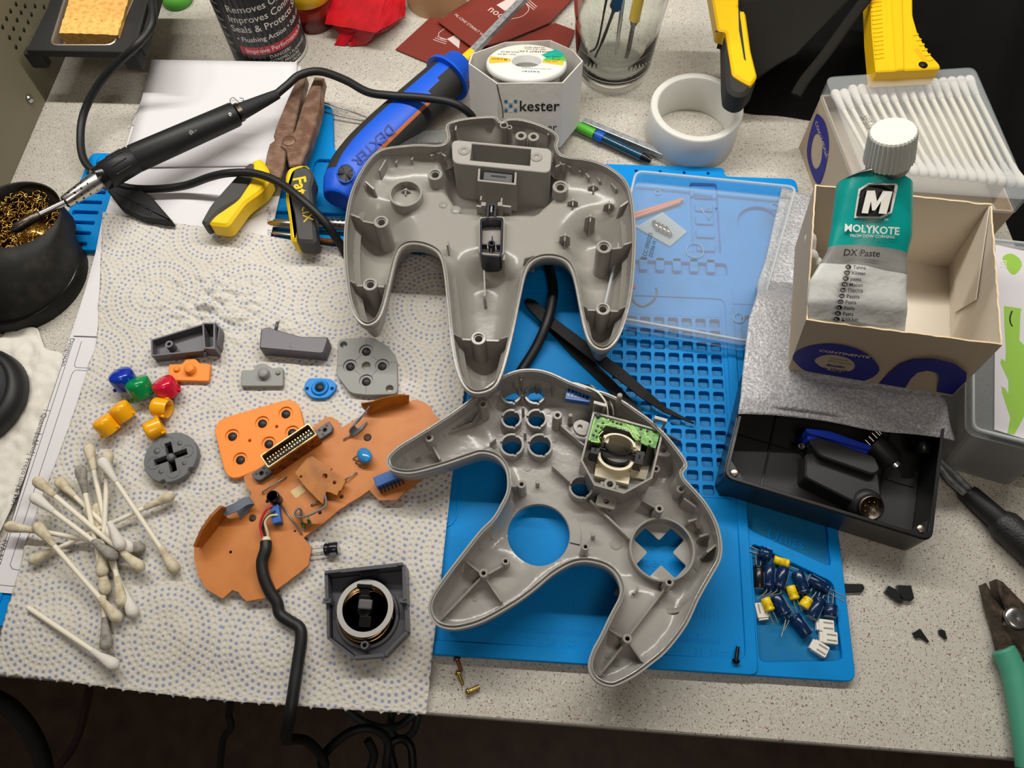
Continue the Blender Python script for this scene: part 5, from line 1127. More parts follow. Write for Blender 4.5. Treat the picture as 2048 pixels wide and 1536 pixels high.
# ---------------------------------------------------------------- back row
mat('red_film', (196, 20, 34), .35, var=(20, (160, 8, 24), .4, .7)); mat('yellow_cap', (214, 170, 10), .3); mat('clear_red', (190, 50, 40), .15, trans=.7, alpha=.9); mat('masking', (190, 160, 118), .6); mat('sachet', (122, 46, 36), .5, bump=(9, .15)); mat('sachet_print', (212, 196, 190), .5)
def film(name, label, cat, px, m, th=.15):
    g = G(); P = [at(*p) for p in px]; n = len(P); c = sum(P, Vector())/n
    g.add(P+[c], [(i, (i+1) % n, n) for i in range(n)]); return build(name, g, m, loc=(c.x, c.y, min(p.z for p in P)), label=label, cat=cat, solid=th)
t = T_('red_pouch', 'crumpled red plastic pouch at the back between the yellow pot and the brown sachets', 'pouch', (*lx((710, 40), 4), 0))
P = lambda *a: at(*a)
g = G()
for quad in (((650, 48, 12), (752, 66, 16), (778, -30, 20), (664, -30, 18)), ((752, 66, 16), (810, 32, 8), (812, -30, 10), (778, -30, 20)), ((668, 52, 10), (700, 92, 1), (733, 90, 1), (752, 66, 14)), ((690, 45, 12), (668, 90, .5), (690, 92, .5), (715, 60, 12)), ((752, 66, 12), (775, 62, 2), (812, 34, 3), (800, 40, 8))):
    q = [at(*p) for p in quad]
    g.grid(lambda u, v: (q[0]*(1-u)+q[1]*u)*(1-v)+(q[3]*(1-u)+q[2]*u)*v+Vector((0, 0, 1.2*noise.noise(Vector((u*3, v*3, q[0].x))))), 8, 8, smooth=False)
part('pouch_film', t, g, 'red_film', solid=.3, kind='mid')
c = at(622, 12, 12); t = T_('yellow_pot', 'small clear pot with a yellow lid just behind the spray can', 'pot', (c.x, c.y, 0))
part('pot_body', t, G().lathe([(14, 0), (15.5, 1), (16, 14), (16.5, 24)], (c.x, c.y, 0), n=36), 'clear_red'); part('lid', t, G().lathe([(17, 22), (18, 23), (18, 34), (15, 37), (9, 36), (0, 35)], (c.x, c.y, 0), n=40), 'yellow_cap')
part('lid_tab', t, G().tube([Vector((c.x-7, c.y-17.5, 30)), Vector((c.x-8, c.y-19, 22)), Vector((c.x-8, c.y-18.5, 12))], 1.6, 8, flat=.5), 'yellow_cap')
c = at(872, -22, 8); t = T_('masking_tape', 'roll of tan masking tape cut by the top edge behind the brown sachets', 'tape roll', (c.x, c.y, 0)); part('tape_wall', t, G().lathe([(17, 0), (22.5, 0), (22.5, 18), (17, 18), (17, 0)], (c.x, c.y, 0), n=48, smooth=False), 'masking')
for lab, px, z in (('reddish brown sachet lying lowest, its corner pointing left, beside the screwdriver collar', [(791, 98), (866, 29), (980, 75), (960, 190), (905, 146)], 1.5), ('reddish brown sachet on top of the pile, with a white leaf print', [(875, 42), (1000, -40), (1160, -20), (1100, 45), (1020, 78), (948, 97)], 4.5), ('reddish brown sachet mostly hidden below the others, beside the glass jar', [(1020, 85), (1110, 45), (1150, 60), (1130, 110), (1060, 120)], 2.4)):
    o = [Vector(lx(p, z)) for p in px]; t = T_('sachet', lab, 'sachet', (*lx(px[0], z), z-1.2), group='reddish brown sachets'); part('packet', t, G().prism(o, z-1.0, z, ch=.2), 'sachet')
    g = G()
    if z > 4:
        d = at(948, 60, z)-at(908, 30, z); M = basis((*lx((908, 30), z), z+.05), d, (-d.y, d.x, 0)); g.text('ML-CINE STSRRKT WIPE', 3.2, onto(M))
        d = at(1000, 30, z)-at(975, 14, z); M = basis((*lx((974, 20), z), z+.05), d, (-d.y, d.x, 0)); g.text('noc', 9, onto(M)); g.prism(L3([(993, 10), (1030, -10), (1040, 4), (1010, 22)], z), z, z+.08)
        pts = sm([at(*p, z+.05) for p in ((1050, 5), (1058, 18), (1045, 32), (1022, 38))], False, 5)
        for a, b in zip(pts, pts[1:]): g.bar(a, b, .5, z, z+.08)
        for k in range(3): g.bar(at(1050+4*k, 4-2*k, z), at(1068+3*k, 20-3*k, z), .5, z, z+.08)
    elif z < 2:
        g.prism(L3([(894, 78), (914, 68), (920, 80), (918, 97)], z), z, z+.08)
        for k in range(3): g.bar(at(866+4*k, 79-3*k, z), at(892+2*k, 88-4*k, z), .5, z, z+.08)
        pts = sm([at(*p, z+.05) for p in ((890, 57), (878, 66), (880, 76), (896, 80))], False, 5)
        for a, b in zip(pts, pts[1:]): g.bar(a, b, .45, z, z+.08)
    if g.V: part('print', t, g, 'sachet_print')
# big screwdriver
mat('blue_handle', (12, 84, 205), .42, bump=(.7, .12)); mat('orange_edge', (186, 104, 62), .5); mat('chrome_worn', (178, 182, 186), .35, .55, var=(3, (150, 154, 158), .45, .6)); mat('grip_black', (38, 38, 36), .72, bump=(.8, .15))
t = T_('screwdriver', 'large screwdriver with a blue and black handle lying behind the back shell', 'screwdriver', (*lx((800, 250), 16), 0))
ctr = [(676, 400), (690, 372), (708, 340), (735, 305), (772, 268), (810, 232), (845, 200), (875, 172), (898, 152)]; rad = [9, 14, 15.5, 15.5, 15.5, 15, 14.5, 14, 14]
cz = 17; C_ = [at(x, y, cz+3) for x, y in ctr]; CS = sm(C_, False, 4); RS = [rad[min(int(i/4), 8)]*(1-(i % 4)/4)+rad[min(int(i/4)+1, 8)]*((i % 4)/4) for i in range(len(CS))]
gb = G(); n = 40; vs = []; fs = []; ms = []
for i, p in enumerate(CS):
    tt = (CS[min(i+1, len(CS)-1)]-CS[max(i-1, 0)]).normalized(); sx_ = Vector((tt.y, -tt.x, 0)).normalized()
    vs.append([p+sx_*(RS[i]*math.cos(2*math.pi*j/n))+Vector((0, 0, RS[i]*.88*math.sin(2*math.pi*j/n))) for j in range(n)])
for i in range(len(CS)-1):
    u = i/(len(CS)-1)
    for j in range(n):
        a = 360*(j+.5)/n; lo_, hi_ = (45, 108) if u < .72 else ((63, 108) if u < .82 else (72, 108))
        m_ = 0 if (u < .15 or (lo_ < a < hi_) or (u < .34 and (a < 72 or a > 340))) else 1
        if m_ == 1 and .34 < u < .72 and 36 < a < lo_: m_ = 2
        gb.F.append([i*n+j, i*n+(j+1) % n, (i+1)*n+(j+1) % n, (i+1)*n+j]); gb.M.append(m_); gb.S.append(True)
gb.V = [v for q in vs for v in q]; gb.F.append(list(range(n))[::-1]); gb.M.append(0); gb.S.append(False); k_ = (len(CS)-1)*n; gb.F.append([k_+j for j in range(n)]); gb.M.append(1); gb.S.append(False)
part('handle', t, gb, ['blue_handle', 'grip_black', 'orange_edge'])
def onh(px, py, lift):
    z_ = 34.
    for _ in range(4):
        p = at(px, py, z_); dm = min(((p.x-c_.x)**2+(p.y-c_.y)**2, i_) for i_, c_ in enumerate(CS)); R1_ = RS[dm[1]]; d1 = min(math.sqrt(dm[0]), R1_*.98); z_ = CS[dm[1]].z+.88*math.sqrt(R1_*R1_-d1*d1)
    return at(px, py, z_+lift)
ring_ = [onh(691+17*math.cos(a/16*math.pi), 347+18*math.sin(a/16*math.pi), .5) for a in range(32)]; part('hang_hole', t, G().add(ring_+[onh(691, 347, .6)], [((i_+1) % 32, i_, 32) for i_ in range(32)]), 'black_rubber'); part('hole_edge', t, G().tube(ring_, .5, 6, closed=True), 'blue_handle')
mat('blue_letter_shade', (8, 50, 140), .5)  # darker than the handle: shadow around the embossed letters put into their colour
ux_, uy_ = math.cos(math.radians(136)), math.sin(math.radians(136)); part('raised_lettering', t, G().text('DEXTER', 29, lambda x, y: onh(779+x*ux_+y*uy_*1.0-(0), 246+x*uy_-y*ux_*1.0, .35), bold=.5, sx=1.0), 'blue_letter_shade')
a, b = at(893, 158, 20), at(922, 128, 20)
part('collar', t, G().tube([a, a.lerp(b, .15), a.lerp(b, .16), a.lerp(b, .9), b], [16.5, 16.5, 12, 11, 8], 32), 'blue_handle')
sh = at(940, 112, 21); e = at(1075, -30, 26); dd_ = (e-sh).normalized(); s2 = Vector((dd_.y, -dd_.x, 0)).normalized()
secs = [[p+s2*(x*3.3)+Vector((0, 0, y*3.3)) for x, y in ((-.7, -.7), (.7, -.7), (.7, .7), (-.7, .7))] for p in (b-dd_*3, e)]
part('shaft', t, G().loft(secs, smooth=False), 'chrome_worn', bevel=.4); part('bit_collar', t, G().tube([b-dd_*1, sh+dd_*3], [4.4, 4.0], 6), 'rubber_yellow')
# solder spool in its box
mat('carton_white', (206, 202, 194), .65, bump=(6, .1)); mat('spool_white', (214, 216, 212), .4); mat('label_white', (228, 224, 210), .6); mat('label_orange', (250, 176, 52), .6); mat('label_teal', (0, 170, 150), .6); mat('label_green', (90, 170, 60), .6); mat('print_blue', (40, 110, 150), .6)
oct_ = [(937, 127), (944, 107), (1010, 84), (1101, 80), (1146, 100), (1166, 122), (1126, 166), (994, 167)]
HB = 42.; RB = Matrix.Rotation(math.radians(-18), 3, 'X'); TB = at_plane(1052, 127, at(1060, 168, 57), RB@Vector((0, 0, 1))); MBX = Matrix.Translation(TB-RB@Vector((0, 0, HB)))@RB.to_4x4(); IB = MBX.inverted(); nB = RB@Vector((0, 0, 1))
def bx(px, py): v = IB@at_plane(px, py, TB, nB); return Vector((v.x, v.y))
TX_ = lambda v: MBX@v
o = ccw([bx(*p) for p in oct_]); t = T_('solder_box', 'open white many-sided carton with blue squares and black lettering, holding the solder spool', 'carton', (MBX.translation.x, MBX.translation.y, 0))
part('carton', t, G().prism(o, 0, HB, holes=[inset(o, .8)], T=TX_), 'carton_white'); part('carton_floor', t, G().prism(inset(o, .8), 0, .8, T=TX_), 'carton_white')
fa_, fb2 = bx(994, 167), bx(1126, 166)
def face(a, b): d_ = (b-a).normalized(); M_ = Matrix(((d_.x, 0, d_.y, a.x), (d_.y, 0, -d_.x, a.y), (0, 1, 0, 0), (0, 0, 0, 1))); return lambda x, y, z=.12: MBX@(M_@Vector((x, y, z)))
ff = face(fa_, fb2)
def fq(px, py): v = IB@at_plane(px, py, MBX@Vector((fa_.x, fa_.y, 0)), MBX.to_3x3()@Vector(((fb2-fa_).y, -(fb2-fa_).x, 0))); return Vector(((Vector((v.x, v.y))-fa_).dot((fb2-fa_).normalized()), v.z))
q = fq(1038, 222); part('lettering', t, G().text('kester', 9.6, lambda x, y: ff(q.x+x, q.y+y), bold=.1), 'black_rubber')
q2 = fq(1009, 224)
for i in range(3):
    for k in range(3): part('blue_square', t, G().add([ff(q2.x+2.9*i+x, q2.y+2.9*k+y) for x, y in ((0, 0), (1.9, 0), (1.9, 1.9), (0, 1.9))], [(0, 1, 2, 3)]), 'print_blue' if (i+k) % 2 == 0 else 'spool_white')
q3 = fq(1094, 261); part('lettering', t, G().text('er', 7, lambda x, y: ff(q3.x+x, q3.y+y)), 'black_rubber')
part('loose_wire', t, G().tube(sm([ff(*fq(994, 169), .5), ff(*fq(999, 190), 1), ff(*fq(1005, 215), 1), ff(*fq(1006, 235), .6)], False, 6), .35, 6), 'steel_dark')
cb2 = bx(1064, 127); cb2 = Vector((sum(p.x for p in o)/len(o), sum(p.y for p in o)/len(o))); rs = min(30, float(dist_poly(np.array([[cb2.x, cb2.y]]), o)[0])-1.2)
MS = MBX@Matrix.Translation((cb2.x, cb2.y, 0)); RS_ = RB
t = T_('solder_spool', 'white spool of solder wire with an orange and teal round label, inside the white carton', 'solder spool', (MS.translation.x, MS.translation.y, 1))
c0_ = MS@Vector((0, 0, 0)); top = HB-1
part('spool', t, G().lathe([(9, 2), (rs, 2), (rs, 4), (14, 4), (14, top-4), (rs-.5, top-4), (rs, top-3), (rs-.3, top-1), (rs-1.5, top), (9.6, top), (9, top-.6), (9, 2)], c0_, RB, n=56), 'spool_white')
part('solder_wire', t, G().lathe([(rs-4, 5), (rs-4, top-5)], c0_, RB, n=40), 'steel')
k_s = rs/28.6
def sect(a0, a1, r0, r1, z, m, name='label', n=24):
    g = G().grid(lambda u, v: MS@Vector(((r0+(r1-r0)*v)*k_s*math.cos(math.radians(a0+(a1-a0)*u)), (r0+(r1-r0)*v)*k_s*math.sin(math.radians(a0+(a1-a0)*u)), top+z)), n, 1); return part(name, t, g, m)
sect(0, 360, 11, 26.5, .06, 'label_white', n=48); sect(-14, 8, 11.2, 26.4, .12, 'label_orange'); sect(168, 194, 11.2, 26.4, .12, 'label_orange'); sect(16, 45, 14, 28.2, .12, 'label_teal'); sect(2, 16, 12, 27.6, .14, 'label_green')
def ltxt(s_, x, y, sz, m='black_rubber'): part('label_print', t, G().text(s_, sz*k_s, lambda a, b: MS@Vector((x*k_s-a, y*k_s-b, top+.2))), m)
ltxt('Rosin', -13.5, 2.5, 5); ltxt('SN63PB37 3.3%', 16, 16, 3.4); ltxt('020" (0.5 mm)', 13, 19.5, 2.6); ltxt('24-6337-0010', 12, 22.5, 2.6); ltxt('2021-08-04', -8, 10, 2.8); ltxt('2024-08-03', -6, 14, 2.8); ltxt('0039513R', 24, 8, 2.6); ltxt('.06 kg', 24, 4, 2.6); ltxt('Net Wt', 22, 0, 2.6); ltxt('kester', 10, -16, 5, m='print_blue'); ltxt('non-dissolved flux wire', 18, -12, 2.2)
# glass jar with tools
mat('glass', (250, 253, 250), .02, trans=1., ior=1.38); mat('bluetack', (20, 90, 190), .35)
c = Vector((334, 393, .25)); t = T_('glass_jar', 'thick clear glass jar holding tweezers and pliers, behind the white carton', 'glass jar', (c.x, c.y, 0))
secs = [(0, 0), (20, 0), (23.5, 1), (24.5, 3), (26, 12), (28, 40), (33, 90), (36, 125), (33.8, 125), (30.5, 90), (25.6, 40), (23.5, 9), (20, 6.5), (10, 6), (0, 6)]
part('jar_body', t, G().lathe(secs, c, n=40), 'glass')
def tool(name, label, cat, parts_):
    t = None
    for (nm, pts, rr, m, fl_2) in parts_:
        P = [Vector(p) for p in pts]
        if t is None: t = T_(name, label, cat, (P[0].x, P[0].y, 14))
        part(nm, t, G().tube(sm(P, False, 5), rr if not isinstance(rr, list) else [rr[min(int(i/5), len(rr)-1)] for i in range(5*(len(P)-1)+1)], 10, flat=fl_2), m)
j = lambda x, y, z: Vector((c.x+x, c.y+y, z))
tool('tweezers', 'dark tweezers with a blue grip standing in the glass jar', 'tweezers', [('tips', [j(-14, -10, 17), j(-9, -6, 30), j(-3, 0, 50)], [.8, 1.2, 2.4, 2.4], 'black_gloss', .6), ('arm', [j(-3, 0, 50), j(2, 3, 70)], 4.2, 'black_rubber', .7), ('grip', [j(2, 3, 70), j(10, 8, 110), j(16, 11, 140)], 5.2, 'bluetack', .7)])
tool('tweezers', 'thin black bent tweezers standing in the glass jar beside the blue-gripped ones', 'tweezers', [('arm', [j(-18, -6, 18), j(-12, -4, 26), j(-8, 4, 60), j(-2, 12, 125)], [.9, 1.2, 1.8, 1.8], 'black_gloss', .5)])
tool('pliers', 'small pliers with yellow grips standing in the glass jar', 'pliers', [('jaw', [j(8, -8, 16), j(10, -4, 45)], [1.5, 3.5, 3.5], 'steel_dark', .6), ('grip', [j(10, -4, 45), j(14, 0, 90), j(22, 4, 130)], 3.8, 'rubber_yellow', .8)])
tool('steel_rod', 'straight steel pick standing in the glass jar', 'pick', [('rod', [j(1, -2, 15), j(3, 2, 130)], 1.3, 'steel', 1)])
# silicone tube ring
mat('translucent', (222, 222, 216), .35, sss=.5, trans=.15, ior=1.35)
q = Vector((385, 333.5, 0)); t = T_('silicone_ring', 'thick translucent white ring standing on the worktop right of the glass jar', 'ring', (q.x, q.y, 0)); part('ring_wall', t, G().lathe([(24.2, .4), (24.6, 0), (28.6, 0), (29, .8), (29, 26.4), (28.2, 27.4), (25, 27.4), (24.2, 26.6), (24.2, .4)], q, n=72), 'translucent')
# steel rod and blue driver beside the carton
mat('green_plastic', (90, 190, 60), .3); mat('teal_body', (16, 62, 84), .2, coat=.4)
a, b = at(1166, 243, 6), at(1335, 313, 5); t = T_('steel_bar', 'square steel bar lying from the white carton towards the translucent ring', 'steel bar', (a.x, a.y, 2)); sx2 = Vector(((b-a).y, -(b-a).x, 0)).normalized()
part('bar', t, G().loft([[p+sx2*x*2.6+Vector((0, 0, y*2.6)) for x, y in ((-.8, -.8), (.8, -.8), (.8, .8), (-.8, .8))] for p in (a, b)], smooth=False), 'chrome_worn', bevel=.4)
a, b = at(1150, 250, 5), at(1302, 322, 4.5); t = T_('marker', 'thin dark teal tool with a blue clip, beside the square steel bar', 'tool', (a.x, a.y, 1.5))
part('body', t, G().tube([a, b.lerp(a, .12)], 3.0, 8), 'teal_body'); part('blue_clip', t, G().tube([a.lerp(b, .28), a.lerp(b, .38)], 3.5, 8), 'bluetack'); part('green_window', t, G().tube([a.lerp(b, .02), a.lerp(b, .26)], 3.2, 8), 'green_plastic'); part('clear_nose', t, G().tube([b.lerp(a, .12), b], [2.8, 1.6], 8), 'black_gloss')
# ---------------------------------------------------------------- right side: black project box, foam, cartons
mat('box_black', (22, 22, 23), .3, bump=(.7, .08)); mat('box_floor', (36, 36, 37), .55, bump=(.6, .35)); mat('magnet', (170, 160, 145), .3, 1.)
mat('foam', (190, 190, 192), .28, bump=(2.2, 1.0), spec=.8, var=(1.2, (156, 158, 164), .42, .58)); mat('card', (188, 170, 144), .7, bump=(9, .05)); mat('card_in', (214, 204, 188), .75); mat('card_edge', (224, 200, 164), .8); mat('print_navy', (18, 24, 130), .55)
mat('clear_lid', (214, 222, 226), .14, alpha=.14, spec=.6); mat('clear_box', (206, 212, 214), .25, alpha=.55)
zr = 28.
bo = [Vector(lx(p, zr)) for p in ((1500, 660), (1445, 955), (1866, 1084), (1884, 850))]
# true rectangle through the front edge
fl0, fr0 = bo[1], bo[2]; ux = (fr0-fl0).normalized(); vy = Vector((-ux.y, ux.x)); Lx = (fr0-fl0).length; Ly = 74
BX = basis((fl0.x, fl0.y, 0), (ux.x, ux.y, 0), (vy.x, vy.y, 0)); TB_ = lambda v: BX@v
ctr_ = BX@Vector((Lx/2, Ly/2, 0)); t = T_('project_box', 'open black plastic box with corner magnets, on the edge of the blue mat', 'box', (ctr_.x, ctr_.y, 5.5))
ro = rrect(0, 0, Lx, Ly, 5, 5); g = G().prism(ro, 5.6, zr-1.2, holes=[rrect(1.8, 1.8, Lx-1.8, Ly-1.8, 3.5, 5)], T=TB_); g.prism(inset(ro, .5), zr-1.2, zr, holes=[rrect(2.2, 2.2, Lx-2.2, Ly-2.2, 3.5, 5)], T=TB_, ch=.2); g.prism(rrect(1, 1, Lx-1, Ly-1, 4), 5.6, 6.6, T=TB_)
part('box_walls', t, g, 'box_black')
g = G().prism(rrect(2, 2, Lx-2, Ly-2, 3), 6.6, 7.0, T=TB_); part('box_floor', t, g, 'box_floor')
for (x, y) in ((6, 6), (Lx-6, 6), (6, Ly-6), (Lx-6, Ly-6)):
    p = BX@Vector((x, y, 0)); part('corner_post', t, G().prism([Vector((x-4.5 if x < 50 else x+4.5, y-4.5 if y < 30 else y+4.5)), Vector((x+6 if x < 50 else x-6, y-4.5 if y < 30 else y+4.5)), Vector((x-4.5 if x < 50 else x+4.5, y+6 if y < 30 else y-6))], 6.6, zr-2.4, T=TB_), 'box_black')
    q = at(1460, 934, zr-2) if (x < 50 and y < 30) else (at(1857, 1056, zr-2) if y < 30 else p); part('magnet', t, G().lathe([(2.1, zr-3), (2.0, zr-1.9), (1.6, zr-1.7), (0, zr-1.7)], (p.x-.8 if x < 50 else p.x+.8, p.y-.6, 0), n=20), 'magnet')
for x in (22, Lx-20): part('floor_rib', t, G().prism(quad_(x, 2, x+.8, Ly-4), 7.0, 8, T=TB_), 'box_black')
part('floor_rib', t, G().prism(quad_(4, 34, Lx-4, 34.8), 7.0, 7.8, T=TB_), 'box_black')
p = at(1847, 905, 20); part('wall_post', t, G().cyl((p.x, p.y+10, 20), (p.x, p.y-1, 20), 3, None, 16), 'box_black')
# connectors inside
mat('adapter', (26, 26, 28), .5, bump=(.8, .15)); mat('vga_blue', (16, 48, 160), .35)
t = T_('video_adapter', 'black and blue multi-pin adapter with a round socket lying in the black box', 'adapter', (*lx((1680, 930), 10), 7))
def slab(name, par, px, z0, z1, m, ch=.8, label=None, r=2): return part(name, par, G().prism(roundpoly(L3(px, z1), r, 3), z0, z1, ch=ch), m, label=label)
slab('shell_top', t, [(1618, 880), (1640, 874), (1750, 912), (1762, 940), (1748, 950), (1640, 912)], 8, 25, 'adapter'); slab('body', t, [(1612, 905), (1640, 905), (1757, 945), (1764, 1000), (1720, 1010), (1610, 955)], 7.1, 20, 'adapter')
slab('blue_shell', t, [(1618, 855), (1625, 862), (1740, 895), (1736, 912), (1700, 906), (1615, 880)], 9, 23, 'vga_blue', label='bright blue connector face')
slab('blue_flange', t, [(1612, 856), (1660, 862), (1745, 892), (1742, 900), (1616, 866)], 8, 25, 'vga_blue', .3, r=.8)
q = at(1735, 1000, 20); dn = Vector((.1, -.55, .83)).normalized(); Rq = dn.to_track_quat('Z', 'Y').to_matrix(); bq = Vector((q.x, q.y, 14.5))
part('round_socket', t, G().lathe([(8, -6), (8, 4), (6.2, 6)], bq, Rq, 28), 'adapter'); part('socket_ring', t, G().lathe([(6.3, 5), (6.3, 8.5), (5.4, 8.5), (5.3, 6.6), (0, 6.6)], bq, Rq, 32), 'steel_dark')
for k in range(8): a = 2*math.pi*k/7; p = bq+Rq@Vector((3.2*math.cos(a) if k < 7 else 0, 3.2*math.sin(a) if k < 7 else 0, 6.4)); part('pin', t, G().lathe([(.35, 0), (.3, 1.4), (0, 1.5)], p, Rq, 8), 'brass')
for (x, y) in ((1604, 892), (1619, 876), (1716, 908)): q = at(x, y, 18); part('jack_screw', t, G().lathe([(2.0, 0), (1.9, 3), (1, 3.2), (.9, 2), (0, 2)], (q.x, q.y, 15), n=14), 'steel_dark')
t = T_('ribbed_plug', 'black cylindrical plug with a ring of metal teeth, behind the blue connector face', 'plug', (*lx((1770, 910), 14), 7))
a, b = at(1745, 885, 17), at(1785, 925, 15); part('barrel', t, G().tube([a, a.lerp(b, .9), b], [6.4, 6.4, 5.4], 24), 'adapter'); part('tip_ring', t, G().tube([b, b+(b-a)*.18], [3.6, 3.4], 20), 'steel')
dd = (b-a).normalized(); s3 = Vector((dd.y, -dd.x, 0)).normalized()
for k in range(7): an = math.radians(20+k*23); p = a+s3*6.2*math.cos(an)+Vector((0, 0, 6.2*math.sin(an))); part('tooth', t, G().tube([p, p-dd*3.5], .55, 6), 'steel')
# foam sheet over the box
c4 = [at(1565, 372, 9), at(1720, 420, 9), at(1916, 880, 30), at(1476, 828, 29)]
def foam(u, v):
    p = (c4[0]*(1-u)+c4[1]*u)*(1-v)+(c4[3]*(1-u)+c4[2]*u)*v
    lft = at(1497, 690, 27); k = max(0, 1-abs(v-.66)/.34); p = p+(Vector((lft.x-(c4[0].x*.34+c4[3].x*.66), 0, 0)))*k*(1-u)*.9
    z = 7+21.5*float(sstep((v-.42)/.16)) + (1-v)*.5
    if v > .86: z += 1.6*math.sin((v-.86)*22+u*2)
    z += .5*noise.noise(Vector((p.x/12, p.y/8, 2)))
    yy = p.y+(1.5*math.sin(u*9)+ (3.5*math.exp(-((u-.45)/.2)**2)) if v > .97 else 0)
    return Vector((p.x, yy, z))
g = G().grid(foam, 60, 80); build('foam_sheet', g, 'foam', loc=(c4[3].x+40, c4[3].y+20, 6), label='shiny grey crinkled foam sheet draped over the black box, under the open carton', cat='foam sheet', solid=.6)

# cotton swab cartons
def carton(name, label, top_px, bot_px, zt, zb0, back=None):
    """top corners bl, br, tr, tl in pixels at height zt; bottom front corners in pixels at zb0"""
    T4 = [at(*p, zt) for p in top_px]; b0, b1 = at(*bot_px[0], zb0), at(*bot_px[1], zb0)
    dl = ((b0-T4[0])+(b1-T4[1]))/2; B4 = [b0, b1, T4[2]+dl, T4[3]+dl]; return T4, B4
def wallq(g, a, b, c, d, m=0, n=1): return g.add([a, b, c, d], [(0, 1, 2, 3)], m=m)
zt2, zb2 = 88., 31.
T4, B4 = carton('c', '', [(1612, 640), (2005, 690), (1984, 408), (1630, 368)], [(1577, 737), (1905, 792)], zt2, zb2)
cen = sum(B4, Vector())/4
t = T_('swab_carton', 'open cardboard carton with blue printed arches, holding the grease tube', 'carton', (cen.x, cen.y, zb2-.4))
names = ['front_wall', 'right_wall', 'back_wall', 'left_wall']; cen3 = sum(T4+B4, Vector())/8
for i in range(4):
    a, b, c_, d_ = B4[i], B4[(i+1) % 4], T4[(i+1) % 4], T4[i]; nrm = (b-a).cross(d_-a).normalized(); 
    if nrm.dot((a+b)/2-cen3) < 0: nrm = -nrm
    inn = [p-nrm*.7 for p in (a, b, c_, d_)]; g = G(); n_ = 30
    ro_ = random.Random(i); tops = [(d_.lerp(c_, k/n_)+Vector((0, 0, ro_.uniform(-.5, .3)))) for k in range(n_+1)]; ti = [p-nrm*.7 for p in tops]
    bo_ = [a.lerp(b, k/n_) for k in range(n_+1)]; bi = [p-nrm*.7 for p in bo_]
    for k in range(n_):
        g.add([bo_[k], bo_[k+1], tops[k+1], tops[k]], [(0, 1, 2, 3)]); g.add([bi[k], ti[k], ti[k+1], bi[k+1]], [(0, 1, 2, 3)], m=1); g.add([tops[k], tops[k+1], ti[k+1], ti[k]], [(0, 1, 2, 3)], m=2)
    part(names[i], t, g, ['card', 'card_in', 'card_edge'])
part('carton_bottom', t, G().add(B4, [(0, 1, 2, 3)]), 'card_in', solid=.5, kind='mid')
# folded flap on the inner right wall
a = T4[1].lerp(T4[2], .95); b = T4[1].lerp(T4[2], .28); part('inner_flap', t, G().add([T4[2]-Vector((1.4, 1.4, 0)), T4[2].lerp(B4[2], .8)-Vector((1.6, 1.6, 0)), (T4[1].lerp(T4[2], .55)).lerp(B4[1].lerp(B4[2], .55), .82)-Vector((1.8, 0, 0)), T4[1].lerp(T4[2], .45).lerp(B4[1].lerp(B4[2], .45), .35)-Vector((1.8, 0, 0))], [(0, 1, 2, 3)]), 'card_in', solid=.5, kind='mid')
# printed front
A0, A1, A3 = B4[0], B4[1], T4[0]; fx = (A1-A0).normalized(); fy = (A3-A0); fy = (fy-fx*fy.dot(fx)).normalized(); fn = fx.cross(fy)
if fn.y > 0: fn = -fn
def onf(x, y, z=.15): return A0+fx*x+fy*y+fn*z
Wf = (A1-A0).length; Hf = (A3-A0).dot(fy)
def arch(g, cx, w_, h_, y0, r, m=0, z=.12, hole=None):
    o = [Vector((cx-w_/2, y0))]+[Vector((cx+w_/2*math.cos(math.radians(a)), y0+h_-r+r*math.sin(math.radians(a)))) for a in range(180, -1, -8)]+[Vector((cx+w_/2, y0))]
    o = [p for p in o if p.y >= y0-.01]; H = [hole] if hole else []
    return g.prism(o[::-1], z-.04, z, holes=H, T=lambda v: onf(v.x, v.y, v.z))
# fit the print positions to the picture
def fpx(px, py):
    P0 = A0; v = at_plane(px, py, P0, fn) - P0; return Vector((v.dot(fx), v.dot(fy)))
el = [fpx(*p) for p in ((1587, 720), (1592, 703), (1620, 691), (1660, 687), (1700, 693), (1735, 708), (1756, 730), (1757, 744), (1740, 757), (1710, 764), (1660, 756), (1615, 744))]
el = sm([(p.x, p.y, 0) for p in el], True, 4); el = [Vector((p.x, max(p.y, .4))) for p in el]
ih = [fpx(*p) for p in ((1629, 722), (1645, 711), (1672, 710), (1700, 718), (1711, 731), (1702, 742), (1680, 744), (1650, 738))]; ih = sm([(p.x, p.y, 0) for p in ih], True, 4); ih = [Vector((p.x, p.y)) for p in ih]
g = G().prism(el, .08, .12, holes=[ih], T=lambda v: onf(v.x, v.y, v.z))
part('printed_oval', t, g, 'print_navy')
ar = [fpx(*p) for p in ((1756, 768), (1778, 745), (1800, 728), (1830, 718), (1870, 717), (1910, 727), (1934, 745), (1932, 762), (1905, 789), (1873, 783), (1879, 755), (1874, 745), (1855, 741), (1835, 745), (1822, 757), (1810, 776))]
o = [Vector((p.x, max(p.y, .3))) for p in ar]; part('printed_arch', t, G().prism(o, .08, .12, T=lambda v: onf(v.x, v.y, v.z)), 'print_navy')
q = fpx(1640, 704); e_ = fpx(1732, 717); an = math.atan2((e_-q).y, (e_-q).x); 
def ftx(s_, px, py, sz, m, a=an, bold=0): 
    q = fpx(px, py); return part('lettering', t, G().text(s_, sz, lambda x, y: onf(q.x+x*math.cos(a)-y*math.sin(a), q.y+x*math.sin(a)+y*math.cos(a), .2), bold=bold), m)
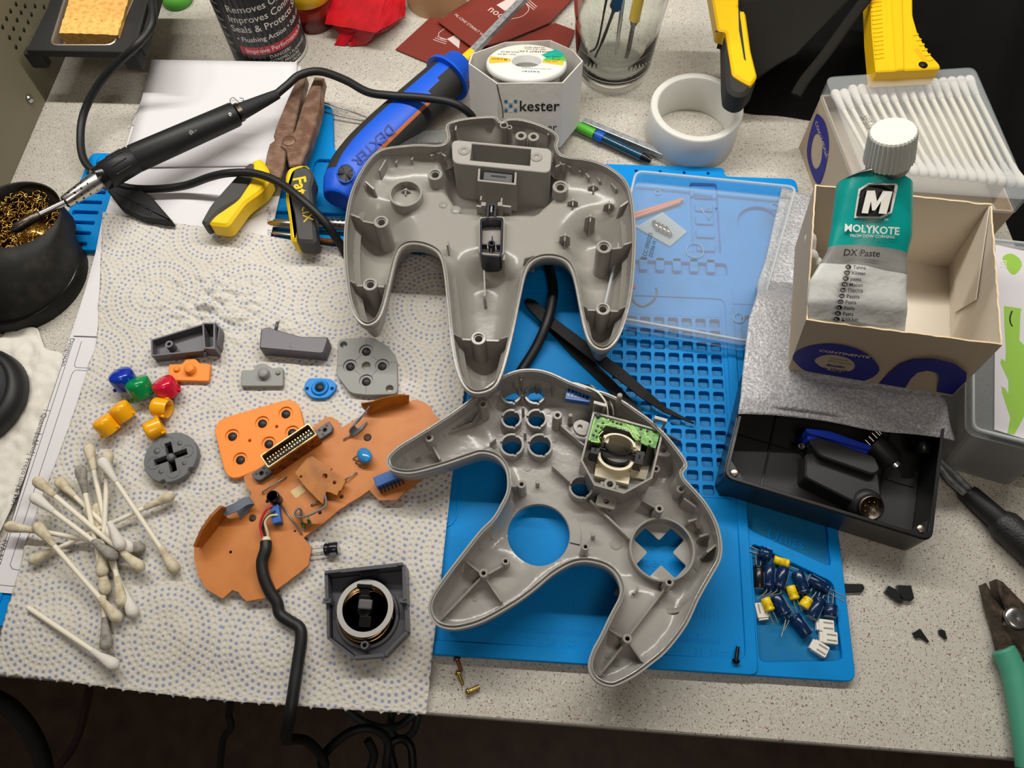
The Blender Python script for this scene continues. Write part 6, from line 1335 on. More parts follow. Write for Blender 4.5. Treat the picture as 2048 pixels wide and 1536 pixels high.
ftx('CONTINENTE', 1637, 702, 3.7, 'card_edge', bold=.08); ftx('Bastão', 1652, 731, 3.4, 'print_navy', bold=.1); ftx('de Cartão', 1640, 737, 3.6, 'print_navy', bold=.1); ftx('Cotonetes', 1660, 717, 2.0, 'adapter'); ftx('100% Algodão', 1654, 722, 2.0, 'adapter'); ftx('endurance', 1858, 783, 2.4, 'card_edge')
# swabs left in the open carton
for k, (a_, b_) in enumerate((((1622, 505, 66), (1640, 560, 50)), ((1630, 520, 62), (1662, 575, 46)), ((1620, 470, 70), (1632, 600, 44)))):
    swab(('clean swab end showing at the left inside the open carton', 'clean swab leaning beside the tube in the open carton', 'clean swab standing along the left wall of the open carton')[k], a_, b_, 'cotton', 'cotton')
# grease tube
mat('tube_teal', (0, 150, 142), .3, bump=(8, .08)); mat('tube_grey', (132, 132, 128), .35, bump=(8, .1)); mat('tube_white', (206, 208, 204), .3, bump=(10, .25)); mat('cap_white', (206, 208, 200), .45); mat('alu_neck', (150, 152, 150), .3, .8)
t = T_('grease_tube', 'squeezed tube of paste with teal label and white ribbed cap, in the open carton', 'tube', (*lx((1740, 560), 60), 45))
# centre line with left/right pixels and heights
rows = [(1737, 328, 1817, 328, 131), (1702, 340, 1832, 344, 129), (1694, 343, 1846, 352, 127), (1688, 370, 1844, 385, 124), (1675, 440, 1838, 462, 116), (1662, 495, 1824, 508, 110), (1650, 515, 1822, 540, 107), (1625, 555, 1820, 580, 102), (1618, 600, 1820, 620, 96), (1621, 640, 1815, 662, 88), (1628, 660, 1808, 684, 68), (1640, 680, 1780, 700, 46)]
thk = [9, 13, 12.5, 11, 8, 6, 5, 4, 3, 2.4, 1.6, 1.0]
secs = []
for (x0, y0, x1, y1, z), th in zip(rows, thk):
    a, b = at(x0, y0, z), at(x1, y1, z); c_ = (a+b)/2; h = (b-a)/2; nn = Vector((0, -.25, 1)).normalized()
    secs.append([c_+h*math.cos(2*math.pi*k/28)+nn*th*(math.sin(2*math.pi*k/28)-0.9) for k in range(28)])
def sub(secs, n=4):
    out = []
    for i in range(len(secs)-1):
        for j in range(n): out.append([p.lerp(q, j/n) for p, q in zip(secs[i], secs[i+1])])
    return out+[secs[-1]]
S_ = sub(secs, 6)
for i, s_ in enumerate(S_):
    if i > 30: 
        for k in range(28): s_[k] = s_[k]+Vector((0, 0, 1.8*noise.noise(Vector((s_[k].x/11, s_[k].y/9, 4)))*min(1, (i-30)/10)))
def seg(name, i0, i1, m): return part(name, t, G().loft(S_[i0:i1+1], caps=False), m)
seg('tube_shoulder', 0, 12, 'alu_neck'); seg('teal_label', 12, 29, 'tube_teal'); seg('grey_label', 29, 37, 'tube_grey'); seg('tube_body', 37, len(S_)-1, 'tube_white')
a, b = at(1777, 322, 128), at(1787, 262, 143); dcap = (b-a).normalized(); Rc = dcap.to_track_quat('Z', 'Y').to_matrix(); hc = (b-a).length
part('neck', t, G().lathe([(9, -3), (8, 0), (8, 2)], a, Rc, 28), 'alu_neck')
nr = 34; prof = []; V_ = []; g = G()
for z_, r_ in ((1, 10.2), (hc-.8, 9.4), (hc, 8.9)):
    V_.append([a+Rc@Vector(((r_+(.25 if k % 2 else -.25))*math.cos(math.pi*k/nr), (r_+(.25 if k % 2 else -.25))*math.sin(math.pi*k/nr), z_)) for k in range(2*nr)])
g.loft(V_, smooth=False); part('cap', t, g, 'cap_white')
# label graphics on the tube: surface pick from a picture position
def ontube(px, py, lift=.25):
    xs = [(px-r[0])/(r[2]-r[0]) for r in rows]; ys = [r[1]+(r[3]-r[1])*x for r, x in zip(rows, xs)]
    for i in range(len(rows)-1):
        if py <= ys[i+1] or i == len(rows)-2: break
    k = max(0, min(1, (py-ys[i])/max(ys[i+1]-ys[i], 1e-6))); xa = xs[i]*(1-k)+xs[i+1]*k; zc = rows[i][4]*(1-k)+rows[i+1][4]*k; th = thk[i]*(1-k)+thk[i+1]*k
    u = max(-1, min(1, 2*xa-1)); z = zc+th*(math.sqrt(1-u*u)-.9)+(1.4 if py > 560 else 0)
    return at(px, py, z+lift)
def tpoly(pts, m, lift=.25, n=4, name='printed_panel'):
    g = G(); P2 = []
    for i in range(len(pts)):
        a, b = pts[i], pts[(i+1) % len(pts)]
        for k in range(n): P2.append((a[0]+(b[0]-a[0])*k/n, a[1]+(b[1]-a[1])*k/n))
    P3 = [ontube(x, y, lift) for x, y in P2]; g.add(P3, [list(range(len(P3)))[::-1]]); return part(name, t, g, m)
tpoly([(1708, 436), (1717, 378), (1737, 366), (1793, 367), (1796, 372), (1784, 425), (1762, 437)], 'can_white', .7); tpoly([(1712, 432), (1721, 381), (1738, 370), (1790, 370), (1780, 423), (1760, 433)], 'can_black', 1.2)
def ttext(s_, px, py, sz, m, ang, lift=1.2, bold=0, sx=1., al='LEFT', shear=0):
    ca, sa = math.cos(math.radians(ang)), math.sin(math.radians(ang)); return part('lettering', t, G().text(s_, sz, lambda x, y: ontube(px+x*ca+y*sa, py+x*sa-y*ca, lift), bold=bold, sx=sx, align=al, shear=shear), m)
tpoly([(1723, 426), (1734, 381), (1750, 381), (1754, 403), (1766, 382), (1785, 383), (1773, 428), (1757, 427), (1763, 402), (1750, 421), (1744, 421), (1742, 402), (1736, 427)], 'can_white', 2.2, 2, 'letter_m'); ttext('Molykote'.upper(), 1688, 462, 21, 'can_white', 4, 1.6, bold=.5); ttext('FROM DOW CORNING', 1700, 474, 8.5, 'can_white', 2, 1.5)
ttext('DX Paste', 1686, 511, 19, 'can_black', 2, 1.3, bold=.2, shear=.15); ttext('TM', 1768, 441, 6, 'can_white', 4)
for i, (cc2, s_) in enumerate((('FI', 'Tahna'), ('SV', 'Klister'), ('PL', 'pasta'), ('TR', 'Macun'), ('RU', 'Паста'), ('HU', 'Paszta'), ('CS', 'Pasta'), ('SL', 'Pasta'), ('SK', 'Pasta'), ('EL', 'Κόλλα'))):
    x = 1697-2.6*i; y = 534+11.6*i; tpoly([(x+6*math.cos(a/6*math.pi), y+5*math.sin(a/6*math.pi)) for a in range(12)], 'can_black', 1.2, 1, 'language_dot'); ttext(cc2, x-4, y+2.5, 6.5, 'can_white', 3, 1.6); ttext(s_, x+9, y+4, 10.5, 'can_black', 2, 1.3, bold=.12)

# closed swab box behind
zt3 = 56.
T5 = [at(*p, zt3) for p in ((1738, 378), (2062, 400), (1948, 136), (1650, 156))]; dl = Vector((0, 0, -zt3+.3)); B5 = [p+dl for p in T5]
t = T_('swab_box', 'closed cotton swab box with a clear lid and blue oval print, behind the open carton', 'box', (sum(B5, Vector())/4).to_tuple())
o5 = [Vector((p.x, p.y)) for p in T5]; o5 = ccw(o5); part('box_carton', t, G().prism(inset(o5, 1.5), .3, zt3-12, holes=[inset(o5, 2.4)]), 'card'); part('box_tray', t, G().prism(inset(o5, 1.6), zt3-24, zt3-23), 'card_in')
ol5 = roundpoly(o5, 5, 4); g = G().prism(ol5, zt3-12, zt3, holes=[inset(ccw(ol5), 1.2)]); g.prism(ccw(ol5), zt3, zt3+1.2, ch=.5); part('clear_lid', t, g, 'clear_lid')
for (x, y, r) in ((1700, 178, 2.6), (1927, 160, 2.6), (2010, 345, 2.6), (1846, 262, 5)): q = at(x, y, zt3+1); part('lid_dimple', t, G().ring(q.x, q.y, r, r-.4, zt3+.9, zt3+1.5, 20), 'clear_lid')
fL = T5[3]; fL0 = B5[3]; fF = T5[0]; lx_ = (fL-fF).normalized(); ln = Vector((lx_.y, -lx_.x, 0)); ln = -ln if ln.x > 0 else ln
def onl(x, y, z=.2): p = fF+lx_*x-ln*1.2; return Vector((p.x+ln.x*z, p.y+ln.y*z, zt3-12+y))
def lpx(px, py): v = at_plane(px, py, fF-ln*1.3, ln); d_ = v-fF; return Vector((d_.dot(lx_), v.z-zt3+12))
ov = [lpx(*p) for p in ((1614, 300), (1630, 235), (1640, 231), (1652, 250), (1658, 290), (1650, 340), (1638, 368), (1625, 350))]; ov = sm([(p.x, p.y, 0) for p in ov], True, 4)
ih = [lpx(*p) for p in ((1622, 300), (1628, 272), (1638, 268), (1645, 290), (1642, 325), (1632, 338), (1624, 325))]; ih = sm([(p.x, p.y, 0) for p in ih], True, 4)
part('printed_oval', t, G().prism([Vector((p.x, p.y)) for p in ov], .02, .1, holes=[[Vector((p.x, p.y)) for p in ih]], T=lambda v: onl(v.x, v.y, v.z)), 'print_navy')
q = lpx(1634, 240); e_ = lpx(1655, 305); an = math.atan2((e_-q).y, (e_-q).x); ln_ = (e_-q).length; part('lettering', t, G().text('CONTINENTE', 4.2, lambda x, y: onl(q.x+x*math.cos(an)-y*math.sin(an), q.y+x*math.sin(an)+y*math.cos(an), .2)), 'card_edge')
q = lpx(1658, 395); part('printed_oval', t, G().prism(circ(q.x, q.y, 6, 20), .02, .1, T=lambda v: onl(v.x, v.y, v.z)), 'print_navy')
q = at(1728, 232, zt3+1.4); M = basis(q, (.35, -.93, 0), (.93, .35, 0)); part('lettering', t, G().text('LOT 1705\n09 2023', 3.0, onto(M)), 'adapter')
SWB = [((1668+i*17.6+(4 if i > 6 else 0), 178-i*1.5+(6 if i < 2 else 0)), (1752+i*19.5, 340+i*2)) for i in range(16)]
ORD = 'first second third fourth fifth sixth seventh eighth ninth tenth eleventh twelfth thirteenth fourteenth fifteenth last'.split()
for i, (a_, b_) in enumerate(SWB):
    swab('clean cotton swab under the clear lid, %s in the row counted from the left' % ORD[i], (*a_, 46.5), (*b_, 46.5), 'cotton', 'cotton', group='swabs in the row under the clear lid', r=1.3, hr=2.9)

# clear lid on the mat
zl = 17.
lp = [(1266, 345), (1290, 340), (1588, 374), (1595, 392), (1514, 672), (1500, 683), (1218, 634)]
lp = [(1272, 342), (1592, 374), (1504, 684), (1205, 630)]
L4 = [Vector(lx(p, zl)) for p in lp]; ol = roundpoly(ccw(L4), 5, 4); c = sum(ol, Vector((0, 0)))/len(ol)
t = T_('clear_box_lid', 'clear plastic box lid lying on the blue mat beside the back shell', 'box lid', (c.x, c.y, 5.6))
oi = inset(ccw(ol), 1.3); g = G().prism(ol, 5.6, zl, holes=[oi], ch=.3); g.prism(oi, 9.2, 9.8); part('lid_body', t, g, 'clear_lid')
part('rim_bead', t, G().tube([Vector((p.x, p.y, zl)) for p in ol], .8, 8, closed=True), 'clear_box')
for (x, y, r) in ((1388, 508, 5.4), (1547, 420, 2.6), (1314, 392, 2.0), (1475, 642, 3.2)): q = at(x, y, 7); part('moulded_ring', t, G().ring(q.x, q.y, r, r-.5, 9.8, 10.8, 28), 'clear_box')
g = G(); tr = [at(x, y, 9.9) for x, y in ((1403, 418), (1434, 416), (1418, 440))]; g.tube(tr, .4, 6, closed=True); part('recycling_mark', t, g, 'clear_box')
q = at(1290, 525, 7); M = basis((q.x, q.y, 9.9), at(1308, 455, 7)-at(1288, 530, 7), (-1, .3, 0)); part('printed_code', t, G().text('CCC 0950223\n   DD06 H', 3.4, onto(M)), 'adapter')
mat('straw', (206, 120, 84), .5); mat('zip_bag', (200, 206, 200), .2, alpha=.45)
a, b = at(1262, 430, 6.7), at(1366, 399, 6.7); t = T_('orange_stick', 'orange plastic stick lying under the clear lid', 'stick', (a.x, a.y, 5.5)); part('stick', t, G().tube([a, b], 1.2, 8), 'straw'); part('stick', t, G().tube([a+Vector((1, -2.2, 0)), b+Vector((-2, -2, 0))], 1.1, 8), 'straw')
t = T_('parts_bag', 'small clear bag holding grey metal parts under the clear lid', 'bag', (*lx((1325, 465), 6), 5.5)); part('bag_film', t, G().prism(L3([(1278, 450), (1325, 424), (1374, 463), (1340, 492), (1262, 448)], 6), 5.5, 6), 'zip_bag')
for k in range(4): q = at(1312+8*k, 452+4*k, 7); part('metal_piece', t, G().cyl((q.x-1.5, q.y+3, 7.4), (q.x+1.5, q.y-3, 7.4), 1.4, None, 10), 'magnet')
t = T_('thin_wire', 'thin curved wire with a red end lying under the clear lid', 'wire', (*lx((1290, 600), 5), 4.4)); part('wire', t, G().tube(sm([at(*p) for p in ((1264, 575, 5.6), (1266, 600, 5.2), (1285, 612, 5.2), (1305, 602, 5.4), (1314, 585, 6.0), (1312, 575, 6.2))], False, 5), .5, 6), 'steel_dark'); q = at(1268, 574, 6); part('red_end', t, G().lathe([(1.3, 4.5), (1.2, 6.2), (0, 6.8)], (q.x, q.y, 0), n=12), 'btn_red')

# right: clear box with the green label
zc = 46.
mat('frost', (158, 160, 156), .35, alpha=.6); mat('label_paper', (204, 202, 206), .5); mat('label_lime', (140, 184, 66), .5); mat('contents_dark', (58, 56, 54), .6, bump=(2, .5))
T6 = [at(1944, 858, zc), at(2130, 905, zc), at(2130, 490, zc), at(1944, 470, zc)]; B6 = [at(1882, 930, 1), at(2130, 995, 1)]
dl = B6[0]-T6[0]; B6 = [B6[0], T6[1]+Vector((0, dl.y, -zc+1)), T6[2]+Vector((0, 0, -zc+1)), T6[3]+Vector((dl.x, 0, -zc+1))]
t = T_('storage_box', 'frosted plastic box with a white and green label on its lid at the right edge', 'storage box', (T6[0].x+20, T6[0].y+30, 0))
oT = roundpoly(ccw([Vector((p.x, p.y)) for p in T6]), 5, 4); oB = roundpoly(ccw([Vector((p.x, p.y)) for p in B6]), 5, 4)
def r3(o, z): return [Vector((p.x, p.y, z)) for p in o]
g = G().loft([r3(inset(oB, 3), .3), r3(oB, 1.0), r3(oT, zc-6)], smooth=False, caps=False); part('box_wall', t, g, 'frost', solid=.8, kind='mid')
g = G().prism(oT, zc-6, zc-1.5, holes=[inset(oT, 2)], ch=.2); g.prism(oT, zc-2, zc-1); part('lid', t, g, 'clear_lid'); part('lid_bead', t, G().tube(r3(inset(oT, 1), zc-.8), .8, 8, closed=True), 'clear_box')
part('label', t, G().prism(L3([(1992, 488), (2140, 520), (2140, 905), (1990, 858)], zc), zc-.9, zc-.6), 'label_paper')
part('label_spot', t, G().prism([Vector((p.x, p.y)) for p in sm([at(x, y, zc) for x, y in ((2006, 515), (2022, 506), (2040, 516), (2044, 532), (2030, 548), (2018, 540))], True, 4)], zc-.6, zc-.5), 'label_lime')
gr_ = [(2009, 611), (2044, 616), (2042, 626), (2040, 680), (2060, 700), (2060, 800), (2048, 835), (2030, 868), (2016, 866), (2022, 835), (2006, 786), (2004, 772), (2012, 776), (2018, 788), (2018, 760), (2002, 725), (2004, 716), (2012, 722), (2013, 700), (2010, 650)]
part('label_figure', t, G().prism(L3(gr_, zc), zc-.6, zc-.5), 'label_lime')
pts = sm([at(x, y, zc) for x, y in ((2025, 621), (2021, 634), (2022, 645), (2026, 652))], False, 5); g = G()
for a, b in zip(pts, pts[1:]): g.bar(a, b, .7, zc-.5, zc-.4)
part('label_arc', t, g, 'can_black'); q = at(2014, 536, zc); M = basis((q.x, q.y, zc-.42), (.2, 1, 0), (-1, .2, 0)); part('lettering', t, G().text('SIS', 4.6, onto(M)), 'can_white')
for k in range(14): a, b = at(1945+3*k, 912-3.4*k, 11), at(2120, 952-3.4*k, 11); part('dark_strip', t, G().bar(a, b, .5, 9.5, 10.6), 'steel_dark')
part('dark_contents', t, G().prism(L3([(1935, 905), (2000, 868), (2130, 900), (2130, 960), (1960, 915)], 10), 2, 10), 'contents_dark')
# ---------------------------------------------------------------- back right: black bag, cutter, clamp handle
mat('bag_black', (11, 11, 12), .9, spec=.15, bump=(1.6, .4)); mat('bag_mesh', (28, 27, 24), .9, spec=.2, bump=(1.0, .9)); mat('cutter_yellow', (232, 184, 8), .38)
b4 = [at(1478, 224, .5), at(2120, 470, .5)]
t = T_('black_bag', 'soft black fabric bag filling the upper right corner behind the swab box', 'bag', (*lx((1780, 100), 0), 0))
edge = sm([at(*p, .3) for p in ((1462, 60), (1478, 150), (1484, 215), (1500, 228), (1560, 232), (1640, 244), (1720, 252), (1850, 230), (1960, 300), (2010, 440), (2060, 560))], False, 6)
NE = len(edge)-1
def bag(u, v):
    p = edge[min(int(u*NE), NE)]; back = Vector((max(p.x, 380)+60*0, 640, 0)); q = p.lerp(Vector((p.x+(30 if p.x < 480 else 60), 660, 0)), v)
    h = 46*float(sstep(v/.35))+10*noise.noise(Vector((q.x/50, q.y/60, 1)))*min(1, v*6)+3*noise.noise(Vector((q.x/16, q.y/20, 5)))*min(1, v*8)
    return Vector((q.x, q.y, max(.3, h)))
part('bag_body', t, G().grid(bag, 60, 40), 'bag_black')
def patch(u, v):
    a = [at(1478, 0, 62), at(1500, 170, 30), at(1590, 110, 50), at(1720, -20, 62)]; p = (a[0].lerp(a[1], u)).lerp(a[3].lerp(a[2], u), v); return p+Vector((0, 0, 2*math.sin(v*3.1)))
part('mesh_panel', t, G().grid(patch, 20, 20), 'bag_mesh', solid=1, kind='mid')
part('strap', t, G().tube(sm([at(*p) for p in ((1745, -20, 70), (1700, 40, 62), (1650, 110, 56), (1610, 160, 50), (1592, 190, 46))], False, 6), 3.4, 8, flat=.35), 'bag_mesh')
t = T_('snap_off_cutter', 'yellow snap-off cutter handle lying on the black bag above the swab box', 'cutter', (*lx((1810, 60), 60), 50))
zc_ = 64
co = [(1740, -40), (1825, -40), (1826, 30), (1836, 65), (1858, 105), (1880, 128), (1882, 136), (1752, 143), (1744, 60)]
part('handle', t, G().prism(roundpoly(L3(co, zc_), 2, 3), zc_-12, zc_, ch=.8), 'cutter_yellow')
part('slide_channel', t, G().prism(L3([(1781, -40), (1805, -40), (1810, 138), (1792, 140)], zc_+1.2), zc_-1, zc_+1.2, ch=.8), 'cutter_yellow')
for k in range(14): a, b = at(1742+k*.7, 6+k*8.6, zc_), at(1762+k*.4, 3+k*8.6, zc_); part('grip_rib', t, G().bar(a, b, 1.0, zc_-1, zc_+.5), 'cutter_yellow')
for k in range(6): a, b = at(1826+k*6, 72+k*10, zc_), at(1836+k*6, 69+k*10, zc_); part('grip_rib', t, G().bar(a, b, 1.0, zc_-2, zc_+.5), 'cutter_yellow')
a, b = at(1832, 98, zc_), at(1852, 124, zc_); part('hang_slot', t, G().bar(a, b, 3.0, zc_, zc_+.15), 'btn_yellow'); q = at(1846, 130, zc_); part('hang_slot', t, G().lathe([(2.6, zc_+.2), (0, zc_+.22)], (q.x, q.y, 0), n=16), 'black_rubber')
t = T_('clamp_handle', 'yellow and black tool handle leaning on the black bag above the translucent ring', 'tool handle', (*lx((1470, 100), 50), 30))
zk = 58
part('black_core', t, G().prism(roundpoly(L3([(1440, 60), (1450, 60), (1452, 150), (1455, 180), (1475, 191), (1492, 188), (1515, 160), (1500, 140), (1470, 60)], zk-2), 3, 3), zk-16, zk-2, ch=2), 'grip_black')
part('yellow_shell', t, G().prism(roundpoly(L3([(1418, -40), (1436, 60), (1452, 61), (1465, 148), (1480, 158), (1502, 170), (1515, 152), (1502, 100), (1488, 0), (1482, -40)], zk), 2, 3), zk-10, zk, holes=[], ch=1.2), 'cutter_yellow')
part('slot', t, G().prism(L3([(1476, 0), (1481, 0), (1480, 30), (1492, 122), (1488, 118), (1478, 60)], zk+.1), zk, zk+.12), 'grip_black')

# ---------------------------------------------------------------- front right: driver, nippers, bits
mat('teal_rubber', (70, 150, 124), .45); mat('nipper_steel', (70, 62, 54), .4, .8, var=(5, (110, 96, 80), .45, .7)); mat('knurl', (28, 28, 30), .45, bump=(1.1, 1.0))
t = T_('pin_vise', 'black knurled hand tool with split metal jaws, lying beside the frosted box', 'hand tool', (*lx((1960, 1010), 6), 0))
P_ = [at(1876, 922, 5), at(1905, 955, 5.5), at(1935, 984, 6), at(1995, 1038, 7), at(2006, 1048, 7.2), at(2110, 1140, 9)]
for s_ in (-1, 1): a, b, c_ = P_[0]+Vector((0, 0, 0)), P_[1]+Vector((1.6*s_, 1.6*s_, 0)), P_[2]; part('jaw', t, G().tube([a+Vector((.8*s_, .8*s_, 0)), b, c_+Vector((s_, s_, 0))], [1.0, 1.7, 2.0], 10), 'chrome_worn')
part('barrel', t, G().tube([P_[2], P_[2].lerp(P_[3], .1), P_[3]], [4.4, 5.0, 5.6], 24), 'black_rubber'); part('knurled_grip', t, G().tube([P_[3], P_[4], P_[4].lerp(P_[5], .9), P_[5]], [6.2, 8.0, 8.4, 8], 28), 'knurl')
t = T_('wire_nippers', 'small wire nippers with a round rivet and teal grips, cut by the right edge', 'nippers', (*lx((2020, 1300), 5), 0))
zn = 11
part('left_jaw', t, G().prism(L3([(1976, 1164), (1990, 1190), (2006, 1210), (2014, 1220), (2010, 1240), (2018, 1262), (2060, 1310), (2060, 1330), (2012, 1300), (2000, 1250), (1990, 1220)], zn), 2, zn-1, ch=1), 'nipper_steel')
part('right_jaw', t, G().prism(L3([(1995, 1157), (2008, 1163), (2050, 1206), (2075, 1230), (2075, 1290), (2060, 1320), (2030, 1290), (2008, 1250), (2014, 1222), (2002, 1190)], zn), 3, zn, ch=1), 'nipper_steel')
q = at(2034, 1235, zn+1.5); part('rivet', t, G().lathe([(5.4, zn-.5), (5.2, zn+1), (4.2, zn+1.6), (1.6, zn+1.7), (0, zn+1.3)], (q.x, q.y, 0), n=32), 'steel')
part('teal_grip', t, G().tube(sm([at(*p) for p in ((2004, 1298, 7), (2016, 1318, 7), (2032, 1360, 7), (2044, 1420, 7), (2056, 1500, 7), (2060, 1540, 7))], False, 5), [4.2]+[5.6]*9+[5.8]*16, 18), 'teal_rubber')
mat('chip_black', (26, 28, 28), .3)
def chip(label, px, z1=2.2, z0=.2): o = L3(px, z1); c = sum(o, Vector((0, 0)))/len(o); build('plastic_chip', G().prism(o, z0, z1, ch=.25), 'chip_black', loc=(c.x, c.y, z0), label=label, cat='plastic piece')
chip('black plastic strip poking out from under the right side of the blue mat', [(1680, 1167), (1726, 1168), (1730, 1176), (1724, 1184), (1682, 1185)], 2.0); chip('curved black plastic offcut touching the square one', [(1778, 1171), (1792, 1178), (1808, 1198), (1806, 1206), (1794, 1202), (1771, 1183)], 3); chip('square black plastic offcut right of the curved one', [(1796, 1170), (1823, 1171), (1829, 1196), (1824, 1201), (1803, 1199), (1796, 1186)], 3)
chip('black arrow-shaped plastic scrap on the bare worktop', [(1826, 1266), (1841, 1257), (1859, 1283), (1857, 1285), (1841, 1275), (1832, 1277)], 1.6); chip('tiniest black plastic scrap right of the arrow-shaped one', [(1878, 1260), (1884, 1258), (1891, 1262), (1895, 1278), (1889, 1277), (1879, 1268)], 1.6)
# ---------------------------------------------------------------- capacitors in the mat tray
zc0 = 1.7
def capx(label, p0, p1, r, m, lead=((6, 0), (6, 0)), lift=0, bend=0., leadend=0):
    """p0 = sealed end with the leads, p1 = flat end, both in the picture"""
    a, b = at(*p0, zc0+r+lift), at(*p1, zc0+r+lift); d = b-a; return capacitor('capacitor', label, (a+b)/2, math.degrees(math.atan2(d.y, d.x)), r*1.12, d.length, m, lead, group='capacitors in the corner tray', leadbend=bend)
capx('dark blue capacitor in the top left corner of the tray, leads to the corner', (1517, 1104), (1541, 1113), 3.2, 'cap_blue', ((8, 0), (6, 0)))
capx('yellow capacitor with a black side, highest yellow one in the tray', (1578, 1128), (1547, 1118), 1.9, 'cap_yellow', ((6, 0), (5, 0)))
capx('black capacitor with a bright gold stripe at the left side of the tray', (1517, 1132), (1518, 1177), 2.4, 'cap_black', ((7, 0), (7, 0)))
capx('dark blue capacitor standing parallel to the black one, directly right of it', (1537, 1176), (1539, 1132), 2.6, 'cap_blue', ((5, 0), (7, 0)), bend=1.5)
capx('dark blue capacitor leaning right, third of the upright row at the left', (1558, 1177), (1568, 1135), 2.6, 'cap_blue', ((5, 0), (7, 0)), bend=1.5)
capx('dark blue capacitor in the upper middle of the tray, just below the slanted edge', (1609, 1188), (1595, 1144), 2.8, 'cap_blue', ((7, 0), (6, 0)))
capx('long dark blue capacitor with white print lying along the slanted edge of the tray', (1656, 1180), (1616, 1157), 2.8, 'cap_blue', ((9, 0), (9, 0)))
capx('small yellow capacitor with a round mark in the middle of the tray', (1590, 1199), (1580, 1172), 2.2, 'cap_yellow', ((6, 0), (7, 0)))
capx('glossy yellow capacitor touching the blue one on its right', (1618, 1197), (1606, 1216), 2.4, 'cap_yellow', ((8, 0), (5, 0)))
capx('dark blue capacitor right of the glossy yellow one', (1640, 1197), (1622, 1236), 2.8, 'cap_blue', ((6, 0), (6, 0)))
capx('short dark blue capacitor near the right rim of the tray, leads upwards', (1661, 1209), (1660, 1234), 3.0, 'cap_blue', ((6, 0), (6, 0)))
capx('dark blue capacitor left of centre, its lower lead bent away', (1571, 1232), (1551, 1192), 3.0, 'cap_blue', ((6, 0), (8, 0)), bend=2)
capx('yellow capacitor with rows of black print lying on the white connector', (1541, 1222), (1530, 1196), 2.2, 'cap_yellow', ((6, 0), (6, 0)), lift=2.5)
capx('dark blue capacitor with white print lowest in the tray', (1586, 1231), (1616, 1272), 2.8, 'cap_blue', ((9, 0), (7, 0)))
def conn(label, px, py, az, zb_=1.7):
    q = at(px, py, 5); t = T_('white_connector', label, 'connector', (q.x, q.y, zb_), group='white wire connectors in the corner tray'); M = Matrix.Translation((q.x, q.y, 0))@Matrix.Rotation(math.radians(az), 4, 'Z')
    part('housing', t, G().prism(rrect(-3.6, -2.8, 3.6, 2.8, .5, 2), zb_, zb_+3.6, T=lambda v: M@v, ch=.2), 'white_plastic')
    for y in (-1.3, 1.3): part('contact_slot', t, G().prism(quad_(-1.5, y-.35, 3.0, y+.35), zb_+3.6, zb_+3.75, T=lambda v: M@v), 'shell')
    part('latch', t, G().prism(quad_(-4.6, -2.4, -3.4, 2.4), zb_+.6, zb_+3.0, T=lambda v: M@v, ch=.2), 'white_plastic')
conn('white connector at the left side of the tray, partly under the yellow capacitor', 1524, 1220, 100); conn('uppermost of the three white connectors in the right corner of the tray', 1653, 1251, -3); conn('middle one of the three white connectors in the right corner of the tray', 1660, 1275, -4); conn('lowest white connector, turned askew, near the front rim of the tray', 1641, 1297, -30)
# ---------------------------------------------------------------- screws
mat('screw_gold', (190, 160, 90), .3, 1.); mat('screw_copper', (160, 100, 70), .35, 1.); mat('screw_black', (24, 24, 26), .35, .6)
def screw(label, p0, p1, m, z=0., L=None, r=1.0, hr=1.8):
    a, b = at(*p0, z+hr), at(*p1, z+r); d = (b-a); L = L or d.length; d.normalize(); R = d.to_track_quat('Z', 'Y').to_matrix(); t = T_('screw', label, 'screw', ((a.x+b.x)/2, (a.y+b.y)/2, z))
    part('head', t, G().lathe([(0, -1.2), (1.0, -1.1), (hr, -.3), (hr, .5), (r, .7)], a, R, 20), m)
    part('head_slot', t, G().box(a-d*1.1, (2, .35, .3), R=R), 'black_rubber'); pr = []; n = int(L/.8)
    for k in range(n): pr += [(r*.72, .6+k*.8), (r*1.05, 1.0+k*.8)]
    part('thread', t, G().lathe([(r*.7, .5)]+pr+[(0, L)], a, R, 12), m)
screw('copper-coloured screw pointing down near the front edge, touching the brass one', (914, 1318), (922, 1342), 'screw_copper'); screw('brass screw standing head up directly below the copper one', (917, 1346), (920, 1354), 'screw_gold', L=6); screw('brass screw lying alone nearest the front edge of the worktop', (936, 1384), (958, 1374), 'screw_gold', r=1.3)
screw('black screw lying on the front rim of the blue mat', (1472, 1322), (1476, 1293), 'screw_black', z=5.2)
# ---------------------------------------------------------------- tweezers and cable by the front shell
mat('tweezer_black', (12, 12, 13), .55, spec=.25)
t = T_('tweezers', 'long black tweezers lying diagonally on the blue mat between the shell halves', 'tweezers', (*lx((1200, 710), 8), 5)); 
def strip(px, wd, z0, z1, m, name):
    g = G()
    C3 = [at(x, y, z) for x, y, z in px]; secs = []
    for i, p in enumerate(C3):
        d = (C3[min(i+1, len(C3)-1)]-C3[max(i-1, 0)]).normalized(); s_ = Vector((d.y, -d.x, 0)).normalized(); w_ = wd[i]; secs.append([p+s_*w_+Vector((0, 0, -.5)), p+s_*w_+Vector((0, 0, .5)), p-s_*w_+Vector((0, 0, .5)), p-s_*w_+Vector((0, 0, -.5))])
    g.loft(secs, smooth=False); part(name, t, g, m, bevel=.2)
strip([(1052, 600, 9), (1062, 608, 9), (1090, 635, 9), (1108, 652, 9)], [1.5, 3.2, 3.8, 3.6], 0, 0, 'tweezer_black', 'joined_end')
strip([(1104, 646, 12), (1165, 692, 15), (1240, 748, 15), (1290, 790, 12), (1330, 820, 9), (1388, 847, 7)], [3.2, 3.4, 3.4, 2.8, 1.6, .4], 0, 0, 'tweezer_black', 'upper_arm')
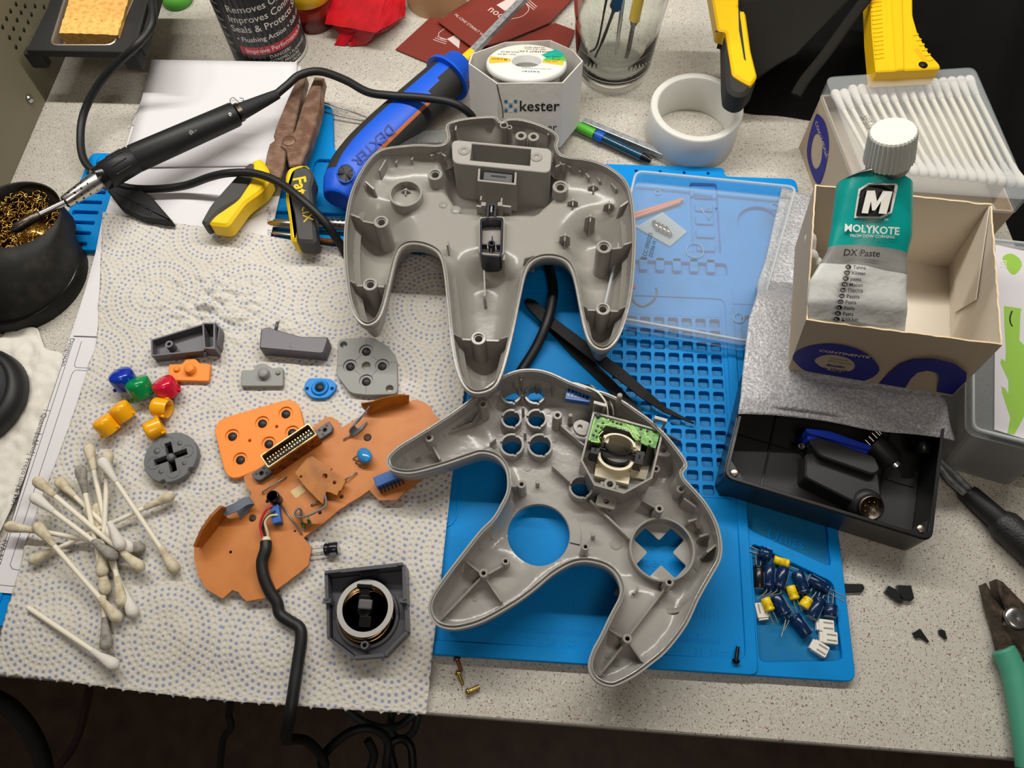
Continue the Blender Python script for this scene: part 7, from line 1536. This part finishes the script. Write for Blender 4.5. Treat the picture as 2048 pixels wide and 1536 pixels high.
strip([(1100, 650, 7), (1150, 702, 6.5), (1215, 765, 6), (1262, 812, 6), (1310, 862, 6), (1362, 884, 6)], [3.0, 3.2, 3.2, 2.8, 1.4, .4], 0, 0, 'tweezer_black', 'lower_arm')
t = T_('loose_cable', 'black cable curving from under the back shell down to the front shell', 'cable', (*lx((1095, 620), 8), 5)); part('cable_jacket', t, G().tube(sm([at(*p) for p in ((1090, 515, 9), (1098, 535, 10), (1106, 575, 12), (1103, 610, 13), (1092, 650, 13), (1072, 695, 10), (1045, 738, 8), (1020, 775, 7.6))], False, 6)[:-3], 2.9, 14), 'black_rubber')
# wires by the screwdriver and curl on the paper
for lab, a_, m_, b_ in (('long thin steel wire running towards the screwdriver handle', (640, 203, 8), (700, 222, 6), (748, 241, 3)), ('second thin steel wire crossing below the first one', (643, 222, 5), (700, 236, 4), (742, 243, 3))):
    a, mm, b = at(*a_), at(*m_), at(*b_); t = T_('thin_wire', lab, 'wire', (mm.x, mm.y, 1)); part('wire', t, G().tube(sm([a, mm, b], False, 5), .55, 6), 'steel')
t = T_('wire_curl', 'tiny curled hair-thin wire on the white sheet above the iron handle', 'wire', (*lx((474, 205), 11), 10)); part('wire', t, G().tube(sm([at(*p, 11.5) for p in ((462, 208), (460, 200), (466, 195), (473, 200), (480, 206), (487, 204), (486, 197), (479, 196))], False, 5), .22, 5), 'steel_dark')
mat('film_clear', (215, 220, 222), .08, trans=.95, ior=1.1, bump=(6, .6))
q = [at(672, 392, 10), at(700, 345, 12), at(850, 262, 30), at(900, 262, 34), at(890, 292, 30), at(720, 372, 9), at(695, 412, 9)]
g = G(); cc_ = sum(q, Vector())/len(q); n_ = len(q); g.add(q+[cc_+Vector((0, 0, 1))], [(i, (i+1) % n_, n_) for i in range(n_)]); build('clear_film', g, 'film_clear', loc=(cc_.x, cc_.y, 9), label='crinkled clear film tucked between the screwdriver handle and back shell', cat='film', solid=.2)
# ---------------------------------------------------------------- below the worktop edge
t = T_('floor_cable', 'thick black cable looping below the worktop at the left corner', 'cable', (*lx((80, 1450), -300), -330)); part('cable_jacket', t, G().tube(sm([at(*p) for p in ((-60, 1385, -150), (0, 1402, -170), (45, 1440, -190), (75, 1490, -210), (90, 1545, -230), (92, 1620, -250))], False, 6), 6, 14), 'black_rubber')
mat('wire_maroon', (50, 20, 24), .5); mat('floor_grey_cable', (46, 54, 52), .5)
t = T_('thin_floor_wire', 'thin dark red wire hanging below the worktop right of the thick cable', 'wire', (*lx((150, 1450), -350), -380)); part('wire', t, G().tube(sm([at(*p) for p in ((178, 1380, -200), (172, 1410, -230), (160, 1460, -260), (140, 1505, -280), (105, 1545, -300))], False, 6), 3, 10), 'wire_maroon')
t = T_('thin_floor_wire', 'thin black wire hanging below the worktop left of the controller cable', 'wire', (*lx((450, 1450), -350), -380)); part('wire', t, G().tube(sm([at(*p) for p in ((462, 1400, -200), (458, 1430, -230), (462, 1455, -240), (446, 1480, -260), (440, 1540, -300))], False, 6), 2.6, 10), 'black_rubber')
t = T_('coiled_cable', 'greenish grey coiled cable low under the worktop beside the controller cable', 'cable', (*lx((790, 1470), -500), -560)); part('cable_jacket', t, G().tube(sm([at(*p) for p in ((690, 1415, -450), (720, 1440, -460), (760, 1455, -470), (800, 1450, -480), (835, 1425, -480), (825, 1465, -490), (800, 1478, -500), (782, 1460, -500), (785, 1415, -500))], False, 6), 4, 10), 'floor_grey_cable')
t = T_('coiled_cable', 'black looped cable low under the worktop, right of the controller cable', 'cable', (*lx((810, 1510), -500), -560)); part('cable_jacket', t, G().tube(sm([at(*p) for p in ((735, 1480, -400), (748, 1510, -410), (742, 1560, -420), (800, 1590, -430), (780, 1500, -430), (800, 1478, -430), (822, 1495, -430), (826, 1560, -440))], False, 6), 4, 10), 'black_rubber')
t = T_('green_object', 'small bright green item at the top edge between the sponge stand and can', 'item', (*lx((345, -8), 4), 0)); q = at(350, -12, 6); part('item_body', t, G().lathe([(0, 0), (11, 0), (12, 4), (10, 9), (0, 11)], (q.x, q.y, 0), n=24), 'label_green')
